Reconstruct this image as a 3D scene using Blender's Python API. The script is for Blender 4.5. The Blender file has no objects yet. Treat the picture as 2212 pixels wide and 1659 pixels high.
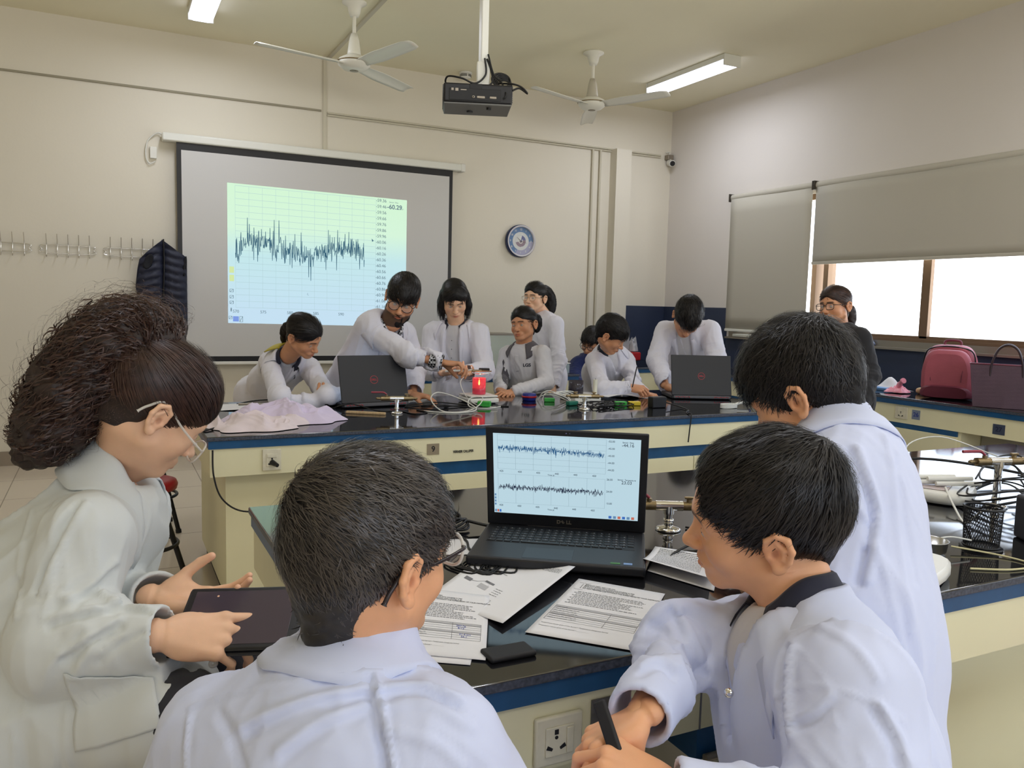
import bpy, bmesh, math, random
import numpy as np
from mathutils import Vector, Matrix, Euler
from mathutils.bvhtree import BVHTree
SC = bpy.context.scene
COL = SC.collection
PI = math.pi
random.seed(7)

# ------------------------------------------------------------------ camera
cam_d = bpy.data.cameras.new('camera'); cam = bpy.data.objects.new('camera', cam_d); COL.objects.link(cam)
cam_d.sensor_width = 36.0; cam_d.lens = 1762.0 / 2212.0 * 36.0; cam_d.clip_start = 0.05; cam_d.clip_end = 200
CR = [[0.895128, -0.020111, 0.445355], [-0.445072, -0.097754, 0.890143], [0.025634, -0.995007, -0.096453]]
cam.matrix_world = Matrix([[CR[0][0], -CR[0][1], -CR[0][2], 0.0], [CR[1][0], -CR[1][1], -CR[1][2], 0.0],
                           [CR[2][0], -CR[2][1], -CR[2][2], 1.32], [0, 0, 0, 1]])
SC.camera = cam
# ------------------------------------------------------------------ view + world
SC.view_settings.view_transform = 'Standard'; SC.view_settings.look = 'None'
SC.view_settings.exposure = 0.55; SC.view_settings.gamma = 1.0; SC.view_settings.use_curve_mapping = False
W = bpy.data.worlds.new('world'); SC.world = W; W.use_nodes = True
bgn = W.node_tree.nodes['Background']; bgn.inputs[0].default_value = (0.86, 0.93, 1.0, 1); bgn.inputs[1].default_value = 4.6
# sky above, sunlit pale ground below
_nt = W.node_tree; _tc = _nt.nodes.new('ShaderNodeTexCoord'); _sp = _nt.nodes.new('ShaderNodeSeparateXYZ'); _mr = _nt.nodes.new('ShaderNodeMapRange'); _mx = _nt.nodes.new('ShaderNodeMix'); _mx.data_type = 'RGBA'
_mr.inputs[1].default_value = -.08; _mr.inputs[2].default_value = .08; _mx.inputs[6].default_value = (6.6, 6.5, 6.0, 1); _mx.inputs[7].default_value = (2.3, 2.65, 3.2, 1)
_nt.links.new(_tc.outputs['Generated'], _sp.inputs[0]); _nt.links.new(_sp.outputs['Z'], _mr.inputs[0]); _nt.links.new(_mr.outputs[0], _mx.inputs[0]); _nt.links.new(_mx.outputs[2], bgn.inputs[0]); bgn.inputs[1].default_value = 1.0
SC.cycles.use_denoising = True
SC.cycles.max_bounces = 8; SC.cycles.diffuse_bounces = 5; SC.cycles.glossy_bounces = 4; SC.cycles.transmission_bounces = 6
SC.cycles.transparent_max_bounces = 8; SC.cycles.sample_clamp_indirect = 6.0; SC.cycles.caustics_reflective = False; SC.cycles.caustics_refractive = False
# daylight through the window openings of the right wall (sky portals at the panes)
XW = 5.42; YB = 7.2; ZC = 3.39; XL = -3.2; YF = -3.0
def window_portal(y0, y1, z0, z1):
    l = bpy.data.lights.new('window_daylight', 'AREA'); l.shape = 'RECTANGLE'; l.size = z1 - z0; l.size_y = y1 - y0
    l.cycles.is_portal = True
    o = bpy.data.objects.new('window_daylight', l); COL.objects.link(o)
    o.location = (XW + 0.16, (y0 + y1) / 2, (z0 + z1) / 2); o.rotation_euler = (0, PI / 2, 0)
window_portal(-2.6, 6.05, 1.15, 2.36)
l_ = bpy.data.lights.new('rear_window_daylight', 'AREA'); l_.shape = 'RECTANGLE'; l_.size = 5.0; l_.size_y = 1.1; l_.cycles.is_portal = True
o_ = bpy.data.objects.new('rear_window_daylight', l_); COL.objects.link(o_); o_.location = (1.5, YF - .16, 1.75); o_.rotation_euler = (-PI / 2, 0, PI)

# ------------------------------------------------------------------ materials
def srgb(r, g, b):
    f = lambda c: (c / 255 / 12.92) if c / 255 <= 0.04045 else ((c / 255 + 0.055) / 1.055) ** 2.4
    return (f(r), f(g), f(b), 1.0)
MATS = {}
def mat(name, col, rough=0.5, metal=0.0, emit=0.0, ecol=None, alpha=1.0, trans=0.0, ior=1.45, coat=0.0, sheen=0.0, sss=0.0,
        noise=0.0, nscale=20.0, bump=0.0, bscale=60.0, spec=0.5, stretch=None):
    if name in MATS: return MATS[name]
    m = bpy.data.materials.new(name); m.use_nodes = True; nt = m.node_tree; p = nt.nodes['Principled BSDF']
    p.inputs['Base Color'].default_value = col; p.inputs['Roughness'].default_value = rough; p.inputs['Metallic'].default_value = metal
    p.inputs['IOR'].default_value = ior; p.inputs['Specular IOR Level'].default_value = spec
    p.inputs['Alpha'].default_value = alpha; p.inputs['Transmission Weight'].default_value = trans
    p.inputs['Coat Weight'].default_value = coat; p.inputs['Sheen Weight'].default_value = sheen
    if sss: p.inputs['Subsurface Weight'].default_value = sss; p.inputs['Subsurface Radius'].default_value = (1.0, 0.35, 0.2); p.inputs['Subsurface Scale'].default_value = 0.006
    if emit: p.inputs['Emission Color'].default_value = ecol or col; p.inputs['Emission Strength'].default_value = emit
    if noise or bump:
        tc = nt.nodes.new('ShaderNodeTexCoord'); src = tc.outputs['Object']
        if stretch:
            mp = nt.nodes.new('ShaderNodeMapping'); mp.inputs['Scale'].default_value = stretch
            nt.links.new(src, mp.inputs[0]); src = mp.outputs[0]
    if noise:
        n = nt.nodes.new('ShaderNodeTexNoise'); n.inputs['Scale'].default_value = nscale; n.inputs['Detail'].default_value = 5
        nt.links.new(src, n.inputs['Vector'])
        r = nt.nodes.new('ShaderNodeValToRGB')
        r.color_ramp.elements[0].position = 0.3; r.color_ramp.elements[1].position = 0.7
        r.color_ramp.elements[0].color = tuple(c * (1 - noise) for c in col[:3]) + (1,)
        r.color_ramp.elements[1].color = tuple(min(1, c * (1 + noise)) for c in col[:3]) + (1,)
        nt.links.new(n.outputs[0], r.inputs[0]); nt.links.new(r.outputs[0], p.inputs['Base Color'])
    if bump:
        n = nt.nodes.new('ShaderNodeTexNoise'); n.inputs['Scale'].default_value = bscale; n.inputs['Detail'].default_value = 4
        b = nt.nodes.new('ShaderNodeBump'); b.inputs['Strength'].default_value = bump; b.inputs['Distance'].default_value = 0.004
        nt.links.new(src, n.inputs['Vector']); nt.links.new(n.outputs[0], b.inputs['Height']); nt.links.new(b.outputs[0], p.inputs['Normal'])
    MATS[name] = m
    return m
M_wall = mat('wall_paint', srgb(221, 215, 201), 0.85, bump=0.15, bscale=40, noise=0.02, nscale=1.2)
M_wallr = mat('right_wall_paint', srgb(216, 210, 204), 0.85, bump=0.15, bscale=40, noise=0.02, nscale=1.2)
M_ceil = mat('ceiling_paint', srgb(240, 234, 208), 0.85, bump=0.1, bscale=30, noise=0.03, nscale=0.8)
M_cream = mat('cream_laminate', srgb(226, 221, 186), 0.42, noise=0.03, nscale=3)
M_blue = mat('blue_trim', srgb(30, 78, 122), 0.3, noise=0.15, nscale=12)
M_blued = mat('dark_blue_board', srgb(44, 54, 78), 0.5, noise=0.1, nscale=3)
M_white = mat('white_plastic', srgb(226, 225, 218), 0.35)
M_whitep = mat('white_paint_metal', srgb(224, 224, 216), 0.3)
M_black = mat('black_plastic', srgb(20, 20, 24), 0.4)
M_blackm = mat('black_powder_metal', srgb(16, 16, 18), 0.38, noise=0.2, nscale=30)
M_dark = mat('dark_rubber', srgb(26, 26, 30), 0.6)
M_chrome = mat('chrome', (0.75, 0.74, 0.72, 1), 0.12, metal=1.0)
M_brass = mat('aged_brass', srgb(150, 132, 100), 0.35, metal=0.9, noise=0.2, nscale=60)
M_alu = mat('brushed_aluminium', srgb(150, 142, 130), 0.4, metal=0.7)
M_gold = mat('bronze_window_frame', srgb(120, 96, 74), 0.45, metal=0.3)
M_screenw = mat('matt_screen_white', srgb(205, 204, 203), 0.9)
M_blind = mat('blind_fabric', srgb(186, 181, 168), 0.9, bump=0.1, bscale=400)
M_ink = mat('black_ink', srgb(24, 24, 28), 0.7)
M_greyink = mat('grey_ink', srgb(120, 120, 125), 0.7)
M_cord = mat('black_cable', srgb(14, 14, 15), 0.45)
M_wcord = mat('white_cable', srgb(222, 222, 216), 0.4)
M_red = mat('red_plastic', srgb(168, 24, 34), 0.35)
M_bluep = mat('blue_plastic', srgb(24, 40, 130), 0.35)
M_green = mat('green_plastic', srgb(60, 170, 70), 0.4)
M_yellow = mat('yellow_plastic', srgb(224, 196, 50), 0.4)
M_wood = mat('pale_wood', srgb(196, 168, 128), 0.6, noise=0.15, nscale=30, stretch=(1, 8, 1))
M_paper = mat('white_paper', srgb(226, 226, 230), 0.8)
M_glasslens = mat('spectacle_lens', (1, 1, 1, 1), 0.02, trans=1.0, ior=1.15)
M_clearpl = mat('clear_plastic_frame', srgb(226, 220, 210), 0.1, alpha=0.62, spec=.8)
def tile_mat():
    m = bpy.data.materials.new('polished_floor_tile'); m.use_nodes = True; nt = m.node_tree; p = nt.nodes['Principled BSDF']
    tc = nt.nodes.new('ShaderNodeTexCoord'); br = nt.nodes.new('ShaderNodeTexBrick'); nz = nt.nodes.new('ShaderNodeTexNoise')
    br.offset = 0.0; br.inputs['Scale'].default_value = 1.0; br.inputs['Brick Width'].default_value = 0.6; br.inputs['Row Height'].default_value = 0.6
    br.inputs['Mortar Size'].default_value = 0.003
    br.inputs['Color1'].default_value = srgb(220, 208, 192); br.inputs['Color2'].default_value = srgb(214, 202, 186); br.inputs['Mortar'].default_value = srgb(140, 130, 118)
    nt.links.new(tc.outputs['Object'], br.inputs['Vector']); nt.links.new(br.outputs['Color'], p.inputs['Base Color'])
    p.inputs['Roughness'].default_value = 0.12
    return m
M_tile = tile_mat()
def granite():
    m = bpy.data.materials.new('black_granite'); m.use_nodes = True; nt = m.node_tree; p = nt.nodes['Principled BSDF']
    tc = nt.nodes.new('ShaderNodeTexCoord'); v = nt.nodes.new('ShaderNodeTexVoronoi'); v.inputs['Scale'].default_value = 260
    r = nt.nodes.new('ShaderNodeValToRGB'); r.color_ramp.elements[0].position = 0.0; r.color_ramp.elements[0].color = srgb(70, 72, 78)
    r.color_ramp.elements[1].position = 0.16; r.color_ramp.elements[1].color = srgb(20, 20, 23)
    nt.links.new(tc.outputs['Object'], v.inputs['Vector']); nt.links.new(v.outputs['Distance'], r.inputs[0]); nt.links.new(r.outputs[0], p.inputs['Base Color'])
    n = nt.nodes.new('ShaderNodeTexNoise'); n.inputs['Scale'].default_value = 5; n.inputs['Detail'].default_value = 6
    r2 = nt.nodes.new('ShaderNodeMapRange'); r2.inputs[3].default_value = 0.03; r2.inputs[4].default_value = 0.1
    nt.links.new(tc.outputs['Object'], n.inputs['Vector']); nt.links.new(n.outputs[0], r2.inputs[0]); nt.links.new(r2.outputs[0], p.inputs['Roughness'])
    p.inputs['Specular IOR Level'].default_value = 0.9; p.inputs['IOR'].default_value = 1.6
    return m
M_granite = granite()
M_granedge = mat('worn_granite_edge', srgb(66, 71, 84), 0.4, noise=0.55, nscale=140)

# ------------------------------------------------------------------ objects, names, labels
def put(o, parent=None, label=None, cat=None, group=None, kind=None):
    if parent is not None: o.parent = parent
    if label: o['label'] = label
    if cat: o['category'] = cat
    if group: o['group'] = group
    if kind: o['kind'] = kind
    return o
def empty(name, loc=(0, 0, 0), rz=0.0, label=None, cat=None, group=None, kind=None):
    o = bpy.data.objects.new(name, None); COL.objects.link(o); o.empty_display_size = 0.05
    o.location = loc; o.rotation_euler = (0, 0, rz)
    return put(o, None, label, cat, group, kind)
def copy_tree(o, parent=None):
    c = o.copy(); COL.objects.link(c)
    if parent is not None: c.parent = parent
    for ch in [x for x in bpy.data.objects if x.parent == o]: copy_tree(ch, c)
    return c
class MB:
    """collects shapes and links them as one mesh object"""
    def __init__(s): s.v = []; s.f = []; s.mi = []; s.sm = []
    def add(s, vs, fs, mi=0, smooth=False):
        o = len(s.v); s.v += [tuple(v) for v in vs]; s.f += [tuple(i + o for i in f) for f in fs]
        s.mi += [mi] * len(fs); s.sm += [smooth] * len(fs); return s
    def box(s, x0, x1, y0, y1, z0, z1, mi=0, m=None):
        vs = [Vector((x, y, z)) for z in (z0, z1) for y in (y0, y1) for x in (x0, x1)]
        if m is not None: vs = [m @ v for v in vs]
        return s.add(vs, [(0, 2, 3, 1), (4, 5, 7, 6), (0, 1, 5, 4), (2, 6, 7, 3), (0, 4, 6, 2), (1, 3, 7, 5)], mi)
    def rbox(s, x0, x1, y0, y1, z0, z1, r=0.004, mi=0, m=None, seg=2):
        bm = bmesh.new(); bmesh.ops.create_cube(bm, size=1)
        for v in bm.verts: v.co = Vector(((x0 + x1) / 2 + v.co.x * (x1 - x0), (y0 + y1) / 2 + v.co.y * (y1 - y0), (z0 + z1) / 2 + v.co.z * (z1 - z0)))
        bmesh.ops.bevel(bm, geom=bm.edges[:], offset=r, segments=seg, affect='EDGES', profile=0.5)
        bm.verts.index_update(); bm.normal_update(); vs = [v.co.copy() for v in bm.verts]; fs = [[v.index for v in f.verts] for f in bm.faces]; fl = [max(abs(c) for c in f.normal) < .999 for f in bm.faces]; bm.free()
        if m is not None: vs = [m @ v for v in vs]
        s.add(vs, fs, mi, True); s.sm[-len(fl):] = fl; return s
    def cyl(s, a, b, r0, r1=None, n=16, mi=0, caps=True, smooth=True):
        r1 = r0 if r1 is None else r1; a = Vector(a); b = Vector(b); d = (b - a).normalized()
        u = d.orthogonal().normalized(); w = d.cross(u)
        vs = [a + (u * math.cos(2 * PI * k / n) + w * math.sin(2 * PI * k / n)) * r0 for k in range(n)] + [b + (u * math.cos(2 * PI * k / n) + w * math.sin(2 * PI * k / n)) * r1 for k in range(n)]
        s.add(vs, [(k, (k + 1) % n, n + (k + 1) % n, n + k) for k in range(n)], mi, smooth)
        if caps: s.add(vs[:n], [tuple(range(n))[::-1]], mi); s.add(vs[n:], [tuple(range(n))], mi)
        return s
    def tube(s, pts, r, n=8, mi=0, closed=False, smooth=True, caps=True):
        pts = [Vector(p) for p in pts]; N = len(pts); rs = r if isinstance(r, (list, tuple)) else [r] * N
        vs = []; u = None
        for i, p in enumerate(pts):
            if closed: t = (pts[(i + 1) % N] - pts[i - 1]).normalized()
            else: t = (pts[min(i + 1, N - 1)] - pts[max(i - 1, 0)]).normalized()
            if u is None: u = t.orthogonal().normalized()
            else:
                u = u - t * u.dot(t); u = u.normalized() if u.length > 1e-6 else t.orthogonal().normalized()
            w = t.cross(u)
            vs += [p + (u * math.cos(2 * PI * k / n) + w * math.sin(2 * PI * k / n)) * rs[i] for k in range(n)]
        fs = []
        for i in range(N if closed else N - 1):
            j = (i + 1) % N
            fs += [(i * n + k, i * n + (k + 1) % n, j * n + (k + 1) % n, j * n + k) for k in range(n)]
        s.add(vs, fs, mi, smooth)
        if not closed and caps: s.add(vs[:n], [tuple(range(n))[::-1]], mi); s.add(vs[-n:], [tuple(range(n))], mi)
        return s
    def lathe(s, prof, n=24, m=None, mi=0, smooth=True):
        vs = []; N = len(prof)
        for r, z in prof:
            for k in range(n):
                v = Vector((r * math.cos(2 * PI * k / n), r * math.sin(2 * PI * k / n), z)); vs.append(m @ v if m is not None else v)
        return s.add(vs, [(i * n + k, i * n + (k + 1) % n, (i + 1) * n + (k + 1) % n, (i + 1) * n + k) for i in range(N - 1) for k in range(n)], mi, smooth)
    def prism(s, poly, z0, z1, m=None, mi=0):
        n = len(poly); vs = [Vector((x, y, z0)) for x, y in poly] + [Vector((x, y, z1)) for x, y in poly]
        if m is not None: vs = [m @ v for v in vs]
        return s.add(vs, [tuple(range(n))[::-1], tuple(range(n, 2 * n))] + [(k, (k + 1) % n, n + (k + 1) % n, n + k) for k in range(n)], mi)
    def sheet(s, P, nu, nv, mi=0, smooth=True):
        return s.add(P, [(i * nv + j, i * nv + j + 1, (i + 1) * nv + j + 1, (i + 1) * nv + j) for i in range(nu - 1) for j in range(nv - 1)], mi, smooth)
    def build(s, name, mats, parent=None, **kw):
        me = bpy.data.meshes.new(name); me.from_pydata(s.v, [], s.f)
        for m in (mats if isinstance(mats, (list, tuple)) else [mats]): me.materials.append(m)
        me.polygons.foreach_set('material_index', s.mi); me.polygons.foreach_set('use_smooth', s.sm); me.update()
        o = bpy.data.objects.new(name, me); COL.objects.link(o)
        return put(o, parent, **kw)
def solid(o, t, off=0.0):
    md = o.modifiers.new('thickness', 'SOLIDIFY'); md.thickness = t; md.offset = off; return o
def spline(pts, k=8, closed=False):
    P = [Vector(p) for p in pts]; n = len(P); out = []
    rng = range(n if closed else n - 1)
    for i in rng:
        if closed: a, b, c, d = P[i - 1], P[i], P[(i + 1) % n], P[(i + 2) % n]
        else: a, b, c, d = P[max(i - 1, 0)], P[i], P[i + 1], P[min(i + 2, n - 1)]
        for j in range(k):
            t = j / k
            out.append(0.5 * ((2 * b) + (c - a) * t + (2 * a - 5 * b + 4 * c - d) * t * t + (3 * b - a - 3 * c + d) * t ** 3))
    if not closed: out.append(P[-1])
    return out
def textmesh(body, size, extrude=0.0004, bold=0.0, align='CENTER'):
    cu = bpy.data.curves.new('text', 'FONT'); cu.body = body; cu.size = size; cu.align_x = align; cu.align_y = 'CENTER'; cu.extrude = extrude; cu.offset = bold
    o = bpy.data.objects.new('text', cu); COL.objects.link(o)
    dg = bpy.context.evaluated_depsgraph_get(); me = bpy.data.meshes.new_from_object(o.evaluated_get(dg))
    bpy.data.objects.remove(o); bpy.data.curves.remove(cu)
    return [tuple(v.co) for v in me.vertices], [tuple(p.vertices) for p in me.polygons]
def mtx(o, x, y, z=None):
    """matrix with origin o, axes x, y (and z = x cross y)"""
    x = Vector(x).normalized(); y = Vector(y).normalized(); z = x.cross(y) if z is None else Vector(z)
    return Matrix(((x.x, y.x, z.x, o[0]), (x.y, y.y, z.y, o[1]), (x.z, y.z, z.z, o[2]), (0, 0, 0, 1)))
def addtext(mb, body, size, m, mi=0, bold=0.0, sx=1.0, align='CENTER'):
    vs, fs = textmesh(body, size, bold=bold, align=align)
    return mb.add([m @ Vector((v[0] * sx, v[1], v[2])) for v in vs], fs, mi)

# ================================================================== the setting
def struct(name, mb, m): return mb.build(name, m, kind='structure')
struct('floor', MB().box(XL - .2, XW + .3, YF - .2, YB + .2, -0.1, 0.0), M_tile)
struct('ceiling', MB().box(XL - .2, XW + .3, YF - .2, YB + .2, ZC, ZC + 0.12), M_ceil)
struct('wall_back', MB().box(XL - .2, XW + .3, YB, YB + .15, 0, ZC), M_wall)
struct('wall_left', MB().box(XL - .15, XL, YF, YB, 0, ZC), M_wall)
struct('wall_front', MB().box(XL - .2, XW + .3, YF - .15, YF, 0, 1.2).box(XL - .2, XW + .3, YF - .15, YF, 2.3, ZC).box(XL - .2, -1.0, YF - .15, YF, 1.2, 2.3).box(4.0, XW + .3, YF - .15, YF, 1.2, 2.3), M_wall)
fw5 = MB(); fw5.box(-1.0, 4.0, YF - .1, YF - .04, 1.2, 1.26).box(-1.0, 4.0, YF - .1, YF - .04, 2.24, 2.3)
for xx in (-1.0, .65, 2.3, 3.94): fw5.box(xx, xx + .06, YF - .1, YF - .04, 1.26, 2.24)
fw5.build('window_5', M_gold, kind='structure')
# right wall with one long window opening
w = MB(); WY0, WY1, WZ0, WZ1 = -2.6, 6.08, 1.12, 2.33
w.box(XW, XW + .25, YF, YB, 0, WZ0).box(XW, XW + .25, YF, YB, WZ1, ZC).box(XW, XW + .25, YF, WY0, WZ0, WZ1).box(XW, XW + .25, WY1, YB, WZ0, WZ1)
struct('wall_right', w, M_wallr)
# window frames: sliding aluminium windows
def window(n, y0, y1, mull):
    root = empty('window_%d' % n, (XW, (y0 + y1) / 2, WZ0), kind='structure')
    def P(mb, name, m):
        o = mb.build(name, m); o.parent = root; o.matrix_parent_inverse = Matrix.Translation(-root.location); return o
    f = MB(); a, b = XW + .03, XW + .12
    f.box(a, b, y0, y1, WZ0, WZ0 + .045).box(a, b, y0, y1, WZ1 - .05, WZ1).box(a, b, y0, y0 + .05, WZ0, WZ1).box(a, b, y1 - .05, y1, WZ0, WZ1)
    f.box(a - .025, b, y0, y1, WZ0 - .0, WZ0 + .022)
    P(f, 'window_frame', M_gold)
    for my in mull:
        P(MB().box(a, a + .035, my - .05, my + .012, WZ0 + .03, WZ1 - .04).box(a + .04, b, my - .01, my + .05, WZ0 + .03, WZ1 - .04), 'mullion', M_gold)
    P(MB().box(XW + .075, XW + .079, y0 + .04, y1 - .04, WZ0 + .04, WZ1 - .04), 'glass', M_wglass)
M_wglass = mat('window_glass', (1, 1, 1, 1), 0.02, alpha=0.06, spec=0.5)
window(1, 5.14, 6.08, []); window(2, 2.9, 5.06, [4.1]); window(3, 0.55, 2.86, [1.7]); window(4, -2.6, 0.5, [-1.0])
# sill ledge under the windows and the dark blue splash boards
struct('trim_1', MB().box(XW - .06, XW + .02, YF + .3, 6.15, 1.055, 1.072).box(XW - .012, XW + .01, YF + .3, 6.15, 1.07, 1.12), M_alu)
struct('trim_2', MB().box(XW - .022, XW - .001, YF + .3, 6.18, 0.77, 1.055), M_blued)
struct('trim_3', MB().box(XW - .024, XW - .001, 6.19, YB - .024, 0.77, 1.345).box(4.76, XW - .001, YB - .024, YB - .001, 0.77, 1.345), M_blued)
struct('baseboard_back', MB().box(XL, XW, YB - .012, YB - .001, 0, 0.11), mat('skirting_tile', srgb(150, 138, 124), 0.3))
# wall grooves, pipe boxing and beam line on the back wall
struct('trim_4', MB().box(XL, 1.70, YB - .014, YB - .001, 2.93, 2.945), mat('shadow_groove_paint', srgb(150, 144, 126), 0.8))
struct('trim_5', MB().box(4.66, 4.84, YB - .12, YB - .001, 0, 2.92), M_wall)   # pipe boxing
# ---- surface conduits
def part(mb, name, m, root, **k):
    o = mb.build(name, m, None, **k); o.parent = root
    if root.type == 'EMPTY' or True: o.matrix_parent_inverse = root.matrix_basis.inverted()
    return o
M_cond = mat('conduit_pvc', srgb(200, 194, 176), 0.5)
c = MB().box(1.715, 1.745, YB - .014, YB - .001, 2.60, ZC)
c.build('ceiling_cable_trunking', M_cond, label='flat cream cable trunking running up the back wall above the projector screen roller', cat='cable trunking')
MB().box(1.745, 1.775, 5.0, YB - .02, ZC - .018, ZC - .001).build('ceiling_cable_trunking', M_cond, label='flat grey trunking crossing the ceiling behind the fan nearest the screen', cat='cable trunking')
c = MB()
for z in (2.925, 2.905): c.tube([(1.75, YB - .012, z), (5.28, YB - .012, z)], .008, 8)
c.build('wall_conduit', M_cond, label='pair of thin horizontal conduits high on the back wall ending at the security camera', cat='conduit')
for x, lb in ((4.44, 'vertical conduit pipe on the back wall, the one farther from the boxed column'), (4.53, 'vertical conduit pipe on the back wall right beside the boxed column')):
    MB().tube([(x, YB - .018, 0.0), (x, YB - .018, 2.90)], .012, 8).build('wall_conduit', M_cond, label=lb, cat='conduit', group='vertical conduits by the boxed column')

# ---- ceiling lights
M_diff = mat('light_diffuser', (1, 1, 1, 1), 0.4, emit=2.2, ecol=(0.78, 0.80, 1.0, 1))
def ceiling_light(x, y0, y1, label, P=10.0):
    r = empty('ceiling_light', (x, (y0 + y1) / 2, ZC), label=label, cat='ceiling light', group='fluorescent lights on the ceiling')
    part(MB().rbox(x - .085, x + .085, y0, y1, ZC - .045, ZC - .001, .004), 'housing', M_whitep, r)
    part(MB().rbox(x - .088, x + .088, y0 - .012, y0, ZC - .092, ZC - .001, .003), 'end_cap', M_whitep, r)
    part(MB().rbox(x - .088, x + .088, y1, y1 + .012, ZC - .092, ZC - .001, .003), 'end_cap', M_whitep, r)
    d = MB(); n = 12
    prof = [(-.08, ZC - .045), (-.078, ZC - .082), (-.05, ZC - .092), (.05, ZC - .092), (.078, ZC - .082), (.08, ZC - .045)]
    for k in range(len(prof) - 1):
        (a, za), (b, zb) = prof[k], prof[k + 1]
        d.add([(x + a, y0, za), (x + b, y0, zb), (x + b, y1, zb), (x + a, y1, za)], [(0, 1, 2, 3)])
    part(d, 'diffuser', M_diff, r)
    l = bpy.data.lights.new('tube_light', 'AREA'); l.shape = 'RECTANGLE'; l.size = .15; l.size_y = y1 - y0; l.energy = P; l.color = (0.86, 0.90, 1.0)
    o = bpy.data.objects.new('tube_light', l); COL.objects.link(o); o.location = (0, 0, -.105); o.parent = r
ceiling_light(4.61, 5.37, 6.42, 'lit ceiling tube light near the right wall, beyond the right fan')
ceiling_light(.665, 5.42, 6.50, 'lit ceiling tube light at the top edge, left of the fans')
for x in (.665, 2.6, 4.61):
    for y in (1.9, -1.0):
        ceiling_light(x, y - .5, y + .5, 'lit ceiling tube light %s, %s' % ({.665: 'in the left column', 2.6: 'in the middle column', 4.61: 'along the window wall'}[x], 'over the aisle' if y > 0 else 'at the rear'), 8.0)

# ---- ceiling fans
M_fanw = mat('fan_enamel', srgb(232, 230, 220), 0.3)
def fan(x, y, zm, blade_deg, label, dirty):
    r = empty('ceiling_fan', (x, y, ZC), label=label, cat='ceiling fan', group='ceiling fans')
    T = Matrix.Translation((x, y, 0))
    part(MB().lathe([(.001, ZC - .001), (.085, ZC - .001), (.085, ZC - .012), (.05, ZC - .03), (.04, ZC - .075), (.03, ZC - .1), (.001, ZC - .1)], 28, T), 'canopy', M_fanw, r)
    part(MB().cyl((x, y, ZC - .09), (x, y, zm + .13), .013, n=14), 'rod', M_fanw, r)
    part(MB().lathe([(.001, zm + .2), (.022, zm + .2), (.034, zm + .16), (.045, zm + .08), (.05, zm + .045), (.001, zm + .04)], 24, T), 'lower_canopy', mat('dusty_enamel', srgb(196, 190, 176), 0.5) if dirty else M_fanw, r)
    part(MB().lathe([(.001, zm + .05), (.06, zm + .05), (.105, zm + .025), (.115, zm), (.11, zm - .015), (.08, zm - .04), (.035, zm - .05), (.001, zm - .05)], 36, T), 'motor', M_fanw, r)
    part(MB().tube([(x + .1165 * math.cos(a), y + .1165 * math.sin(a), zm + .006) for a in np.linspace(0, 2 * PI, 41)[:-1]], .004, 6, closed=True), 'rim_band', M_brass, r)
    part(MB().lathe([(.001, zm - .052), (.03, zm - .052), (.03, zm - .049)], 20, T), 'badge', M_alu, r)
    for bd in blade_deg:
        R = T @ Matrix.Rotation(math.radians(bd), 4, 'Z'); P = []; nu, nv = 14, 7
        for i in range(nu):
            u = i / (nu - 1); X = .10 + u * .60; hw = .045 + .022 * min(1, u * 3) - .008 * u
            if i == nu - 1: hw *= .8
            for j in range(nv):
                v = j / (nv - 1) * 2 - 1
                P.append(R @ Vector((X, v * hw, zm - .002 + v * hw * math.tan(math.radians(-13)) * (1 - .3 * u) - .012 * v * v)))
        b = part(MB().sheet(P, nu, nv), 'blade', M_fanw, r); solid(b, .003)
fan(1.60, 5.80, 2.975, (192, 286, 38), 'white ceiling fan with a blade lit pale green, closer to the projector screen', False)
fan(3.62, 5.90, 2.98, (200, -66, 62), 'white ceiling fan right of the projector with a dusty motor collar', True)

# ---- smoke detector
r = empty('smoke_detector', (2.95, 6.99, ZC), label='round white smoke detector on the ceiling above the projector', cat='smoke detector')
T = Matrix.Translation((2.95, 6.99, 0))
part(MB().lathe([(.001, ZC - .001), (.06, ZC - .001), (.06, ZC - .012), (.001, ZC - .012)], 24, T), 'base', M_white, r)
part(MB().lathe([(.001, ZC - .012), (.042, ZC - .012), (.05, ZC - .03), (.046, ZC - .048), (.02, ZC - .056), (.001, ZC - .056)], 24, T), 'body', M_white, r)
sl = MB()
for z in (.026, .037):
    for q in range(4):
        A = np.linspace(q * PI / 2 + .12, (q + 1) * PI / 2 - .12, 7); sl.tube([(2.95 + .0495 * math.cos(a), 6.99 + .0495 * math.sin(a), ZC - z) for a in A], .0035, 5)
part(sl, 'vent_slot', M_black, r)

# ---- security camera
r = empty('security_camera', (5.37, 7.18, 2.9), label='small white security camera in the corner of back and right wall', cat='security camera')
part(MB().rbox(5.335, 5.405, 7.13, 7.199, 2.885, 2.935, .006), 'bracket', M_alu, r)
part(MB().cyl((5.37, 7.15, 2.89), (5.36, 7.12, 2.865), .012), 'arm', M_white, r)
part(MB().cyl((5.375, 7.16, 2.858), (5.345, 7.07, 2.835), .034, n=20), 'body', M_white, r)
part(MB().cyl((5.345, 7.071, 2.8352), (5.342, 7.06, 2.832), .026, n=20), 'lens', M_black, r)
part(MB().tube(spline([(5.37, 7.17, 2.93), (5.39, 7.185, 2.97), (5.345, 7.185, 2.96)]), .006, 6), 'cable', M_wcord, r)

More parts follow.
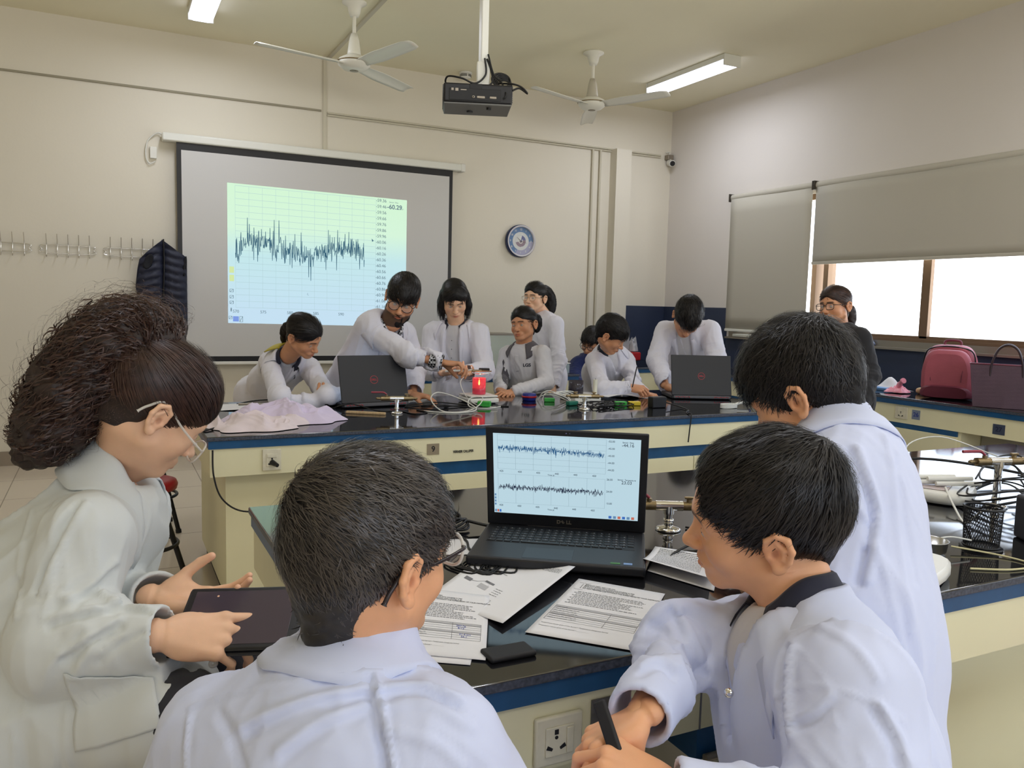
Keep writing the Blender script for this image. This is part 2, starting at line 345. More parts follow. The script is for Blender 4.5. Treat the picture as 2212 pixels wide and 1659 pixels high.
# ================================================================== benches
TH = 0.77
def slab(x0, x1, y0, y1, r):
    o = part(MB().rbox(x0, x1, y0, y1, .752, TH, .003), 'granite_slab', [M_granite, M_granedge], r)
    for p in o.data.polygons:
        if p.normal.z < .3: p.material_index = 1
    return o
def worktop(x0, x1, y0, y1, label):
    r = empty('worktop', (x0, y0, 0.72), label=label, cat='worktop')
    slab(x0, x1, y0, y1, r)
    part(MB().box(x0 + .006, x1 - .006, y0 + .006, y1 - .006, .720, .7525), 'blue_edge', M_blue, r)
    return r
def bench(x0, x1, y0, y1, label, units, side='-y'):
    """cream bench body: apron all round, legs and drawer units (x ranges) with a blue strip below"""
    r = empty('laboratory_bench', (x0, y0, 0), label=label, cat='bench')
    a = MB()
    a.box(x0 + .012, x1 - .012, y0 + .012, y0 + .032, .606, .7195).box(x0 + .012, x1 - .012, y1 - .032, y1 - .012, .606, .7195)
    a.box(x0 + .012, x0 + .032, y0 + .032, y1 - .032, .606, .7195).box(x1 - .032, x1 - .012, y0 + .032, y1 - .032, .606, .7195)
    part(a, 'apron', M_cream, r)
    part(MB().box(x0 + .10, x1 - .10, y0 + .42, y1 - .42, .05, .7195), 'plumbing_box', mat('grey_laminate', srgb(150, 146, 134), .5), r)
    part(MB().box(x0 + .08, x0 + .50, y0 + .09, y1 - .09, .07, .7195), 'end_cabinet', M_cream, r)
    part(MB().box(x0 + .10, x0 + .48, y0 + .11, y1 - .11, 0, .07), 'plinth', M_dark, r)
    for (ux0, ux1) in units:
        for sy, yy in ((1, y0), (-1, y1)):
            b = MB(); ya, yb = (yy + .014, yy + .40) if sy > 0 else (yy - .40, yy - .014)
            d = part(MB().box(ux0, ux1, ya + .01, yb, .50, .6055), 'drawer_case', M_blue, r)
            yf0, yf1 = (ya - .004, ya + .012) if sy > 0 else (yb - .012, yb + .004)
            n = max(1, round((ux1 - ux0) / .52)); wd = (ux1 - ux0) / n
            for k in range(n):
                q = part(MB().rbox(ux0 + k * wd + .002, ux0 + (k + 1) * wd - .002, yf0, yf1, .47, .548, .002), 'drawer_front', M_cream, r)
    for (cx0, cx1) in [(x1 - .62, x1 - .10)]:
        part(MB().box(cx0, cx1, y0 + .09, y1 - .09, .07, .7195), 'end_cabinet', M_cream, r)
        part(MB().box(cx0 + .02, cx1 - .02, y0 + .11, y1 - .11, 0, .07), 'plinth', M_dark, r)
    return r
BX0, BX1 = .35, 3.55
worktop(.33, 3.55, 1.03, 2.20, 'black granite worktop of the nearest bench, under the open laptop and worksheets')
nb = bench(.33, 3.55, 1.03, 2.20, 'cream laboratory bench with blue trim nearest the camera, beneath the worksheets', [])
# nearest bench: panel joints and the drawer unit below its apron on the right
part(MB().box(.895, .898, 1.0405, 1.0425, .606, .7195), 'panel_joint', M_greyink, nb)
part(MB().box(.895, 1.40, 1.045, 1.5, .545, .6055), 'drawer_case', M_blue, nb)
dr = part(MB().rbox(.905, 1.395, 1.035, 1.05, .30, .548, .002), 'drawer_front', M_cream, nb)
part(MB().cyl((.905, 1.034, .556), (1.395, 1.034, .556), .007, n=10), 'drawer_rail', M_alu, nb)
part(MB().box(.55, 1.40, 1.46, 1.48, .07, .7195), 'back_panel', M_cream, nb)
part(MB().box(1.56, 2.3, 1.30, 1.32, .03, .7195), 'back_panel', M_cream, nb)
worktop(.35, 3.55, 3.37, 4.50, 'black granite worktop with two closed-lid-side laptops and a candle on it')
bench(.35, 3.55, 3.37, 4.50, 'cream laboratory bench with blue trim and a number 9 plate, across the aisle', [(1.22, 3.3)])
worktop(1.75, 3.47, 5.70, 6.70, 'small black worktop behind the students, nearest the projector screen')
bench(1.75, 3.47, 5.70, 6.70, 'cream bench with blue trim standing before the back wall', [])
# counter along the right wall and the corner counter
r = empty('worktop', (4.77, 0, .72), label='black worktop along the window wall carrying the backpack and handbag', cat='worktop')
slab(4.77, 5.395, -2.5, 6.24, r)
part(MB().box(4.776, 5.39, -2.49, 6.24, .720, .7525), 'blue_edge', M_blue, r)
r = empty('wall_counter', (4.8, 0, 0), label='cream counter under the windows with plates 26 and 27', cat='counter')
part(MB().box(4.79, 4.81, -2.48, 6.24, .597, .7195), 'apron', M_cream, r)
part(MB().box(4.81, 5.38, 3.28, 5.88, .03, .7195), 'cabinet', M_cream, r)
part(MB().box(4.796, 4.809, 3.3, 5.88, .562, .5965), 'blue_strip', M_blue, r)
part(MB().rbox(4.792, 4.809, 3.3, 5.88, .10, .5615, .002), 'door', M_cream, r)
part(MB().box(5.0, 5.38, -2.4, 3.27, .03, .7195), 'back_panel', mat('grey_laminate', srgb(150, 146, 134), .5), r)
r = empty('worktop', (3.95, 6.3, .72), label='black worktop in the far corner with a red basket and a small scale', cat='worktop')
slab(4.15, 5.395, 6.25, 7.17, r)
part(MB().box(4.156, 5.39, 6.256, 7.165, .720, .7525), 'blue_edge', M_blue, r)
r = empty('corner_counter', (4.5, 6.6, 0), label='cream counter with a small socket in the far corner below the dark board', cat='counter')
part(MB().box(4.17, 5.38, 6.27, 7.16, .545, .7195), 'apron', M_cream, r)
part(MB().box(4.25, 5.36, 6.40, 7.15, .02, .545), 'cabinet', mat('grey_laminate', srgb(150, 146, 134), .5), r)
part(MB().rbox(4.36, 4.41, 6.266, 6.271, .60, .66, .002), 'socket', M_alu, r)

# ---- sockets and plates
M_sock = mat('ivory_socket', srgb(214, 209, 188), .35, noise=.06, nscale=40)
def socket(m, w, h, label, rocker='top'):
    r = empty('wall_socket', m.translation, label=label, cat='power socket')
    part(MB().rbox(-w / 2, w / 2, -h / 2, h / 2, 0, .009, .003, m=m), 'plate', M_sock, r)
    part(MB().rbox(-w * .30, w * .30, -h * .30, h * .30, .009, .0115, .001, m=m), 'insert', M_sock, r)
    if rocker == 'top': part(MB().rbox(-w * .25, w * .25, h * .12, h * .27, .0115, .0145, .001, m=m), 'rocker_switch', M_sock, r)
    else: part(MB().rbox(w * .13, w * .27, -h * .26, h * .26, .0115, .0145, .001, m=m), 'rocker_switch', M_sock, r)
    hb = MB(); ox = 0 if rocker == 'top' else -w * .08; oy = -h * .1 if rocker == 'top' else 0; k = w / .085
    hb.prism([(ox - .0035 * k, oy + .02 * k), (ox + .0035 * k, oy + .02 * k), (ox + .0035 * k, oy + .012 * k), (ox - .0035 * k, oy + .012 * k)], .0112, .0122, m)
    hb.lathe([(.0001, .0122), (.003 * k, .0122), (.003 * k, .0112)], 12, m @ Matrix.Translation((ox, oy + .007 * k, 0)))
    for s in (-1, 1):
        hb.prism([(ox + s * .006 * k, oy - .010 * k), (ox + s * .015 * k, oy - .004 * k), (ox + s * .018 * k, oy - .010 * k), (ox + s * .008 * k, oy - .014 * k)][::s], .0112, .0122, m)
    part(hb, 'socket_holes', M_black, r)
    return r
FY = lambda x, y, z: mtx((x, y, z), (1, 0, 0), (0, 0, 1))            # plate facing -y
FX = lambda x, y, z: mtx((x, y, z), (0, -1, 0), (0, 0, 1))           # plate facing -x
socket(FY(.614, 1.0415, .655), .083, .078, 'large grimy ivory socket on the nearest bench beside the seated boy', 'side')
socket(FY(.60, 3.3815, .665), .075, .088, 'ivory socket with a plug on the left end of the bench across the aisle')
socket(FX(4.79, 3.70, .665), .095, .082, 'white socket on the window counter beside plate 26')
# the plug lying in the left socket
part(MB().cyl((.60, 3.37, .655), (.615, 3.335, .648), .012, .008, 12), 'plug', M_black, bpy.data.objects['wall_socket.001'])
def plate(m, w, h, txt, size, pm, im, label, nm='number_plate'):
    r = empty(nm, m.translation, label=label, cat='number plate')
    part(MB().rbox(-w / 2, w / 2, -h / 2, h / 2, 0, .0025, .0008, m=m), 'plate', pm, r)
    t = MB(); addtext(t, txt, size, m @ Matrix.Translation((0, 0, .0029)), bold=size * .012); part(t, 'lettering', im, r)
    return r
M_plate = mat('bronze_plate', srgb(146, 134, 112), .4); M_plateb = mat('blue_grey_plate', srgb(120, 130, 150), .4); M_plated = mat('dark_blue_plate', srgb(62, 70, 92), .4)
plate(FY(1.305, 3.3815, .668), .058, .050, '9', .036, M_plate, M_ink, 'bronze plate with a black 9 on the bench across the aisle')
plate(FX(4.79, 3.592, .665), .06, .062, '26', .04, M_plateb, mat('blue_ink', srgb(30, 50, 130), .6), 'small plate reading 26 beside the white socket')
plate(FX(4.79, 3.03, .65), .075, .062, '27', .04, M_plated, mat('navy_ink', srgb(20, 26, 60), .6), 'dark plate reading 27 below the handbag')
plate(FY(.70, 1.0415, .672), .05, .062, '8', .042, mat('dark_grey_plate', srgb(90, 88, 86), .4), M_ink, 'dark grey plate on the nearest bench behind the boy\'s hand')
t = MB(); addtext(t, 'VERNEIR CALLIPER', .0155, FY(1.452, 3.3795, .650), bold=.0004, sx=.78)
t.build('drawer_label', M_ink, label='printed label reading VERNEIR CALLIPER beside the number 9 plate', cat='label')
# cable hanging at the left end of the far bench
MB().tube(spline([(.37, 3.36, .72), (.372, 3.35, .62), (.40, 3.335, .53), (.47, 3.33, .475), (.58, 3.33, .468), (.68, 3.33, .49), (.80, 3.34, .56), (.9, 3.36, .60)], 8), .0035, 6).build('hanging_cable', M_cord, label='thin black cable sagging below the left end of the bench across the aisle', cat='cable')
MB().cyl((.348, 3.40, .72), (.36, 3.36, .61), .008, n=8).build('bench_bracket', M_dark, nb) if False else None

# ================================================================== stools
M_rexine = mat('red_rexine', srgb(156, 26, 34), .35)
def stool(label, seat=M_rexine, h=.50, x=0, y=0, rz=0.0):
    r = empty('stool', (x, y, 0), rz, label=label, cat='stool', group='black tube stools with round seats')
    def q(mb, n, m): o = mb.build(n, m); o.parent = r; return o
    q(MB().lathe([(.001, h), (.12, h), (.148, h - .008), (.155, h - .025), (.15, h - .045), (.001, h - .045)], 32), 'seat', seat)
    q(MB().cyl((0, 0, h - .062), (0, 0, h - .046), .11, n=24), 'seat_plate', M_blackm)
    for k in range(4):
        a = PI / 4 + k * PI / 2; c, s = math.cos(a), math.sin(a)
        L = q(MB().tube([(.07 * c, .07 * s, h - .06), (.19 * c, .19 * s, .012)], .0125, 10), 'leg', M_blackm)
        f = MB().cyl((.189 * c, .189 * s, .02), (.191 * c, .191 * s, .0), .016, n=10).build('rubber_foot', M_dark); f.parent = L
    q(MB().tube([(.150 * math.cos(a), .150 * math.sin(a), .20) for a in np.linspace(0, 2 * PI, 37)[:-1]], .009, 8, closed=True), 'foot_ring', M_blackm)
    b = MB()
    for k in range(2):
        a = PI / 4 + k * PI / 2; b.tube([(.115 * math.cos(a), .115 * math.sin(a), .36), (-.115 * math.cos(a), -.115 * math.sin(a), .36)], .008, 8)
    q(b, 'cross_brace', M_blackm)
    return r
S0 = stool('red round stool with black legs beside the left end of the bench across the aisle', x=.13, y=3.95, rz=.6)
def stool_at(x, y, rz, label):
    c = copy_tree(S0); c.location = (x, y, 0); c.rotation_euler = (0, 0, rz); c['label'] = label
stool_at(.20, 4.95, .1, 'black-legged stool standing farther back behind the first red stool')
stool_at(-.25, 1.74, .2, 'stool under the girl with the tablet')
stool_at(.20, .79, .5, 'stool under the boy with his back turned and clear glasses')
stool_at(.83, .64, .1, 'stool under the smiling boy in the foreground')
stool_at(1.86, .80, .35, 'stool before the nearest bench, only one black leg showing at the right edge')
stool_at(4.15, 2.55, .3, 'stool between the nearest bench and the window counter')

# ================================================================== back wall things
# projector screen
SCREEN = .70     # screen light against the room's daylight
M_ledim = lambda n, c, s: mat(n, (0.02, 0.02, 0.02, 1), .8, emit=s * SCREEN, ecol=c)
r = empty('projector_screen', (1.7, YB - .08, 2.56), label='white projector screen with black border hanging on the back wall', cat='projector screen')
yS = YB - .085
part(MB().rbox(.43, 3.01, YB - .11, YB - .02, 2.535, 2.60, .012), 'roller_housing', M_whitep, r)
part(MB().rbox(2.965, 3.012, YB - .114, YB - .018, 2.53, 2.605, .01), 'end_cap', M_white, r)
b = MB().box(.535, 2.895, yS, yS + .004, .79, 2.54); part(b, 'border', M_black, r)
part(MB().box(.570, 2.862, yS - .0015, yS, .835, 2.478), 'fabric', M_screenw, r)
part(MB().rbox(.53, 2.90, yS - .012, yS + .016, .765, .792, .006), 'bottom_bar', M_white, r)
# the projected chart
def scr(u, v, d=.003):   # u right, v up, 0..1 on the projected quad
    x0, x1 = .915, 2.455
    zt = 2.254 + (2.232 - 2.254) * u; zb = 1.111 + (1.097 - 1.111) * u
    return (x0 + (x1 - x0) * u, yS - d, zb + (zt - zb) * v)
g = MB(); nu = 2; 
cols = []
im = bpy.data.materials.new('projected_light'); im.use_nodes = True; nt = im.node_tree; p = nt.nodes['Principled BSDF']
p.inputs['Base Color'].default_value = (.05, .05, .05, 1); p.inputs['Roughness'].default_value = .9; p.inputs['Emission Strength'].default_value = SCREEN
tc = nt.nodes.new('ShaderNodeTexCoord'); sp = nt.nodes.new('ShaderNodeSeparateXYZ'); rp = nt.nodes.new('ShaderNodeValToRGB')
nt.links.new(tc.outputs['Generated'], sp.inputs[0]); nt.links.new(sp.outputs['Z'], rp.inputs[0]); nt.links.new(rp.outputs[0], p.inputs['Emission Color'])
e = rp.color_ramp.elements; e[0].position = 0.1; e[0].color = srgb(190, 218, 236); e[1].position = .95; e[1].color = srgb(204, 238, 206)
q = e.new(.5); q.color = srgb(188, 224, 228); q = e.new(.7); q.color = srgb(206, 238, 212)
img = MB().add([scr(0, 0, .002), scr(1, 0, .002), scr(1, 1, .002), scr(0, 1, .002)], [(0, 1, 2, 3)]); img = part(img, 'projected_image', im, r)
def seg(mb, f, a, b, w, mi=0):
    (u0, v0), (u1, v1) = a, b; du, dv = u1 - u0, v1 - v0; l = math.hypot(du, dv) or 1; nx, ny = -dv / l * w / 2, du / l * w / 2
    mb.add([f(u0 + nx, v0 + ny), f(u1 + nx, v1 + ny), f(u1 - nx, v1 - ny), f(u0 - nx, v0 - ny)], [(0, 1, 2, 3)], mi)
def sub(o, mb, name, m): c = mb.build(name, m); c.parent = o; c.matrix_parent_inverse = o.matrix_world.inverted() if False else Matrix.Identity(4); return c
def subpart(parent_part, root, mb, name, m):
    c = mb.build(name, m); c.parent = parent_part
    c.matrix_parent_inverse = (Matrix.Translation(root.location) @ Euler(root.rotation_euler).to_matrix().to_4x4()).inverted() if False else Matrix.Identity(4)
    return c
grid = MB(); F = lambda u, v: scr(u, v, .0030)
U = lambda t: .04 + t * (.815 - .04); V = lambda t: .115 + t * (.985 - .115)
for k in range(20): seg(grid, F, (U(0), V(k / 19)), (U(1), V(k / 19)), .0022)
for k in range(12): seg(grid, F, (U(k / 11), V(0)), (U(k / 11), V(1)), .0012)
E_grid = M_ledim('projected_grid_lines', srgb(170, 200, 206), 1.0); E_tr = M_ledim('projected_trace', srgb(52, 96, 118), 1.0); E_txt = M_ledim('projected_text', srgb(96, 120, 132), 1.0)
subpart(img, r, grid, 'grid_lines', E_grid)
rng = np.random.RandomState(5)
tr = MB(); n = 420; F2 = lambda u, v: scr(u, v, .0036)
y = .555 + .035 * np.sin(np.linspace(0, 9, n)) + rng.randn(n) * .048; y[:12] -= .07; pk = rng.randint(0, n, 26); y[pk] += rng.choice([-1, 1], 26) * .12
for k in range(n - 1): seg(tr, F2, (U(k / n * .915), y[k]), (U((k + 1) / n * .915), y[k + 1]), .0026)
subpart(img, r, tr, 'trace', E_tr)
tx = MB()
def st(mb, f0, u, v, s, h, bold=.0): addtext(mb, s, h, mtx(scr(u, v, .0036), (1, 0, -.012), (0, 0, 1)), bold=bold)
for k in range(19):
    val = -59.36 - .10 * k; st(tx, 0, .845, V(1 - k / 19) - .008, '%.2f' % val, .038)
for k, s in enumerate(['570', '575', '580', '585', '590', '595']): st(tx, 0, U(k / 5.4), .085, s, .034)
st(tx, 0, U(.52), .055, 'Time (s)', .022); st(tx, 0, .925, .935, '-60.29', .055, .001); st(tx, 0, .965, .925, 'mm/s\u00b2', .018); st(tx, 0, .92, .972, 'Sensor  Data', .016)
subpart(img, r, tx, 'chart_text', E_txt)
ic = MB()
for v, h in ((.385, .045), (.325, .045)): ic.add([scr(.008, v - h / 2, .0034), scr(.032, v - h / 2, .0034), scr(.032, v + h / 2, .0034), scr(.008, v + h / 2, .0034)], [(0, 1, 2, 3)])
subpart(img, r, ic, 'toolbar_tabs', M_ledim('projected_tab', srgb(206, 226, 160), 1.0))
ic = MB()
for u0, u1, v0, v1 in ((.010, .028, .225, .245), (.010, .028, .18, .20), (.010, .028, .14, .16), (.014, .018, .085, .11), (.005, .02, .03, .05), (.06, .075, .01, .05)):
    for a, b in (((u0, v0), (u1, v0)), ((u1, v0), (u1, v1)), ((u1, v1), (u0, v1)), ((u0, v1), (u0, v0)), ((u0, v0), (u1, v1))): seg(ic, F2, a, b, .0022)
subpart(img, r, ic, 'toolbar_icons', E_txt)
ic = MB().add([scr(.025, .012, .0034), scr(.055, .012, .0034), scr(.055, .05, .0034), scr(.025, .05, .0034)], [(0, 1, 2, 3)])
subpart(img, r, ic, 'taskbar_icon', M_ledim('projected_blue', srgb(120, 150, 220), 1.0))
cu = MB(); A = scr(.79, .68, .0036); cu.add([A, (A[0] + .004, A[1], A[2] - .03), (A[0] + .011, A[1], A[2] - .022), (A[0] + .02, A[1], A[2] - .02)], [(0, 1, 2, 3)])
B = scr(.43, .23, .0036)
for k in range(8):
    a0, a1 = 2 + k * .35, 2 + (k + 1) * .35; cu.tube([(B[0] + .012 * math.cos(a0), B[1], B[2] + .009 * math.sin(a0)), (B[0] + .012 * math.cos(a1), B[1], B[2] + .009 * math.sin(a1))], .0012, 4)
subpart(img, r, cu, 'cursor', E_tr)

r = empty('screen_control_box', (.37, YB - .02, 2.44), label='small white control box with looped cable left of the screen roller', cat='control box')
part(MB().rbox(.345, .395, YB - .03, YB - .001, 2.40, 2.49, .004), 'box', M_white, r)
part(MB().tube(spline([(.44, YB - .03, 2.585), (.40, YB - .025, 2.60), (.33, YB - .02, 2.53), (.315, YB - .02, 2.42), (.34, YB - .02, 2.36), (.385, YB - .02, 2.38)]), .005, 6), 'cable', M_wcord, r)

# clock
r = empty('wall_clock', (3.64, YB - .02, 1.94), label='round blue and white wall clock on the back wall', cat='clock')
m = mtx((3.64, YB - .001, 1.94), (1, 0, 0), (0, 0, 1))
part(MB().lathe([(.001, 0), (.152, 0), (.158, .01), (.158, .042), (.15, .052), (.146, .052), (.146, .03), (.001, .03)], 48, m), 'case', mat('clock_navy', srgb(20, 40, 84), .3), r)
part(MB().lathe([(.148, .050), (.152, .056), (.146, .058), (.136, .054), (.134, .044), (.136, .032)], 48, m), 'bezel', mat('clock_bezel', srgb(205, 203, 210), .35), r)
def ring(mb, r0, r1, a0, a1, z, mi, n=40):
    A = np.linspace(math.radians(a0), math.radians(a1), n)
    P = [m @ Vector((rr * math.cos(a), rr * math.sin(a), z)) for a in A for rr in (r0, r1)]
    mb.add(P, [(2 * i, 2 * i + 1, 2 * i + 3, 2 * i + 2) for i in range(n - 1)], mi)
f = MB(); ring(f, .0001, .137, 0, 360, .032, 0); ring(f, .088, .137, 0, 245, .0325, 1); ring(f, .088, .137, 245, 360, .0325, 2)
ring(f, .0001, .055, 15, 75, .0329, 4); ring(f, .0001, .055, 195, 375, .0328, 3); ring(f, .055, .058, 0, 360, .033, 5)
part(f, 'dial', [mat('clock_white', srgb(214, 216, 214), .5), mat('clock_blue', srgb(58, 112, 166), .5), mat('clock_lilac', srgb(160, 160, 190), .5), mat('clock_mauve', srgb(132, 106, 124), .5), mat('clock_indigo', srgb(60, 70, 140), .5), mat('clock_pale', srgb(190, 196, 204), .5)], r)
t = MB()
for k in range(12):
    a = PI / 2 - k * PI / 6; addtext(t, str(12 if k == 0 else k), .026, m @ Matrix.Translation((.112 * math.cos(a), .112 * math.sin(a), .0335)), bold=.0006)
part(t, 'numerals', M_whitep, r)
t = MB(); ring(t, .017, .024, -230, 50, .034, 0, 24); ang = [(math.radians(138), .055, .003), (math.radians(-15), .07, .0022)]
part(t, 'emblem', M_whitep, r)
for a, L, wd in ang:
    R = m @ Matrix.Rotation(a, 4, 'Z'); part(MB().add([R @ Vector(v) for v in ((-.012, -wd, .036), (L, -wd * .4, .036), (L, wd * .4, .036), (-.012, wd, .036))], [(0, 1, 2, 3)]), 'hand', M_black, r)
part(MB().lathe([(.001, .047), (.134, .046), (.134, .045), (.001, .045)], 40, m), 'glass', M_wglass, r)

# coat hook racks
def hooks(x0, x1, z, label, n=5):
    r = empty('coat_hook_rack', (x0, YB, z), label=label, cat='coat hooks', group='wire coat hook racks on the back wall')
    q = MB(); yy = YB - .012; h = .028
    pts = [(x0, yy, z), (x0 + .012, yy, z + h), (x1 - .012, yy, z + h), (x1, yy, z), (x1 - .012, yy, z - h), (x0 + .012, yy, z - h)]
    part(q.tube(spline(pts, 5, True), .0032, 6, closed=True), 'wire_frame', M_chrome, r)
    for k in range(n):
        x = x0 + .03 + (x1 - x0 - .06) * k / (n - 1)
        part(MB().tube(spline([(x, yy - .035, z - .052), (x, yy - .028, z - .062), (x, yy - .004, z - .035), (x, yy - .004, z + .03), (x, yy - .012, z + .06), (x, yy - .045, z + .112)], 5), .003, 6), 'hook', M_chrome, r)
    return r
hooks(-.86, -.50, 1.655, 'wire coat hook rack farthest from the hanging vest, cut by the left edge')
hooks(-.415, -.065, 1.655, 'wire coat hook rack in the middle of the three')
hooks(.02, .385, 1.655, 'wire coat hook rack on which the dark vest hangs')

# hanging quilted vest
def vest():
    r = empty('puffer_vest', (.42, YB - .05, 1.76), label='dark navy quilted vest hanging from the coat hooks', cat='vest')
    M_v = mat('navy_quilt', srgb(34, 38, 58), .55, bump=.4, bscale=50)
    # half outlines as columns: per column top z and bottom z (a crease runs down the middle)
    def panel(xs, tops, bots, yb, amp):
        P = []; nv = 46; nu = len(xs)
        for i, x in enumerate(xs):
            for j in range(nv):
                v = j / (nv - 1); z = tops[i] + (bots[i] - tops[i]) * v
                edge = min(1, 3.2 * min(i + .02, nu - 1 - i + .02) / (nu - 1))
                qd = (1.75 - z) / .062; pf = abs(math.sin(PI * (qd + .25 * math.sin(x * 20)))) ** .6
                y = yb - amp * math.sqrt(edge) * (.6 + .4 * pf) * (1 - .35 * abs(v - .5)) - .012 * pf
                P.append((x, y, z))
        return P, nu, nv
    n = 15
    def cv(pts, xs): return list(np.interp(xs, [a for a, b in pts], [b for a, b in pts]))
    xs = list(np.linspace(.222, .425, n)); T = cv([(.222, 1.40), (.235, 1.52), (.25, 1.60), (.30, 1.655), (.36, 1.71), (.425, 1.765)], xs); B = cv([(.222, 1.38), (.25, 1.22), (.29, 1.10), (.32, 1.085), (.37, 1.13), (.405, 1.18), (.425, 1.20)], xs)
    P, a, b = panel(xs, T, B, YB - .100, .065); part(MB().sheet(P, a, b), 'front_panel', M_v, r)
    xs = list(np.linspace(.415, .60, n)); T = cv([(.415, 1.765), (.47, 1.72), (.545, 1.665), (.585, 1.64), (.60, 1.60)], xs); B = cv([(.415, 1.20), (.46, 1.19), (.49, 1.15), (.54, 1.09), (.58, 1.04), (.60, 1.06)], xs)
    P, a, b = panel(xs, T, B, YB - .100, .06); part(MB().sheet(P, a, b), 'front_panel', M_v, r)
    part(MB().tube(spline([(.425, YB - .165, 1.765), (.43, YB - .145, 1.60), (.425, YB - .14, 1.4), (.42, YB - .135, 1.2)]), .006, 6), 'zip', M_black, r)
    part(MB().lathe([(.001, 0), (.030, 0), (.036, .004), (.042, .0), (.040, -.01)], 24, mtx((.315, YB - .172, 1.585), (1, 0, -.25), (.35, 0, 1)) @ Matrix.Diagonal((.75, 1.5, 1, 1))), 'armhole', mat('vest_lining', srgb(14, 15, 24), .8), r)
    part(MB().lathe([(.001, 0), (.022, 0), (.028, .004), (.034, .0), (.032, -.01)], 24, mtx((.585, YB - .135, 1.56), (.5, 0.6, 0), (.1, 0, 1)) @ Matrix.Diagonal((.5, 2.4, 1, 1))), 'armhole', MATS['vest_lining'], r)
vest()

# projector on its pole
def projector():
    r = empty('ceiling_projector', (1.55, 3.42, ZC), label='black projector hanging from a white ceiling pole with coiled cables', cat='projector')
    c = Vector((1.50, 3.42, 2.225)); m = mtx(c, (.93, -.36, 0), (.36, .93, 0), (0, 0, 1))
    w, d, h = .150, .105, .042
    part(MB().rbox(-w, w, -d, d, -h, h, .010, m=m), 'body', mat('projector_black', srgb(24, 24, 27), .45), r)
    part(MB().rbox(-w + .004, w - .004, -d + .004, d - .004, -h - .006, -h + .004, .004, m=m), 'underside', mat('projector_grey', srgb(108, 108, 106), .5), r)
    part(MB().rbox(-w * .25, w * .12, -d - .001, -d + .002, -h * .1, h * .95, .002, m=m).rbox(-.125, .10, -d - .0015, -d + .002, -h * .75, h * .45, .002, m=m), 'port_panel', mat('port_panel_black', srgb(12, 12, 14), .5), r)
    v = MB()
    for k in range(9): v.box(-w - .002, -w + .002, -d + .02, d - .015, -h + .012 + k * .0078, -h + .0155 + k * .0078, m=m)
    part(v, 'side_vents', mat('vent_grey', srgb(62, 64, 70), .5), r)
    v = MB()
    for k in range(7): v.box(w - .002, w + .002, -d + .02, d - .02, -h + .014 + k * .009, -h + .018 + k * .009, m=m)
    part(v, 'side_vents', MATS['vent_grey'], r)
    pp = MB(); pp.lathe([(.0001, 0), (.006, 0), (.006, .004), (.003, .004)], 12, m @ mtx((-.02, -d - .001, -.016), (1, 0, 0), (0, 0, 1))).rbox(-.005, .03, -d - .004, -d, -.021, -.011, .002, m=m).rbox(.05, .08, -d - .004, -d, -.021, -.011, .002, m=m).box(-.115, -.105, -d - .003, -d, .008, .018, m=m).box(-.098, -.085, -d - .003, -d, .006, .018, m=m).box(-.075, -.05, -d - .003, -d, .010, .014, m=m)
    part(pp, 'ports', M_alu, r)
    part(MB().cyl(m @ Vector((-.03, .02, -h - .012)), m @ Vector((-.03, .02, -h - .004)), .014).cyl(m @ Vector((.05, -.06, -h - .016)), m @ Vector((.05, -.06, -h - .004)), .01), 'foot', M_black, r)
    part(MB().cyl(m @ Vector((.06, d - .002, 0)), m @ Vector((.06, d + .018, 0)), .03, .034, 24), 'lens_barrel', M_black, r)
    pc = m @ Vector((.025, .0, 0))
    part(MB().rbox(pc.x - .017, pc.x + .017, pc.y - .017, pc.y + .017, 2.34, ZC - .02, .004), 'pole', M_whitep, r)
    part(MB().rbox(pc.x - .06, pc.x + .06, pc.y - .06, pc.y + .06, ZC - .02, ZC - .001, .004), 'ceiling_plate', M_whitep, r)
    part(MB().rbox(-.028, .028, -.022, .022, .045, .16, .006, m=m @ Matrix.Translation((.025, 0, 0))), 'mount_bracket', M_whitep, r)
    part(MB().tube(spline([m @ Vector(p) for p in ((.03, -.03, .17), (.035, -.035, .10), (-.01, -.04, .058), (-.07, -.05, .075), (-.13, -.03, .085), (-.135, 0, .06), (-.07, -.01, .05), (.02, -.03, .045), (.065, -.03, .07), (.055, -.03, .13), (.04, -.02, .17))], 8), .0042, 6), 'cable', M_cord, r)
    cb = MB()
    for k in range(6): cb.tube([m @ Vector((.105 + .004 * k + .042 * math.cos(a) * (1 - .05 * k), -.01 + .022 * math.sin(a + .5), .085 - .006 * k + .034 * math.sin(a))) for a in np.linspace(0, 2 * PI, 25)[:-1]], .004, 6, closed=True)
    part(cb, 'cable_coil', M_cord, r)
    part(MB().tube(spline([m @ Vector(p) for p in ((.045, -.02, .19), (.07, -.04, .10), (.105, -.06, .06), (.12, -.11, 0), (.11, -.112, -.02))], 8), .004, 6), 'cable', M_cord, r)
    part(MB().tube(spline([m @ Vector(p) for p in ((.09, -.05, .06), (.15, -.09, .05), (.19, -.10, .035), (.215, -.10, .01), (.18, -.095, .032), (.15, -.10, .02))], 8), .004, 6), 'cable', M_cord, r)
projector()

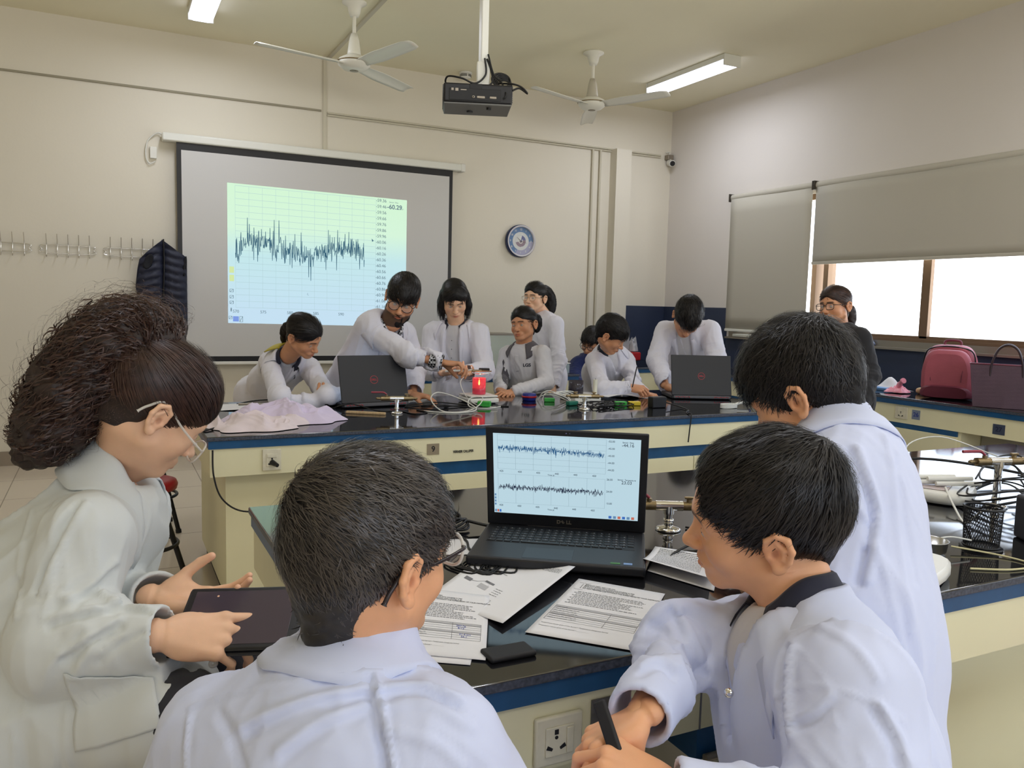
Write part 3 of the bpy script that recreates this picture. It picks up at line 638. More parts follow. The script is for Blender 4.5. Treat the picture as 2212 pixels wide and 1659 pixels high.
# ---- roller blinds
def blind(y0, y1, zb, label):
    r = empty('roller_blind', (XW - .05, y1, 2.39), label=label, cat='blind', group='roller blinds on the window wall')
    part(MB().cyl((XW - .045, y0, 2.385), (XW - .045, y1, 2.385), .030, n=20), 'roller', M_blind, r)
    part(MB().rbox(XW - .09, XW - .001, y1 - .006, y1 + .006, 2.345, 2.42, .003).rbox(XW - .09, XW - .001, y0 - .006, y0 + .006, 2.345, 2.42, .003), 'bracket', mat('dark_bracket', srgb(60, 54, 46), .5), r)
    P = []
    for i in range(12):
        for j in range(10):
            y = y0 + .01 + (y1 - y0 - .02) * i / 11; z = 2.37 + (zb - 2.37) * j / 9; P.append((XW - .068 + .002 * math.sin(y * 5 + j * .2), y, z))
    o = part(MB().sheet(P, 12, 10), 'fabric', M_blind, r); solid(o, .0012)
    part(MB().rbox(XW - .078, XW - .058, y0 + .01, y1 - .01, zb - .012, zb + .012, .004), 'bottom_bar', M_whitep if zb < 1.4 else M_blind, r)
blind(5.128, 6.15, 1.135, 'roller blind pulled fully down, nearest the back corner')
blind(2.86, 5.112, 1.735, 'roller blind pulled halfway above the lady and the backpack')
blind(.45, 2.80, 1.735, 'roller blind pulled halfway, next one along the window wall')
blind(-2.6, .40, 1.735, 'roller blind pulled halfway, at the near end of the window wall')

# ================================================================== laptops
M_lapg = mat('laptop_graphite', srgb(30, 31, 36), .42); M_lapgrey = mat('laptop_grey', srgb(92, 92, 96), .4); M_key = mat('laptop_key', srgb(14, 14, 17), .5); M_redlogo = mat('red_emblem', srgb(168, 40, 50), .4)
def laptop(loc, rz, tilt, label, mode):
    """local x to the right for its user, y towards the hinge, z up, origin at the middle of its front edge"""
    r = empty('laptop', loc, rz, label=label, cat='laptop'); Wd, Dp = .375, .27
    def q(mb, n, m): o = mb.build(n, m); o.parent = r; return o
    q(MB().rbox(-Wd / 2, Wd / 2, 0, Dp, .002, .024, .006), 'base', M_lapg)
    q(MB().rbox(-Wd / 2 + .01, Wd / 2 - .01, Dp - .012, Dp + .008, .006, .024, .004), 'rear_grille', M_lapgrey)
    gv = MB()
    for s in (-1, 1):
        for k in range(6): gv.cyl((s * (.075 + k * .016), Dp + .0085, .012 + .004 * (k % 2)), (s * (.085 + k * .016), Dp + .0085, .019 - .004 * (k % 2)), .0022, n=6)
    q(gv, 'vent_slots', M_redlogo if mode == 'back' else M_black)
    kb = q(MB().rbox(-.165, .165, .115, .235, .0235, .0245, .0005), 'keyboard', M_key)
    km = MB()
    for row in range(6):
        x = -.163; yk = .224 - row * .0195; ws = [.0165] * 15 + [.0165] * 4
        if row == 5: ws = [.02, .0165, .0165, .02, .088, .0165, .0165, .0165, .0165] + [.0165] * 4
        for wk in ws:
            if x + wk > .165: break
            km.rbox(x, x + wk - .0022, yk - .0075, yk + .0075, .0245, .0262, .0008, seg=1); x += wk + .0008
    o = km.build('keys', mat('laptop_keycap', srgb(30, 30, 34), .45)); o.parent = kb
    lg = MB()
    for row in range(6):
        for k in range(18):
            if random.random() < .85: x = -.158 + k * .0175; yk = .224 - row * .0195; lg.add([(x, yk, .0264), (x + .003, yk, .0264), (x + .003, yk + .0035, .0264), (x, yk + .0035, .0264)], [(0, 1, 2, 3)])
    o = lg.build('key_legends', mat('key_legend_grey', srgb(150, 150, 156), .6)); o.parent = kb
    q(MB().rbox(-.07, .035, .012, .088, .0235, .0244, .0004), 'touchpad', mat('touchpad_grey', srgb(22, 25, 33), .35))
    s1 = MB().box(.115, .135, .012, .022, .0240, .0246); q(s1, 'sticker', mat('sticker_green', srgb(60, 120, 40), .4)); q(MB().box(.142, .160, .012, .024, .0240, .0246), 'sticker', mat('sticker_blue', srgb(120, 150, 200), .4))
    # lid
    T = Matrix.Translation((0, Dp - .004, .024)) @ Matrix.Rotation(math.radians(tilt), 4, 'X')   # local: x right, y along the lid, z towards the user
    H = .252
    lid = q(MB().rbox(-Wd / 2, Wd / 2, 0, H, -.004, .004, .003, m=T), 'lid', M_lapg)
    q(MB().cyl(T @ Vector((-.09, -.004, -.002)), T @ Vector((.09, -.004, -.002)), .008, n=14), 'hinge', M_lapg)
    if mode == 'back':
        lg = MB(); mb_ = T @ mtx((0, H * .48, -.0044), (-1, 0, 0), (0, 1, 0)); A = np.linspace(0, 2 * PI, 33)
        for k in range(32):
            P = [mb_ @ Vector((rr * math.cos(a), rr * math.sin(a), .0003)) for rr, a in ((.0195, A[k]), (.0220, A[k]), (.0220, A[k + 1]), (.0195, A[k + 1]))]; lg.add(P, [(0, 1, 2, 3)])
        addtext(lg, 'DELL', .0140, mb_, bold=.0004)
        o = lg.build('logo', M_redlogo); o.parent = lid
        o = MB().box(-.172, .172, .022, H - .012, .0042, .0046, m=T).build('display', M_ledim('laptop_display_dim', srgb(190, 210, 230), .9)); o.parent = lid
        return r
    sw0, sw1, sh0, sh1 = -.170, .170, .032, H - .014
    disp = MB().add([T @ Vector(v) for v in ((sw0, sh0, .0043), (sw1, sh0, .0043), (sw1, sh1, .0043), (sw0, sh1, .0043))], [(0, 1, 2, 3)]).build('display', M_ledim('laptop_display', srgb(186, 214, 226), .95)); disp.parent = lid
    S = lambda u, v, e=.0047: tuple(T @ Vector((sw0 + (sw1 - sw0) * u, sh0 + (sh1 - sh0) * v, e)))
    def s_(mb, name, m): o = mb.build(name, m); o.parent = disp; return o
    g = MB()
    for (v0, v1, nh) in ((.565, .985, 7), (.135, .50, 3)):
        for k in range(nh): vv = v0 + (v1 - v0) * k / (nh - 1); seg(g, S, (.03, vv), (.77, vv), .0022)
        for k in range(7): uu = .03 + .74 * k / 6; seg(g, S, (uu, v0), (uu, v1), .0016)
    s_(g, 'grid_lines', M_ledim('screen_grid', srgb(140, 165, 178), .9))
    S2 = lambda u, v: S(u, v, .0050)
    for v0, sl, am, dr, mt in ((.83, .0, .022, -.02, M_ledim('screen_trace_blue', srgb(24, 84, 132), .9)), (.335, 0, .020, -.0, M_ledim('screen_trace_navy', srgb(14, 26, 60), .9))):
        t = MB(); n = 520; yv = v0 - .0 * np.arange(n) + rng.randn(n) * am + dr * np.linspace(0, 1, n) * 1.5; q_ = rng.randint(0, n, 20); yv[q_] += rng.randn(20) * am * 1.6
        for k in range(n - 1): seg(t, S2, (.035 + .725 * k / n, yv[k]), (.035 + .725 * (k + 1) / n, yv[k + 1]), .0024)
        s_(t, 'trace', mt)
    t = MB(); mt = lambda u, v: T @ mtx((sw0 + (sw1 - sw0) * u, sh0 + (sh1 - sh0) * v, .0049), (1, 0, 0), (0, 1, 0))
    for k, s_t in enumerate(['-52.00', '-45.00', '-43.00', '-44.00', '-44.00']): addtext(t, s_t, .0062, mt(.805, .965 - k * .087))
    for k, s_t in enumerate(['26.00', '24.00', '15.00']): addtext(t, s_t, .0062, mt(.80, .50 - k * .15))
    for k, s_t in enumerate(['425', '430', '435', '440', '445', '450']):
        addtext(t, s_t, .0062, mt(.055 + k * .128, .535)); addtext(t, s_t, .0062, mt(.05 + k * .128, .10))
    addtext(t, 'Time (s)', .0048, mt(.4, .515)); addtext(t, 'Time (s)', .0048, mt(.4, .075)); addtext(t, '-44.16', .011, mt(.915, .925)); addtext(t, '23.03', .011, mt(.915, .47)); addtext(t, 'Sensor  Data', .0048, mt(.915, .96)); addtext(t, 'Sensor  Temperature', .0048, mt(.915, .505))
    s_(t, 'chart_text', M_ledim('screen_text', srgb(60, 76, 90), .9))
    ic = MB()
    for k in range(6):
        u = .80 + k * .031; ic.add([S(u, .012, .005), S(u + .02, .012, .005), S(u + .02, .045, .005), S(u, .045, .005)], [(0, 1, 2, 3)], k % 3)
    for k in range(3): ic.add([S(.005 + k * .016, .012, .005), S(.018 + k * .016, .012, .005), S(.018 + k * .016, .045, .005), S(.005 + k * .016, .045, .005)], [(0, 1, 2, 3)], (k + 1) % 3)
    for k in range(4): ic.add([S(.004, .10 + k * .04, .005), S(.016, .10 + k * .04, .005), S(.016, .125 + k * .04, .005), S(.004, .125 + k * .04, .005)], [(0, 1, 2, 3)], 1)
    s_(ic, 'icons', [M_ledim('icon_blue', srgb(60, 110, 190), .9), M_ledim('icon_slate', srgb(100, 140, 180), .9), M_ledim('icon_red', srgb(200, 110, 90), .9)])
    lg = MB(); addtext(lg, 'D', .0125, T @ mtx((-.0155, .016, .0044), (1, 0, 0), (0, 1, 0)), bold=.0006); addtext(lg, 'E', .0105, T @ mtx((-.0055, .016, .0044), (.8, .6, 0), (-.6, .8, 0)), bold=.0006); addtext(lg, 'LL', .0125, T @ mtx((.0085, .016, .0044), (1, 0, 0), (0, 1, 0)), bold=.0006)
    o = lg.build('logo', M_alu); o.parent = lid
    o = MB().lathe([(.0001, .0046), (.0016, .0046), (.0016, .004)], 10, T @ Matrix.Translation((0, H - .007, 0))).lathe([(.0001, .0046), (.001, .0046), (.001, .004)], 10, T @ Matrix.Translation((.008, H - .007, 0))).build('webcam', mat('webcam_glass', srgb(120, 120, 170), .1)); o.parent = lid
    return r
laptop((.822, 1.427, TH), math.atan2(-.575, .819), 104, 'open black laptop showing two noisy charts on the nearest bench', 'front')
laptop((1.235, 4.37, TH), PI + .10, 106, 'black laptop with red round emblem, its lid in front of the leaning girl and teacher', 'back')
laptop((3.385, 4.19, TH), PI - .40, 104, 'black laptop with red round emblem, in front of the boy with his head bowed', 'back')

# ================================================================== gas taps
def gas_tap(x, y, z, rz, h, label, lever):
    r = empty('gas_tap', (x, y, z), rz, label=label, cat='gas tap', group='twin gas taps on the benches')
    def q(mb, n, m): o = mb.build(n, m); o.parent = r; return o
    q(MB().lathe([(.001, 0), (.030, 0), (.032, .003), (.028, .008), (.012, .012), (.001, .012)], 28), 'flange', M_chrome)
    q(MB().cyl((0, 0, .01), (0, 0, h - .012), .0105, n=18).lathe([(.0105, .02), (.0125, .02), (.0125, .03), (.0105, .03)], 18), 'post', M_chrome)
    q(MB().cyl((-.034, 0, h), (.034, 0, h), .0125, n=18).cyl((0, 0, h - .02), (0, 0, h), .0135, n=18), 'tee', M_chrome)
    for s in (-1, 1):
        v = q(MB().cyl((s * .034, 0, h), (s * .072, 0, h), .0115, n=10).cyl((s * .072, 0, h), (s * .078, 0, h), .013, n=6).cyl((s * .05, 0, h), (s * .05, 0, h + .018), .007, n=10), 'valve', M_brass)
        o = MB().lathe([(.0058, 0), (.007, .002), (.0052, .006), (.007, .008), (.0050, .013), (.0065, .016), (.004, .024), (.001, .024)], 14, mtx((s * .078, 0, h), (0, 1, 0), (0, 0, s), (s, 0, 0))).build('hose_nozzle', M_brass); o.parent = v
        if lever and s < 0: o = MB().tube(spline([(s * .05, 0, h + .019), (s * .062, 0, h + .028), (s * .075, 0, h + .030), (s * .125, 0, h + .030)]), [.004] * 8 + [.0045] * 17, 8).build('lever', mat('red_lever', srgb(150, 60, 74), .4)); o.parent = v
        else: o = MB().rbox(s * .05 - .012, s * .05 + .012, -.005, .005, h + .018, h + .024, .002).build('lever', M_brass); o.parent = v
gas_tap(1.25, 1.606, TH, -.45, .062, 'chrome gas tap right of the laptop on the nearest bench', True)
gas_tap(1.287, 3.842, TH, -.25, .075, 'gas tap with a red lever, before the laptop at the projector-screen end', True)
gas_tap(2.30, 3.72, TH, -.4, .072, 'gas tap among the tangled cables before the boy writing', False)
gas_tap(2.314, 1.455, TH, -.25, .135, 'tall gas tap beside the mesh pencil cup', True)

# ================================================================== papers
def bilerp(c, u, v):
    a, b, d, e = [Vector(q) for q in c]      # TL, TR, BR, BL
    return (a * (1 - u) + b * u) * (1 - v) + (e * (1 - u) + d * u) * v
def sheet_paper(c, label, content, curl=None, z0=0.0, name='worksheet'):
    """c: corners TL,TR,BR,BL on the bench; content(mb, P): draws with P(u, v)"""
    n = 18; cc = [(p[0], p[1], TH + .0012 + z0) for p in c]
    def P(u, v, e=0.0):
        q = bilerp(cc, u, v); q.z += (curl(u, v) if curl else 0) + e; return q
    r = MB().sheet([P(i / (n - 1), j / (n - 1)) for i in range(n) for j in range(n)], n, n).build(name, M_paper, label=label, cat='paper', group='printed worksheets on the bench')
    solid(r, .0003)
    if content:
        t = MB(); content(t, lambda u, v: P(u, v, .0006))
        o = t.build('printing', [M_ink, M_greyink, mat('pen_ink', srgb(50, 70, 170), .6), mat('grey_shading', srgb(180, 180, 184), .8)]); o.parent = r
    return r
def words(mb, P, u0, u1, v, h=.008, mi=0, dens=.8):
    u = u0
    while u < u1:
        w = random.uniform(.012, .045); w = min(w, u1 - u)
        mb.add([P(u, v), P(u + w, v), P(u + w, v + h), P(u, v + h)], [(0, 1, 2, 3)], mi); u += w + .008
def ptext(mb, P, u, v, s, h, mi=0, W_=.21, bold=0.0, dy=None):
    """a line of real text following the sheet; h in sheet-height units"""
    vs, fs = textmesh(s, 1.0, extrude=0, bold=bold, align='LEFT'); k = h
    return mb.add([P(u + x * k * 1.15, v - y_ * k) for x, y_, _ in vs], fs, mi)
def sheetA(mb, P):
    for k, s in enumerate(['The task: use sensors to measure the energy released by a burning fuel', 'and calculate the heat gained by the water in the can above the flame']): ptext(mb, P, .06, .05 + k * .022, s, .020)
    for k in range(4): words(mb, P, .06, .92, .095 + k * .02, .007, 1)
    ptext(mb, P, .10, .19, 'Q: What is the difference in temperature and energy', .020, 1)
    for k, s in enumerate(['CHEMICALS:', '1. Water', '2. Candle', '', 'Equipment List:', '1. Tripod stand', '2. Stop watch with thermometer', '3. Temperature probe', '4. Candle', '5. Spirit lamp', 'Schematic diagram:']): ptext(mb, P, .08 + (.05 if s[:1].isdigit() else 0), .27 + k * .027, s, .022)
    for u0, v0, u1, v1, mi in ((.10, .66, .20, .70, 1), (.34, .60, .46, .625, 1), (.32, .66, .44, .72, 3), (.46, .80, .62, .802, 0), (.46, .90, .62, .902, 0), (.46, .80, .463, .90, 0), (.617, .80, .62, .90, 0)): mb.add([P(u0, v0), P(u1, v0), P(u1, v1), P(u0, v1)], [(0, 1, 2, 3)], mi)
    for k in range(4): words(mb, P, .52, .62, .64 + k * .03, .006, 1)
    pts = [(.2, .68), (.27, .66), (.34, .61), (.40, .61), (.42, .66)]
    for a, b in zip(pts, pts[1:]): mb.add([P(*a), P(*b), P(b[0], b[1] + .004), P(a[0], a[1] + .004)], [(0, 1, 2, 3)], 1)
def sheetB(mb, P, pen=False):
    for k, s in enumerate(['Safety Checklist:', '1.  Before you begin, wear a lab coat', '2.  Make sure that you know which parts are going to heat', '3.  Do not try to touch any apparatus when a burner is up', '4.  DO NOT PERFORM LAB WITHOUT THE SUPERVISION OF YOUR INSTRUCTOR']): ptext(mb, P, .05 + (.05 if k else 0), .07 + k * .024, s, .022 if k else .018, 0 if k else 1, bold=.02 if k else 0)
    ptext(mb, P, .05, .20, 'Procedure:', .020, 1)
    for k in range(10): words(mb, P, .09 if k % 2 else .12, random.uniform(.6, .93), .235 + k * .024, .008, 1)
    x0, x1, y0 = .04, .93, .52
    mb.add([P(x0, y0), P(x1, y0), P(x1, y0 + .03), P(x0, y0 + .03)], [(0, 1, 2, 3)], 3); mb.add([P(x0, y0 + .12), P(x1, y0 + .12), P(x1, y0 + .15), P(x0, y0 + .15)], [(0, 1, 2, 3)], 3)
    for k in range(9): v = y0 + k * .03; mb.add([P(x0, v), P(x1, v), P(x1, v + .0022), P(x0, v + .0022)], [(0, 1, 2, 3)], 0)
    for u in (x0, .62, x1): mb.add([P(u, y0), P(u + .003, y0), P(u + .003, y0 + .24), P(u, y0 + .24)], [(0, 1, 2, 3)], 0)
    for k, s in enumerate(['Single Candle', 'Mass before burning / m1 (g)', 'Mass after burning / m2 (g)', 'Change in mass / (m1-m2) (g)', 'Temperature before burning / T1', 'Temperature after burning / T2', 'Change in temperature / (T2-T1)']): ptext(mb, P, .055, y0 + .024 + k * .03, s, .019)
    ptext(mb, P, .05, .82, 'Temperature rise per gram of wax burned = Temperature change/wax burned', .018); ptext(mb, P, .05, .865, 'Temperature rise per gram of wax burned = ____________', .018)
    if pen:
        for k, (v, s) in enumerate(((.565, '247.7g'), (.60, '9/12'), (.685, '21.4 cm'), (.72, '34.1'))):
            ptext(mb, P, .66 + .02 * k, v, s, .035, 2)
# papers
curlA = lambda u, v: .045 * max(0, u - .55) ** 1.5 * 1.6 * (1 - .5 * v) + .006 * math.sin(u * 3)
sheet_paper([(.828, 1.673), (.865, 1.395), (.585, 1.200), (.545, 1.415)][0:4] if False else [(.548, 1.41), (.828, 1.675), (.880, 1.40), (.600, 1.200)], 'worksheet with a schematic diagram and curled corner, in front of the laptop', None, None) if False else None
A_ = [(0.828, 1.673, 0.770), (0.849, 1.387, 0.770), (0.597, 1.205, 0.770), (0.548, 1.409, 0.770)]
sheet_paper(A_, 'worksheet with a schematic diagram and curled corner, right in front of the laptop', sheetA, lambda u, v: .03 * max(0, u - .5) ** 1.5 * 2 * (1 - v * .6))
B_ = [(0.849, 1.372, 0.770), (0.959, 1.232, 0.770), (0.748, 1.040, 0.770), (0.623, 1.173, 0.770)]
sheet_paper(B_, 'worksheet with an empty results table, nearest the smiling boy\'s sleeve', sheetB, None, .0008)
C2 = [(0.513, 1.402, 0.770), (0.624, 1.331, 0.770), (0.489, 1.095, 0.770), (0.389, 1.162, 0.770)]
sheet_paper(C2, 'plain sheet lying under the worksheet with blue handwriting', None, None, .0, 'paper_sheet')
C_ = [(0.507, 1.465, 0.770), (0.639, 1.350, 0.770), (0.516, 1.098, 0.770), (0.392, 1.184, 0.770)]
sheet_paper(C_, 'worksheet with blue handwriting beside the boy with clear glasses', lambda mb, P: sheetB(mb, P, True), None, .0016)
D_ = [(1.124, 1.489, 0.770), (1.209, 1.381, 0.770), (1.055, 1.220, 0.770), (1.005, 1.371, 0.770)]
def foldD(u, v): return .004 + .02 * (v ** 2)
sheet_paper(D_, 'folded worksheet right of the laptop behind the smiling boy\'s chin', lambda mb, P: [words(mb, P, .1, .85, .08 + k * .07, .02, 0 if k < 4 else 1) for k in range(12)], foldD)
sheet_paper([(p[0] + .004, p[1] - .012, 0) for p in D_], 'lower leaf of the folded worksheet right of the laptop', None, lambda u, v: .001, 0.0, 'paper_sheet')
# mouse-side scrap, charger and cables left of the laptop
sheet_paper([(.70, 1.73, 0), (.80, 1.70, 0), (.77, 1.58, 0), (.66, 1.62, 0)], 'small white paper under the black charger cable', None, None, 0, 'paper_sheet')
cb = MB(); cc = Vector((.735, 1.80, TH + .012))
for k in range(7): cb.tube([cc + Vector((.055 * math.cos(a) * (1 - .07 * k), .035 * math.sin(a) * (1 - .05 * k), .004 * k + .006 * math.sin(a * 2 + k))) for a in np.linspace(0, 2 * PI, 29)[:-1]], .0032, 6, closed=True)
cb.tube(spline([cc + Vector((.05, -.01, .01)), cc + Vector((.09, -.04, .002)), cc + Vector((.12, -.05, 0))]), .004, 6).tube(spline([cc + Vector((-.02, -.03, 0)), (.74, 1.70, TH + .004), (.72, 1.62, TH + .004), (.76, 1.56, TH + .004), (.70, 1.50, TH + .004)]), .003, 6)
cb.build('coiled_cable', M_cord, label='coiled black charger cable beside the open laptop', cat='cable')
cb = MB()
for k in range(8): x = .66 + .01 * k; cb.tube(spline([(x, 1.60 - .012 * k, TH + .003 + .003 * (k % 3)), (x - .03, 1.55 - .008 * k, TH + .004), (x + .02 * math.sin(k), 1.48 - .004 * k, TH + .003), (x + .05, 1.52, TH + .006)], 6), .0022, 6)
cb.build('sensor_leads', M_cord, label='thin black leads tangled on the bench before the worksheet', cat='cable')
# phone near the front edge by the boy
MB().rbox(.52, .60, 1.085, 1.13, TH, TH + .009, .004).build('pencil_case', M_dark, label='flat dark pencil case near the front edge of the nearest bench', cat='pencil case')
MB().tube(spline([(1.30, 1.60, TH + .004), (1.33, 1.52, TH + .005), (1.22, 1.45, TH + .02), (1.12, 1.42, TH + .006), (1.07, 1.36, TH + .004)]), .003, 6).build('black_cable', M_cord, label='black cable lying between the gas tap and the folded worksheet', cat='cable')

# ================================================================== far bench things
# candle on kitchen scale
r = empty('kitchen_scale', (1.90, 4.16, TH), label='white digital scale under the red candle jar', cat='scale')
part(MB().rbox(1.785, 1.96, 4.07, 4.25, TH + .004, TH + .032, .008), 'body', M_white, r)
part(MB().rbox(1.79, 1.955, 4.075, 4.245, TH + .036, TH + .046, .004), 'pan', M_white, r)
part(MB().box(1.80, 1.945, 4.09, 4.23, TH, TH + .004), 'feet', M_dark, r)
zc = TH + .046
r = empty('candle_jar', (1.875, 4.16, zc), label='red translucent candle jar with a lit flame on the white scale', cat='candle')
T = Matrix.Translation((1.875, 4.16, zc))
M_rg = mat('red_glass', srgb(250, 80, 104), .08, alpha=.62, spec=.6)
part(MB().lathe([(.001, .001), (.037, .001), (.038, .005), (.038, .092), (.0355, .092), (.0355, .006), (.001, .006)], 36, T), 'jar', M_rg, r)
part(MB().lathe([(.001, .0065), (.034, .0065), (.034, .036), (.001, .038)], 30, T), 'wax', mat('pink_wax', srgb(196, 70, 110), .4), r)
part(MB().cyl((1.875, 4.16, zc + .037), (1.875, 4.16, zc + .052), .0012, n=6), 'wick', M_black, r)
part(MB().lathe([(.0005, .05), (.004, .056), (.0052, .062), (.0035, .072), (.0005, .084)], 14, T), 'flame', mat('flame', (1, .45, .08, 1), .5, emit=14, ecol=(1, .42, .08, 1)), r)
l = bpy.data.lights.new('candle_flame', 'POINT'); l.energy = .10; l.color = (1, .45, .15); l.shadow_soft_size = .006
o = bpy.data.objects.new('candle_flame', l); COL.objects.link(o); o.location = (0, 0, .088); o.parent = r
# temperature probe held above the candle is built with the hands
def cable(pts, rr, m, label, name='cable', cat='cable', k=7): return MB().tube(spline(pts, k), rr, 6).build(name, m, label=label, cat=cat)
zt = TH + .003
cable([(1.44, 3.87, zt), (1.50, 3.80, zt), (1.60, 3.76, zt), (1.70, 3.80, zt + .01), (1.66, 3.92, zt + .05), (1.56, 3.98, zt + .08), (1.50, 3.93, zt + .05), (1.53, 3.84, zt), (1.64, 3.80, zt), (1.74, 3.86, zt + .02), (1.80, 3.95, zt + .05), (1.75, 4.0, zt + .04), (1.72, 3.93, zt + .005), (1.80, 3.88, zt), (1.90, 3.93, zt)], .0032, M_wcord, 'white sensor lead looping in front of the candle scale', 'white_lead')
cable([(1.87, 4.30, TH + .15), (1.80, 4.25, TH + .11), (1.79, 4.15, TH + .04), (1.80, 4.0, zt), (1.87, 3.92, zt)], .003, M_wcord, 'white lead dropping from the temperature probe to the bench', 'white_lead')
cable([(1.40, 4.05, zt), (1.55, 4.02, zt + .01), (1.70, 3.98, zt), (1.85, 3.96, zt), (1.95, 3.93, zt)], .0035, M_cord, 'black lead running from the laptop to the green plug', 'black_lead')
cable([(1.42, 4.10, zt), (1.60, 4.12, zt + .01), (1.74, 4.06, zt), (1.88, 3.98, zt)], .0035, M_cord, 'upper black lead running behind the white loops', 'black_lead')
cable([(1.0, 4.05, zt), (1.1, 4.0, zt + .03), (1.22, 3.93, zt), (1.32, 3.90, zt), (1.36, 3.78, zt), (1.44, 3.82, zt), (1.42, 3.92, zt)], .003, M_cord, 'thin black lead curling round the foot of the red-lever gas tap', 'black_lead')
part_ = MB().rbox(1.79, 1.86, 3.955, 3.995, TH, TH + .03, .004, m=Matrix.Translation((1.825, 3.975, 0)) @ Matrix.Rotation(-.6, 4, 'Z') @ Matrix.Translation((-1.825, -3.975, 0)))
part_.build('sensor_plug', M_green, label='green sensor plug lying left of the candle scale', cat='plug')
MB().rbox(1.265, 1.31, 3.815, 3.845, TH + .0, TH + .006, .002).build('indicator_light', mat('green_led', (0.05, .6, .15, 1), .3, emit=2.5, ecol=(.1, 1, .25, 1)), label='small glowing green indicator at the foot of the red-lever tap', cat='indicator light') if False else None
g = MB().rbox(-.10, .10, -.011, .011, 0, .012, .003, m=mtx((1.135, 3.86, TH), (.82, -.57, 0), (.57, .82, 0), (0, 0, 1)))
g.build('wooden_stick', M_wood, label='pale wooden stick in front of the laptop with the leaning girl', cat='stick')
r = empty('cup', (2.20, 4.17, TH), label='small blue jar with a red band between the two laptops', cat='jar')
T = Matrix.Translation((2.20, 4.17, TH))
part(MB().lathe([(.001, 0), (.036, 0), (.04, .004), (.04, .038), (.036, .042), (.001, .042)], 28, T), 'jar', M_bluep, r)
part(MB().lathe([(.0405, .018), (.044, .018), (.044, .028), (.0405, .028)], 28, T), 'band', M_red, r)
for i, (dx, dy, hh) in enumerate(((0, 0, .03), (.02, -.02, .04), (.01, .02, .05))):
    cable([(2.24 + dx, 4.14 + dy, zt), (2.26 + dx, 4.12, zt + hh), (2.33, 4.10 + dy, zt + hh), (2.40, 4.05 + dy, zt), (2.46 + dx, 4.0, zt)], .0028, M_wcord, ('lowest', 'middle', 'highest')[i] + ' arching white lead beside the blue and red jar', 'white_lead')['group'] = 'white leads by the blue and red jar'
MB().rbox(-.03, .03, -.018, .018, 0, .022, .004, m=mtx((2.285, 4.08, TH), (.9, -.4, 0), (.4, .9, 0), (0, 0, 1))).build('sensor_plug', M_green, label='green sensor plug beside the blue and red jar', cat='plug')
# clutter by the boy who writes
MB().rbox(2.42, 2.60, 4.02, 4.20, TH, TH + .03, .006).build('kitchen_scale', M_white, label='white digital scale holding the dark beaker before the writing boy', cat='scale')
r = empty('dark_beaker', (2.50, 4.12, TH + .03), label='dark translucent beaker on the scale before the writing boy', cat='beaker')
part(MB().lathe([(.001, .001), (.042, .001), (.045, .003), (.045, .085), (.043, .085), (.043, .006), (.001, .006)], 28, Matrix.Translation((2.49, 4.13, TH + .03))), 'glass', mat('smoked_glass', srgb(60, 56, 66), .1, alpha=.7), r)
r = empty('white_candle', (2.58, 4.06, TH + .03), label='tall white candle standing beside the dark beaker', cat='candle')
part(MB().cyl((2.58, 4.06, TH + .03), (2.58, 4.06, TH + .125), .013, n=18), 'wax', mat('candle_wax', srgb(232, 230, 212), .5), r)
part(MB().cyl((2.58, 4.06, TH + .125), (2.58, 4.06, TH + .134), .0012, n=6), 'wick', M_black, r)
cb = MB()
for k in range(9):
    a0 = k * .9; c0 = Vector((2.42 + .05 * (k % 5), 3.86 - .03 * (k % 4), zt + .004 * (k % 3)))
    cb.tube(spline([c0 + Vector((.10 * math.cos(a0 + t) * (1 + .4 * math.sin(2 * t + k)), .06 * math.sin(a0 + t * 1.3), .012 * abs(math.sin(t * 2 + k)))) for t in np.linspace(0, 4.5, 8)], 6), .0030, 6)
cb.build('cable_tangle', M_cord, label='tangle of black leads around the gas tap before the writing boy', cat='cable')
cb = MB()
for k in range(5):
    c0 = Vector((2.30 + .02 * k, 3.98 + .01 * k, zt)); cb.tube(spline([c0 + Vector((.055 * math.cos(t), .03 * math.sin(t), .06 * max(0, math.sin(t * .5 + .2 * k)))) for t in np.linspace(0, 6.0, 10)], 6), .003, 6)
cb.build('cable_tangle', M_wcord, label='tangle of white leads left of the dark beaker', cat='cable')
for x, y, rz, m, lb in ((2.33, 3.90, .2, mat('teal_plastic', srgb(30, 110, 90), .4), 'dark green sensor plug with a blue tip among the black leads'), (2.60, 3.82, -.2, M_green, 'bright green sensor plug beside the yellow one'), (2.68, 3.80, -.3, M_yellow, 'yellow connector joined to the green plug')):
    MB().rbox(-.035, .035, -.016, .016, 0, .024, .005, m=mtx((x, y, TH), (math.cos(rz), math.sin(rz), 0), (-math.sin(rz), math.cos(rz), 0), (0, 0, 1))).build('sensor_plug', m, label=lb, cat='plug')
r = empty('power_adapter', (2.75, 3.68, TH), label='black power adapter brick left of the bowed boy\'s laptop', cat='power adapter')
part(MB().rbox(2.705, 2.80, 3.66, 3.71, TH, TH + .062, .006), 'brick', M_black, r)
part(MB().tube(spline([(2.80, 3.68, TH + .03), (2.86, 3.62, TH + .01), (2.84, 3.52, TH + .004), (2.78, 3.46, TH + .004), (2.74, 3.40, TH + .003), (2.735, 3.363, TH + .004), (2.72, 3.352, .70), (2.715, 3.353, .63)]), .0035, 6), 'cord', M_cord, r)
sheet_paper([(2.62, 4.42, 0), (2.98, 4.30, 0), (3.0, 4.08, 0), (2.70, 4.10, 0)], 'white worksheet under the writing boy\'s hand', None, lambda u, v: .012 + .012 * math.sin(u * 5) * v)
r = empty('test_tube_holder', (3.25, 3.56, TH), label='white rolled leads and clear tube by the right end of the bench across the aisle', cat='lead')
tt = MB()
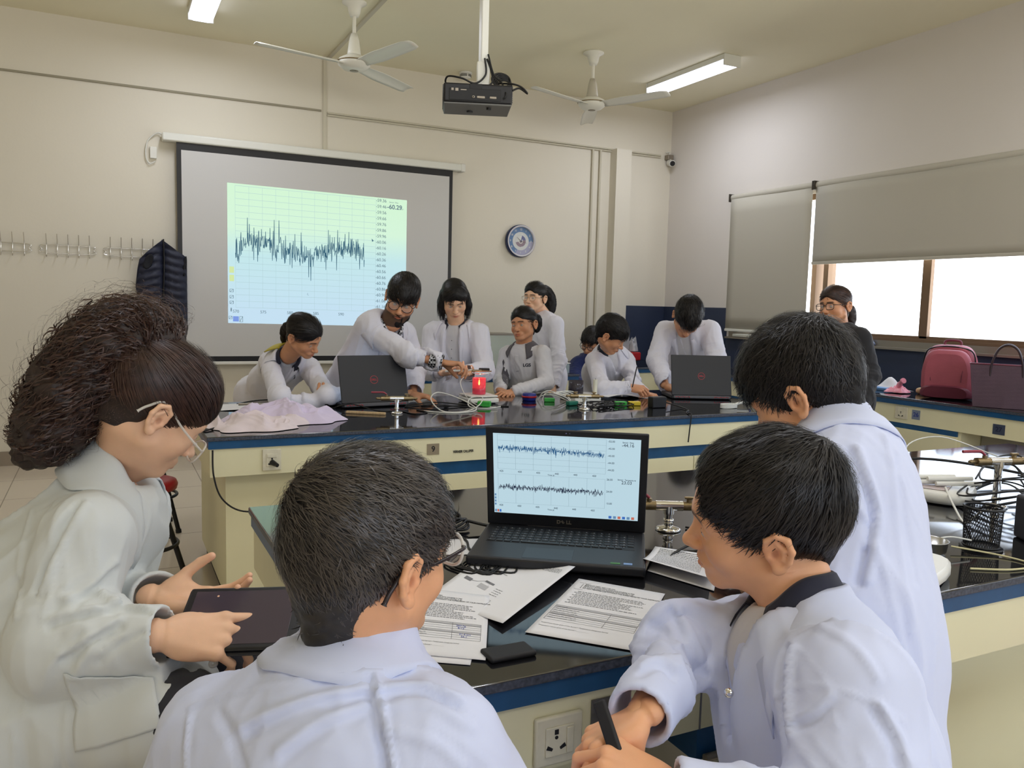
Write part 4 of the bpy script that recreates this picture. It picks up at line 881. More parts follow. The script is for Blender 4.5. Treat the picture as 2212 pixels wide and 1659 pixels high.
for k in range(4): tt.tube([(3.15 + .055 * math.cos(a), 3.55 + .025 * math.sin(a), TH + .005 + .006 * k) for a in np.linspace(0, 2 * PI, 25)[:-1]], .0035, 6, closed=True)
part(tt, 'coil', M_wcord, r); part(MB().cyl((3.19, 3.56, TH + .015), (3.36, 3.62, TH + .03), .008, n=12), 'tube', M_wcord, r); part(MB().cyl((3.36, 3.62, TH + .03), (3.38, 3.63, TH + .032), .010, n=12), 'blue_cap', M_bluep, r)

# white coats dropped on the bench
def heap(cx, cy, rx, ry, hgt, seed, label, m, n=90, name='folded_lab_coat', spikes=6):
    rs = np.random.RandomState(seed); ph = rs.rand(spikes, 4) * 6.28; P = []
    for i in range(n):
        rr = (i / (n - 1)) ** .8
        for j in range(n):
            a = 2 * PI * j / (n - 1)
            e = 1 + .16 * math.sin(3 * a + ph[0, 0]) + .10 * math.sin(5 * a + ph[1, 1]) + .05 * math.sin(11 * a + ph[2, 2])
            x = rr * e * math.cos(a); y = rr * e * math.sin(a)
            f = sum((1 - abs(math.sin(1.6 * x * (k + 1.3) + ph[k, 1] + 2.3 * y * math.cos(ph[k, 2]) + .9 * math.sin(2.2 * y + ph[k, 3])))) ** 2.2 / (k + 2) for k in range(spikes))
            h = hgt * (1 - rr ** 3.2) * (.35 + .75 * f) + .004
            P.append((cx + x * rx, cy + y * ry, TH + .002 + h))
    return MB().sheet(P, n, n).build(name, m, label=label, cat='lab coat')
M_lil = mat('lilac_cotton', srgb(214, 202, 226), .85, sheen=.2, bump=.15, bscale=300); M_pinkc = mat('rosy_white_cotton', srgb(224, 210, 214), .85, sheen=.2, bump=.15, bscale=300)
sheet_paper([(.50, 4.40, 0), (.98, 4.30, 0), (.93, 4.10, 0), (.47, 4.15, 0)], 'worksheet and lesson papers beside the leaning girl\'s elbow', lambda mb, P: [words(mb, P, .62, .9, .2 + k * .12, .03, 1) for k in range(4)], lambda u, v: .006 * math.sin(u * 4))
MB().cyl((.60, 4.30, TH + .012), (.72, 4.27, TH + .012), .006, n=10).build('marker_pen', M_alu, label='grey marker pen lying on the papers by the leaning girl', cat='pen')
cable([(.60, 4.36, TH + .006), (.72, 4.38, TH + .02), (.90, 4.34, TH + .02), (1.02, 4.25, TH + .006), (1.08, 4.18, TH + .005)], .004, M_cord, 'black cable running over the papers to the leaning girl\'s laptop')
cable([(.34, 3.50, TH + .003), (.45, 3.62, TH + .01), (.55, 3.75, TH + .02)], .004, M_cord, 'black cable running under the dropped coats')

# ================================================================== right end of the nearest bench
def mesh_cup(x, y, z, label):
    r = empty('pencil_cup', (x, y, z), label=label, cat='pencil cup'); R0, R1, H = .038, .042, .10
    T = Matrix.Translation((x, y, z))
    part(MB().lathe([(.001, .001), (R0 + .008, .001), (R0 + .009, .004), (R0, .006), (.001, .006)], 32, T), 'base', M_blackm, r)
    def loop(rad, zz): return [(x + rad * math.cos(a), y + rad * math.sin(a), z + zz) for a in np.linspace(0, 2 * PI, 41)[:-1]]
    part(MB().tube(loop(R1, H), .0028, 8, closed=True), 'rim', M_blackm, r); part(MB().tube(loop(R0 + .001, .008), .0025, 8, closed=True), 'rim', M_blackm, r)
    w = MB(); n = 44; m_ = 22
    for s in (-1, 1):
        for k in range(n):
            w.tube([(x + (R0 + (R1 - R0) * t) * math.cos(2 * PI * (k + s * t * 7) / n), y + (R0 + (R1 - R0) * t) * math.sin(2 * PI * (k + s * t * 7) / n), z + .006 + (H - .006) * t) for t in np.linspace(0, 1, 12)], .0007, 3, caps=False)
    part(w, 'wire_mesh', M_blackm, r)
mesh_cup(1.865, 1.20, TH, 'empty black wire mesh pencil cup on the nearest bench')
r = empty('steel_bowl', (1.72, 1.235, TH), label='small steel bowl beside the tall boy\'s coat', cat='bowl')
part(MB().lathe([(.001, .002), (.03, .002), (.038, .006), (.042, .03), (.044, .031), (.0425, .0315), (.0405, .030), (.0365, .008), (.001, .005)], 32, Matrix.Translation((1.71, 1.225, TH))), 'bowl', mat('steel', (.55, .55, .55, 1), .25, metal=1.0), r)
part(MB().tube(spline([(1.752, 1.225, TH + .03), (1.78, 1.215, TH + .032), (1.82, 1.195, TH + .025)]), .0022, 6), 'handle', M_wcord, r)
def lab_scale(x, y, rz, label):
    r = empty('bench_scale', (x, y, TH), rz, label=label, cat='scale', group='white bench scales on the nearest bench')
    def q(mb, n, m): o = mb.build(n, m); o.parent = r; return o
    pts = [(.11, -.10), (.125, .03), (.10, .09), (-.10, .09), (-.125, .03), (-.11, -.10)]
    def ringp(k, zz): return [(px * k, py * k, zz) for px, py in [tuple(p)[:2] for p in spline([(a, b, 0) for a, b in pts], 5, True)]]
    b = MB(); L = [ringp(.93, .004), ringp(1.0, .012), ringp(1.0, .028), ringp(.95, .036)]; n = len(L[0]); vs = sum(L, [])
    b.add(vs, [(i * n + k, i * n + (k + 1) % n, (i + 1) * n + (k + 1) % n, (i + 1) * n + k) for i in range(3) for k in range(n)], 0, True); b.add(L[0], [tuple(range(n))[::-1]]); b.add(L[3], [tuple(range(n))])
    q(b, 'body', M_white); q(MB().rbox(-.085, .085, -.05, .07, .036, .041, .003), 'pan', mat('scale_pan', srgb(190, 176, 176), .25)); q(MB().box(-.08, .08, -.07, .07, 0, .004), 'feet', M_dark)
    return r
lab_scale(1.465, 1.15, .35, 'white bench scale half hidden behind the tall boy\'s coat, near the front edge')
lab_scale(2.26, 1.62, .5, 'white bench scale with rolled wires on it, behind the mesh cup')
tt = MB()
for k in range(5): tt.cyl((2.17 + .012 * k, 1.66 - .02 * k, TH + .05 + .012 * (k % 2)), (2.29 + .012 * k, 1.60 - .02 * k, TH + .053 + .012 * (k % 2)), .007, n=10)
tt.build('white_tube_bundle', M_white, label='bundle of white tubes lying on the scale behind the mesh cup', cat='tubes')
cable([(2.18, 1.62, TH + .06), (2.30, 1.75, TH + .13), (2.42, 1.72, TH + .16), (2.5, 1.6, TH + .12), (2.38, 1.48, TH + .13)], .002, M_wcord, 'thin white wire arching over the scale behind the mesh cup', 'white_lead')
cable([(2.22, 1.55, TH + .045), (2.12, 1.45, TH + .02), (2.04, 1.36, TH + .004), (1.98, 1.28, TH + .06)], .003, M_wcord, 'white lead running from the scale to the mesh cup', 'white_lead')
cable([(1.77, 1.21, TH + .012), (1.84, 1.13, TH + .004), (1.84, 1.06, TH + .003), (1.76, 1.06, TH + .003), (1.68, 1.10, TH + .003)], .0024, mat('cream_lead', srgb(206, 196, 150), .5), 'pale yellow lead curling before the mesh cup', 'yellow_lead')
cb = MB()
for k in range(9):
    c0 = Vector((2.34 + .02 * (k % 4), 1.47 - .015 * (k % 3), TH + .02 + .018 * (k % 6)))
    cb.tube(spline([c0 + Vector((.14 * math.cos(t + k) * (1 + .5 * math.sin(t + k)), .10 * math.sin(t * 1.2 + k), .02 * math.sin(t * 2 + k * 2))) for t in np.linspace(0, 4.2, 8)], 6), .0026, 6)
cb.tube(spline([(1.95, 1.95, TH + .01), (2.2, 1.98, TH + .02), (2.5, 1.85, TH + .06), (2.75, 1.65, TH + .03), (2.7, 1.5, TH + .02)], 8), .005, 6)
cb.build('cable_tangle', M_cord, label='tangle of black leads draped round the tall gas tap', cat='cable')
r = empty('power_adapter', (2.05, 1.14, TH), label='black power box at the right edge beside the mesh cup', cat='power adapter')
part(MB().rbox(-.05, .06, -.035, .035, 0, .11, .008, m=mtx((2.075, 1.185, TH), (.85, -.5, 0), (.5, .85, 0), (0, 0, 1))), 'box', mat('adapter_black', srgb(34, 32, 44), .45), r)
v = MB()
for k in range(6): v.box(-.045 + k * .008, -.041 + k * .008, -.036, -.034, .085, .10, m=mtx((2.075, 1.185, TH), (.85, -.5, 0), (.5, .85, 0), (0, 0, 1)))
part(v, 'vent_slots', M_black, r)

# ================================================================== window counter things
def backpack():
    r = empty('backpack', (5.04, 3.56, TH), -1.12, label='dusty red backpack standing on the window counter', cat='backpack')
    M_bp = mat('dusty_red_nylon', srgb(166, 84, 96), .55, noise=.1, nscale=8, bump=.2, bscale=60); M_bd = mat('maroon_nylon', srgb(112, 50, 64), .5)
    def q(mb, n, m): o = mb.build(n, m); o.parent = r; return o
    # local: x width, y depth (front at -y), z up
    def shell(w, y0, y1, z0, z1, rnd, top):
        L = []; ns = 9; no = 40
        for s in range(ns):
            t = s / (ns - 1); yy = y0 + (y1 - y0) * t; k = 1 - rnd * (2 * abs(t - .5)) ** 3.5
            ring_ = []
            for a in np.linspace(0, 2 * PI, no + 1)[:-1]:
                ca, sa = math.cos(a), math.sin(a); ex = .42
                X = w * k * math.copysign(abs(ca) ** ex, ca); Z = math.copysign(abs(sa) ** (top if sa > 0 else .3), sa)
                X *= (1 - .16 * max(0, Z)); ring_.append((X, yy - .02 * max(0, Z), (z0 + z1) / 2 + (z1 - z0) / 2 * k * Z))
            L.append(ring_)
        b = MB(); b.add(sum(L, []), [(i * no + j, i * no + (j + 1) % no, (i + 1) * no + (j + 1) % no, (i + 1) * no + j) for i in range(ns - 1) for j in range(no)], 0, True)
        b.add(L[0], [tuple(range(no))[::-1]], 0, True); b.add(L[-1], [tuple(range(no))], 0, True); return b
    q(shell(.168, -.01, .13, .003, .36, .12, .55), 'main_compartment', M_bp)
    q(shell(.155, -.09, .0, .02, .33, .18, .6), 'front_pocket', M_bp)
    q(shell(.157, -.094, .0, .004, .095, .18, .5), 'bottom_panel', M_bd)
    q(MB().tube(spline([(-.158, -.005, .10), (-.145, -.01, .30), (-.06, -.02, .345), (.06, -.02, .345), (.145, -.01, .30), (.158, -.005, .10)], 8), .0045, 6), 'zip', M_black)
    q(MB().tube(spline([(-.09, -.095, .12), (-.10, -.085, .27)], 6), .003, 6).tube(spline([(.09, -.097, .12), (.10, -.087, .28)], 6), .003, 6), 'piping', M_bd)
    q(MB().tube(spline([(-.05, .08, .35), (-.04, .08, .385), (.04, .08, .385), (.05, .08, .35)], 6), .008, 8), 'grab_handle', M_bd)
    q(MB().tube(spline([(-.07, .13, .34), (-.08, .19, .25), (-.09, .17, .10), (-.10, .12, .03)], 6), .014, 6), 'shoulder_strap', M_bd); q(MB().tube(spline([(.07, .13, .34), (.10, .19, .25), (.12, .17, .12), (.12, .12, .03)], 6), .014, 6), 'shoulder_strap', M_bd)
    return r
bp = backpack()
def handbag():
    r = empty('handbag', (4.93, 3.10, TH), -1.02, label='dark maroon tote handbag with two handles beside the backpack', cat='handbag')
    M_hb = mat('maroon_leather', srgb(74, 52, 66), .45, noise=.1, nscale=10, bump=.1, bscale=120)
    def q(mb, n, m): o = mb.build(n, m); o.parent = r; return o
    b = MB(); n = 12; L = []
    for j in range(n):
        t = j / (n - 1); w = .165 + .03 * t; d = .075 - .035 * t; z = .26 * t + .002; L.append([(-w, -d, z), (0, -d - .006 * (1 - t), z), (w, -d, z), (w + .004, 0, z), (w, d, z), (0, d, z), (-w, d, z), (-w - .004, 0, z)])
    b.add(sum(L, []), [(i * 8 + k, i * 8 + (k + 1) % 8, (i + 1) * 8 + (k + 1) % 8, (i + 1) * 8 + k) for i in range(n - 1) for k in range(8)]); b.add(L[0], [tuple(range(8))[::-1]])
    q(b, 'body', M_hb); q(MB().tube([(x, y, .262) for x, y, _ in L[-1]], .0035, 6, closed=True), 'rim', mat('maroon_edge', srgb(110, 50, 66), .4))
    for y in (-.045, .045): q(MB().tube(spline([(-.085, y, .19), (-.08, y, .27), (-.05, y * 1.1, .355), (0, y * 1.15, .385), (.05, y * 1.1, .355), (.08, y, .27), (.085, y, .19)], 8), .0065, 8), 'handle', mat('dark_handle', srgb(52, 38, 44), .35))
    return r
handbag()
M_pink = mat('pink_polythene', srgb(244, 160, 178), .25, bump=.8, bscale=25)
solid(heap(5.03, 3.93, .085, .075, .055, 21, 'tied pink plastic bag on the window counter beside the backpack', M_pink, 46, 'plastic_bag'), .001)
bpy.data.objects['plastic_bag']['category'] = 'plastic bag'
MB().tube(spline([(5.01, 3.91, TH + .05), (4.99, 3.88, TH + .08), (4.98, 3.85, TH + .095)]), [.018] * 6 + [.012] * 6 + [.02] * 5, 10).build('knot', M_pink, bpy.data.objects['plastic_bag'])
MB().rbox(5.10, 5.20, 3.77, 3.85, TH, TH + .045, .018).build('bread_roll', mat('tan_bun', srgb(196, 170, 130), .7, noise=.15, nscale=20), label='tan wrapped bun between the pink bag and the backpack', cat='food')
o = MB().sheet([(5.14 + .12 * u - .05 * v, 4.26 - .26 * v - .06 * u, TH + .004 + .09 * math.exp(-((u - .5) ** 2) * 9 - ((v - .45) ** 2) * 12)) for u in np.linspace(0, 1, 14) for v in np.linspace(0, 1, 14)], 14, 14).build('paper_sheet', M_paper, label='creased white paper peaked up on the window counter beside the lady', cat='paper')
solid(o, .0008)
MB().rbox(5.04, 5.12, 4.04, 4.22, TH, TH + .02, .004).build('blue_folder', mat('pale_blue_card', srgb(96, 140, 190), .5), label='blue folder lying under the creased paper', cat='folder')
# window ledge things
MB().rbox(XW - .055, XW - .005, 5.55, 6.05, 1.073, 1.10, .006).build('ledge_tray', M_whitep, label='white tray lying on the ledge below the fully lowered blind', cat='tray')
cb = MB()
for k in range(4): cb.tube([(XW - .03 + .02 * math.cos(a), 4.50 + .05 * math.sin(a) + .01 * k, 1.09 + .012 * k + .01 * math.sin(2 * a)) for a in np.linspace(0, 2 * PI, 17)[:-1]], .005, 6, closed=True)
cb.build('coiled_hose', mat('pale_blue_hose', srgb(150, 165, 200), .3), label='small coil of pale hose on the window ledge behind the lady', cat='hose')
# far corner counter things
r = empty('red_basket', (4.50, 6.52, TH), label='red basket on the far corner counter', cat='basket')
part(MB().rbox(4.40, 4.60, 6.44, 6.60, TH + .05, TH + .13, .012), 'body', M_red, r); part(MB().box(4.43, 4.57, 6.46, 6.58, TH, TH + .05), 'stand', M_dark, r)
MB().rbox(4.41, 4.50, 6.50, 6.53, TH + .13, TH + .29, .006, m=Matrix.Translation((0, 0, 0))).build('clear_folder', mat('clear_sheet', srgb(190, 190, 196), .2, alpha=.55), label='clear plastic pane standing in the red basket', cat='plastic pane')
solid(heap(4.55, 6.52, .05, .05, .16, 5, 'clear plastic bag heaped in the red basket', mat('clear_polythene', srgb(200, 200, 205), .2, alpha=.6), 30, 'plastic_bag'), .001)
for o in bpy.data.objects:
    if o.name.startswith('plastic_bag') and o['label'].startswith('clear'): o['category'] = 'plastic bag'; o.location.z = .13
r = empty('small_scale', (4.37, 6.34, TH), label='small white scale with a dark dial on the far corner counter', cat='scale')
part(MB().rbox(4.32, 4.42, 6.30, 6.38, TH, TH + .02, .006).cyl((4.37, 6.34, TH + .02), (4.37, 6.34, TH + .05), .02), 'base', M_white, r); part(MB().rbox(4.305, 4.435, 6.29, 6.39, TH + .05, TH + .09, .012), 'head', M_white, r); part(MB().rbox(4.33, 4.40, 6.287, 6.291, TH + .058, TH + .082, .001), 'dial', M_black, r)
MB().cyl((4.24, 6.36, TH), (4.24, 6.36, TH + .11), .034, n=20).build('beige_jar', mat('beige_can', srgb(190, 180, 150), .4), label='beige cylindrical jar beside the small white scale', cat='jar')
# things on the third bench
MB().rbox(1.95, 2.75, 5.72, 6.1, TH, TH + .012, .003).build('drawing_board', M_white, label='long white board lying on the bench before the back wall', cat='board')
r = empty('tape_roll', (2.18, 5.78, TH + .012), label='black and green tape rolls by the teacher\'s sleeve', cat='tape')
part(MB().cyl((2.17, 5.80, TH + .012), (2.17, 5.80, TH + .055), .055, n=24), 'roll', M_black, r); part(MB().lathe([(.054, .02), (.0565, .02), (.0565, .028), (.054, .028)], 24, Matrix.Translation((2.17, 5.80, TH + .012))), 'stripe', mat('olive_stripe', srgb(120, 130, 50), .5), r)
r = empty('glass_cabinet', (2.9, 6.2, TH), label='glass-sided display box on the bench behind the bob-haired girl', cat='display box')
part(MB().box(2.68, 3.05, 6.0, 6.3, TH, TH + .02).box(2.68, 3.05, 6.0, 6.3, TH + .30, TH + .315).box(2.68, 2.69, 6.0, 6.01, TH, TH + .3).box(3.04, 3.05, 6.0, 6.01, TH, TH + .3), 'frame', M_alu, r)
part(MB().box(2.69, 3.04, 6.004, 6.008, TH + .02, TH + .30), 'pane', mat('pale_glass', srgb(190, 214, 206), .1, alpha=.35), r)
r = empty('stationery_box', (3.36, 5.82, TH), label='clear plastic box at the end of the bench before the man in navy', cat='plastic box')
part(MB().rbox(3.28, 3.42, 5.78, 5.90, TH, TH + .08, .008), 'tub', mat('cloudy_plastic', srgb(190, 210, 220), .2, alpha=.6), r)
part(MB().rbox(3.275, 3.425, 5.775, 5.905, TH + .08, TH + .088, .003), 'lid', M_white, r)

# ================================================================== figures: smooth-blended volumes turned into one surface
V3 = lambda *a: np.array(a, dtype=np.float64)
def creases(V, Q, lines, w=.012, h=.007):
    for L in lines:
        k = 1.0
        if isinstance(L[0], (int, float)): k = L[0]; L = L[1:]
        V = emboss(V, normals(V, Q), L, w * (.7 + .3 * abs(k)), h * k)
    return V
def nrm(v): v = np.asarray(v, float); return v / (np.linalg.norm(v) + 1e-12)
def capd(P, a, b, ra, rb, flat=None, ratio=1.0):
    a = np.asarray(a, float); b = np.asarray(b, float); ba = b - a; L2 = max(ba @ ba, 1e-12)
    x, y, z = P[0] - a[0], P[1] - a[1], P[2] - a[2]
    h = np.clip((x * ba[0] + y * ba[1] + z * ba[2]) / L2, 0, 1)
    x = x - h * ba[0]; y = y - h * ba[1]; z = z - h * ba[2]
    if flat is not None:
        q = (x * flat[0] + y * flat[1] + z * flat[2]) * (1 / ratio - 1); x = x + q * flat[0]; y = y + q * flat[1]; z = z + q * flat[2]
        return (np.sqrt(x * x + y * y + z * z) - (ra + (rb - ra) * h)) * (0.5 + 0.5 * ratio)
    return np.sqrt(x * x + y * y + z * z) - (ra + (rb - ra) * h)
def elld(P, c, r, R=None):
    x, y, z = P[0] - c[0], P[1] - c[1], P[2] - c[2]
    if R is not None:                     # R rows: local axes
        x, y, z = x * R[0][0] + y * R[0][1] + z * R[0][2], x * R[1][0] + y * R[1][1] + z * R[1][2], x * R[2][0] + y * R[2][1] + z * R[2][2]
    k0 = np.sqrt((x / r[0]) ** 2 + (y / r[1]) ** 2 + (z / r[2]) ** 2); k1 = np.sqrt((x / r[0] ** 2) ** 2 + (y / r[1] ** 2) ** 2 + (z / r[2] ** 2) ** 2)
    return k0 * (k0 - 1) / np.maximum(k1, 1e-6)
class Vol:
    def __init__(s, lo, hi, h):
        s.h = h; s.lo = np.asarray(lo, float) - 4 * h; s.n = np.ceil((np.asarray(hi, float) + 4 * h - s.lo) / h).astype(int) + 1
        s.d = np.full(s.n, .08, np.float32)
    def grid(s, lo, hi):
        i0 = np.clip(np.floor((np.asarray(lo) - s.lo) / s.h).astype(int), 0, s.n); i1 = np.clip(np.ceil((np.asarray(hi) - s.lo) / s.h).astype(int) + 1, 0, s.n)
        sl = tuple(slice(a, b) for a, b in zip(i0, i1)); ax = [s.lo[k] + s.h * np.arange(i0[k], i1[k]) for k in range(3)]
        return sl, (ax[0][:, None, None], ax[1][None, :, None], ax[2][None, None, :])
    def op(s, fn, lo, hi, k=.01, mode='u'):
        pad = k + 3 * s.h; sl, P = s.grid(np.asarray(lo) - pad, np.asarray(hi) + pad); a = s.d[sl]
        if a.size == 0: return s
        b = fn(P).astype(np.float32)
        if mode == 's': b = -b
        if mode == 'u': h = np.maximum(k - np.abs(a - b), 0) / max(k, 1e-9); s.d[sl] = np.minimum(a, b) - h * h * k * .25
        else: h = np.maximum(k - np.abs(a - b), 0) / max(k, 1e-9); s.d[sl] = np.maximum(a, b) + h * h * k * .25
        return s
    def cap(s, a, b, ra, rb=None, k=.01, mode='u', flat=None, ratio=1.0):
        rb = ra if rb is None else rb; a = np.asarray(a, float); b = np.asarray(b, float); R = max(ra, rb)
        return s.op(lambda P: capd(P, a, b, ra, rb, flat, ratio), np.minimum(a, b) - R, np.maximum(a, b) + R, k, mode)
    def chain(s, pts, rs, k=.01, mode='u', **kw):
        for i in range(len(pts) - 1): s.cap(pts[i], pts[i + 1], rs[i], rs[i + 1], k, mode, **kw)
        return s
    def ell(s, c, r, R=None, k=.01, mode='u'):
        m = max(r); c = np.asarray(c, float)
        return s.op(lambda P: elld(P, c, r, R), c - m, c + m, k, mode)
    def cut(s, c, n, rad, k=.002):
        """remove what lies beyond the plane through c with normal n, within rad of c"""
        c = np.asarray(c, float); n = nrm(n)
        def fn(P):
            x, y, z = P[0] - c[0], P[1] - c[1], P[2] - c[2]; return np.maximum(-(x * n[0] + y * n[1] + z * n[2]), np.sqrt(x * x + y * y + z * z) - rad)
        return s.op(fn, c - rad, c + rad, k, 's')
    def mesh(s):
        d = s.d; ins = d < 0
        c = np.zeros(np.array(d.shape) - 1, np.int8)
        for i in (0, 1):
            for j in (0, 1):
                for k in (0, 1): c += ins[i:i + c.shape[0], j:j + c.shape[1], k:k + c.shape[2]]
        act = (c > 0) & (c < 8); I = np.argwhere(act); idx = np.full(act.shape, -1, np.int64); idx[act] = np.arange(len(I))
        acc = np.zeros((len(I), 3)); cnt = np.zeros(len(I))
        cor = [(i, j, k) for i in (0, 1) for j in (0, 1) for k in (0, 1)]
        for a in cor:
            for ax in range(3):
                if a[ax]: continue
                b = list(a); b[ax] = 1
                da = d[I[:, 0] + a[0], I[:, 1] + a[1], I[:, 2] + a[2]]; db = d[I[:, 0] + b[0], I[:, 1] + b[1], I[:, 2] + b[2]]
                m = (da < 0) != (db < 0); t = np.where(m, da / np.where(m, da - db, 1), 0)
                p = np.array(a, float)[None, :].repeat(len(I), 0); p[:, ax] += t; acc += np.where(m[:, None], p, 0); cnt += m
        V = s.lo + (I + acc / cnt[:, None]) * s.h
        Q = []
        for ax in range(3):
            o = [k for k in range(3) if k != ax]
            A = ins[tuple(slice(None, -1) if k == ax else slice(None) for k in range(3))]; B = ins[tuple(slice(1, None) if k == ax else slice(None) for k in range(3))]
            E = np.argwhere(A != B)
            E = E[(E[:, o[0]] > 0) & (E[:, o[1]] > 0) & (E[:, o[0]] < act.shape[o[0]]) & (E[:, o[1]] < act.shape[o[1]])]
            q = []
            for (u, v) in ((-1, -1), (0, -1), (0, 0), (-1, 0)):
                e = E.copy(); e[:, o[0]] += u; e[:, o[1]] += v; q.append(idx[e[:, 0], e[:, 1], e[:, 2]])
            q = np.stack(q, 1); flip = A[E[:, 0], E[:, 1], E[:, 2]]
            if ax == 1: flip = ~flip
            q = np.where(flip[:, None], q, q[:, ::-1]); Q.append(q)
        Q = np.concatenate(Q); Q = Q[(Q >= 0).all(1)]
        return V, Q
def normals(V, Q):
    n = np.cross(V[Q[:, 2]] - V[Q[:, 0]], V[Q[:, 3]] - V[Q[:, 1]]); N = np.zeros_like(V)
    for k in range(4): np.add.at(N, Q[:, k], n)
    return N / (np.linalg.norm(N, axis=1, keepdims=True) + 1e-12)
def smooth(V, Q, it=1, lam=.5):
    for _ in range(it):
        S = np.zeros_like(V); C = np.zeros(len(V))
        for k in range(4):
            a = Q[:, k]; b = Q[:, (k + 1) % 4]; np.add.at(S, a, V[b]); np.add.at(S, b, V[a]); np.add.at(C, a, 1); np.add.at(C, b, 1)
        V = V + lam * (S / np.maximum(C, 1)[:, None] - V)
    return V
def npmesh(name, V, Q, mats, parent=None, colors=None, smoothsh=True, **kw):
    me = bpy.data.meshes.new(name); V = np.asarray(V, np.float32); Q = np.asarray(Q, np.int32); k = Q.shape[1]
    me.vertices.add(len(V)); me.vertices.foreach_set('co', V.ravel()); me.loops.add(Q.size); me.loops.foreach_set('vertex_index', Q.ravel())
    me.polygons.add(len(Q)); me.polygons.foreach_set('loop_start', np.arange(0, Q.size, k, dtype=np.int32))
    me.polygons.foreach_set('use_smooth', np.full(len(Q), smoothsh)); me.update(calc_edges=True)
    for m in (mats if isinstance(mats, (list, tuple)) else [mats]): me.materials.append(m)
    if colors is not None:
        at = me.color_attributes.new('tint', 'FLOAT_COLOR', 'POINT'); c = np.ones((len(V), 4), np.float32); c[:, :3] = colors; at.data.foreach_set('color', c.ravel())
    o = bpy.data.objects.new(name, me); COL.objects.link(o)
    return put(o, parent, **kw)
def _hash(x, y, z, s):
    h = (x.astype(np.int64) * 374761393 + y.astype(np.int64) * 668265263 + z.astype(np.int64) * 2147483647 + s * 1274126177) & 0x7fffffff
    h = ((h ^ (h >> 13)) * 1274126177) & 0x7fffffff; return ((h ^ (h >> 16)) & 0xffff) / 32767.5 - 1
def noise(P, s=0):
    f = np.floor(P); t = P - f; t = t * t * (3 - 2 * t); r = 0
    for i in (0, 1):
        for j in (0, 1):
            for k in (0, 1):
                w = (t[:, 0] if i else 1 - t[:, 0]) * (t[:, 1] if j else 1 - t[:, 1]) * (t[:, 2] if k else 1 - t[:, 2])
                r = r + w * _hash(f[:, 0] + i, f[:, 1] + j, f[:, 2] + k, s)
    return r
def folds(V, N, regs, keep=None):
    """cloth folds: each region (a, b, radius, direction the folds run, spacing, height, seed)"""
    D = np.zeros(len(V)); Wt = np.zeros(len(V)) + 1e-4
    for (a, b, rad, v, sp, amp, seed) in regs:
        a = np.asarray(a, float); b = np.asarray(b, float); v = nrm(v); u = nrm(np.cross(v, [0.31, .2, .93])); w = np.cross(v, u)
        ba = b - a; h = np.clip(((V - a) @ ba) / max(ba @ ba, 1e-9), 0, 1); dist = np.linalg.norm(V - a - h[:, None] * ba, axis=1)
        wt = np.exp(-(dist / rad) ** 4)
        if keep is not None:
            for c in keep: wt = wt * np.clip((np.linalg.norm(V - c, axis=1) - .05) / .05, 0.06, 1)
        q = np.stack([V @ u / sp, V @ w / sp, V @ v / (sp * 4.5)], 1)
        q = q + .45 * np.stack([noise(q * .7 + 9, seed), noise(q * .7 + 31, seed + 1), noise(q * .7 + 57, seed + 2) * .4], 1)
        r = (1 - np.abs(noise(q, seed + 3)) * 2); r = np.sign(r) * np.abs(r) ** 1.6; r2 = 1 - np.abs(noise(q * np.array([2.3, 2.3, 1.5]) + 5, seed + 5)) * 2; r2 = np.sign(r2) * np.abs(r2) ** 1.5
        D += wt * amp * (r * .80 + r2 * .34); Wt += wt
    return V + N * (D / np.maximum(Wt, 1))[:, None]
def onsurf(V, p, eye=(0, 0, 1.32), tol=.008):
    """the vertex of V seen first in the direction of p"""
    e = np.array(eye, float); d = nrm(np.asarray(p, float) - e); r = V - e; t = r @ d; q = np.linalg.norm(r - t[:, None] * d, axis=1); m = q < tol
    if not m.any(): return int(np.argmin(q))
    i = np.where(m)[0]; return int(i[np.argmin(t[i] + q[i] * 2)])
def emboss(V, N, pts, w, hgt, side=None):
    """raise (or sink) a line along pts"""
    sp_ = [np.array(tuple(q)) for q in spline(pts, 5)]; pts = [V[onsurf(V, p)] for p in sp_]
    for _ in range(3): pts = [pts[0]] + [(pts[i - 1] + pts[i] * 2 + pts[i + 1]) / 4 for i in range(1, len(pts) - 1)] + [pts[-1]]
    best = np.full(len(V), 9.)
    for a, b in zip(pts, pts[1:]):
        ba = b - a; h = np.clip(((V - a) @ ba) / max(ba @ ba, 1e-9), 0, 1); best = np.minimum(best, np.linalg.norm(V - a - h[:, None] * ba, axis=1))
    k = np.clip(1 - best / w, 0, 1); k = k * k * (3 - 2 * k)
    if side is not None: k = k * ((N @ nrm(side)) > 0)
    return V + N * (hgt * k)[:, None]
def drape(name, corners, V, Q, off, m, parent, nu=24, nv=24, th=.0015, roundc=0.0, **kw):
    """a cloth patch laid on a surface: pockets, lapels, badges"""
    bv = drape.cache.get(id(V))
    if bv is None: bv = BVHTree.FromPolygons([tuple(p) for p in V], [tuple(int(i) for i in q) for q in Q]); drape.cache = {id(V): bv}; drape.keep = V
    P = []; corners = [V[onsurf(V, c)] for c in corners]
    for i in range(nu):
        for j in range(nv):
            p = bilerp(corners, i / (nu - 1), j / (nv - 1)); loc, n, _, _ = bv.find_nearest(p); P.append(tuple(loc + n * off) if loc is not None else tuple(p))
    o = MB().sheet(P, nu, nv).build(name, m, parent, **kw); solid(o, th); return o
drape.cache = {}; drape.keep = None

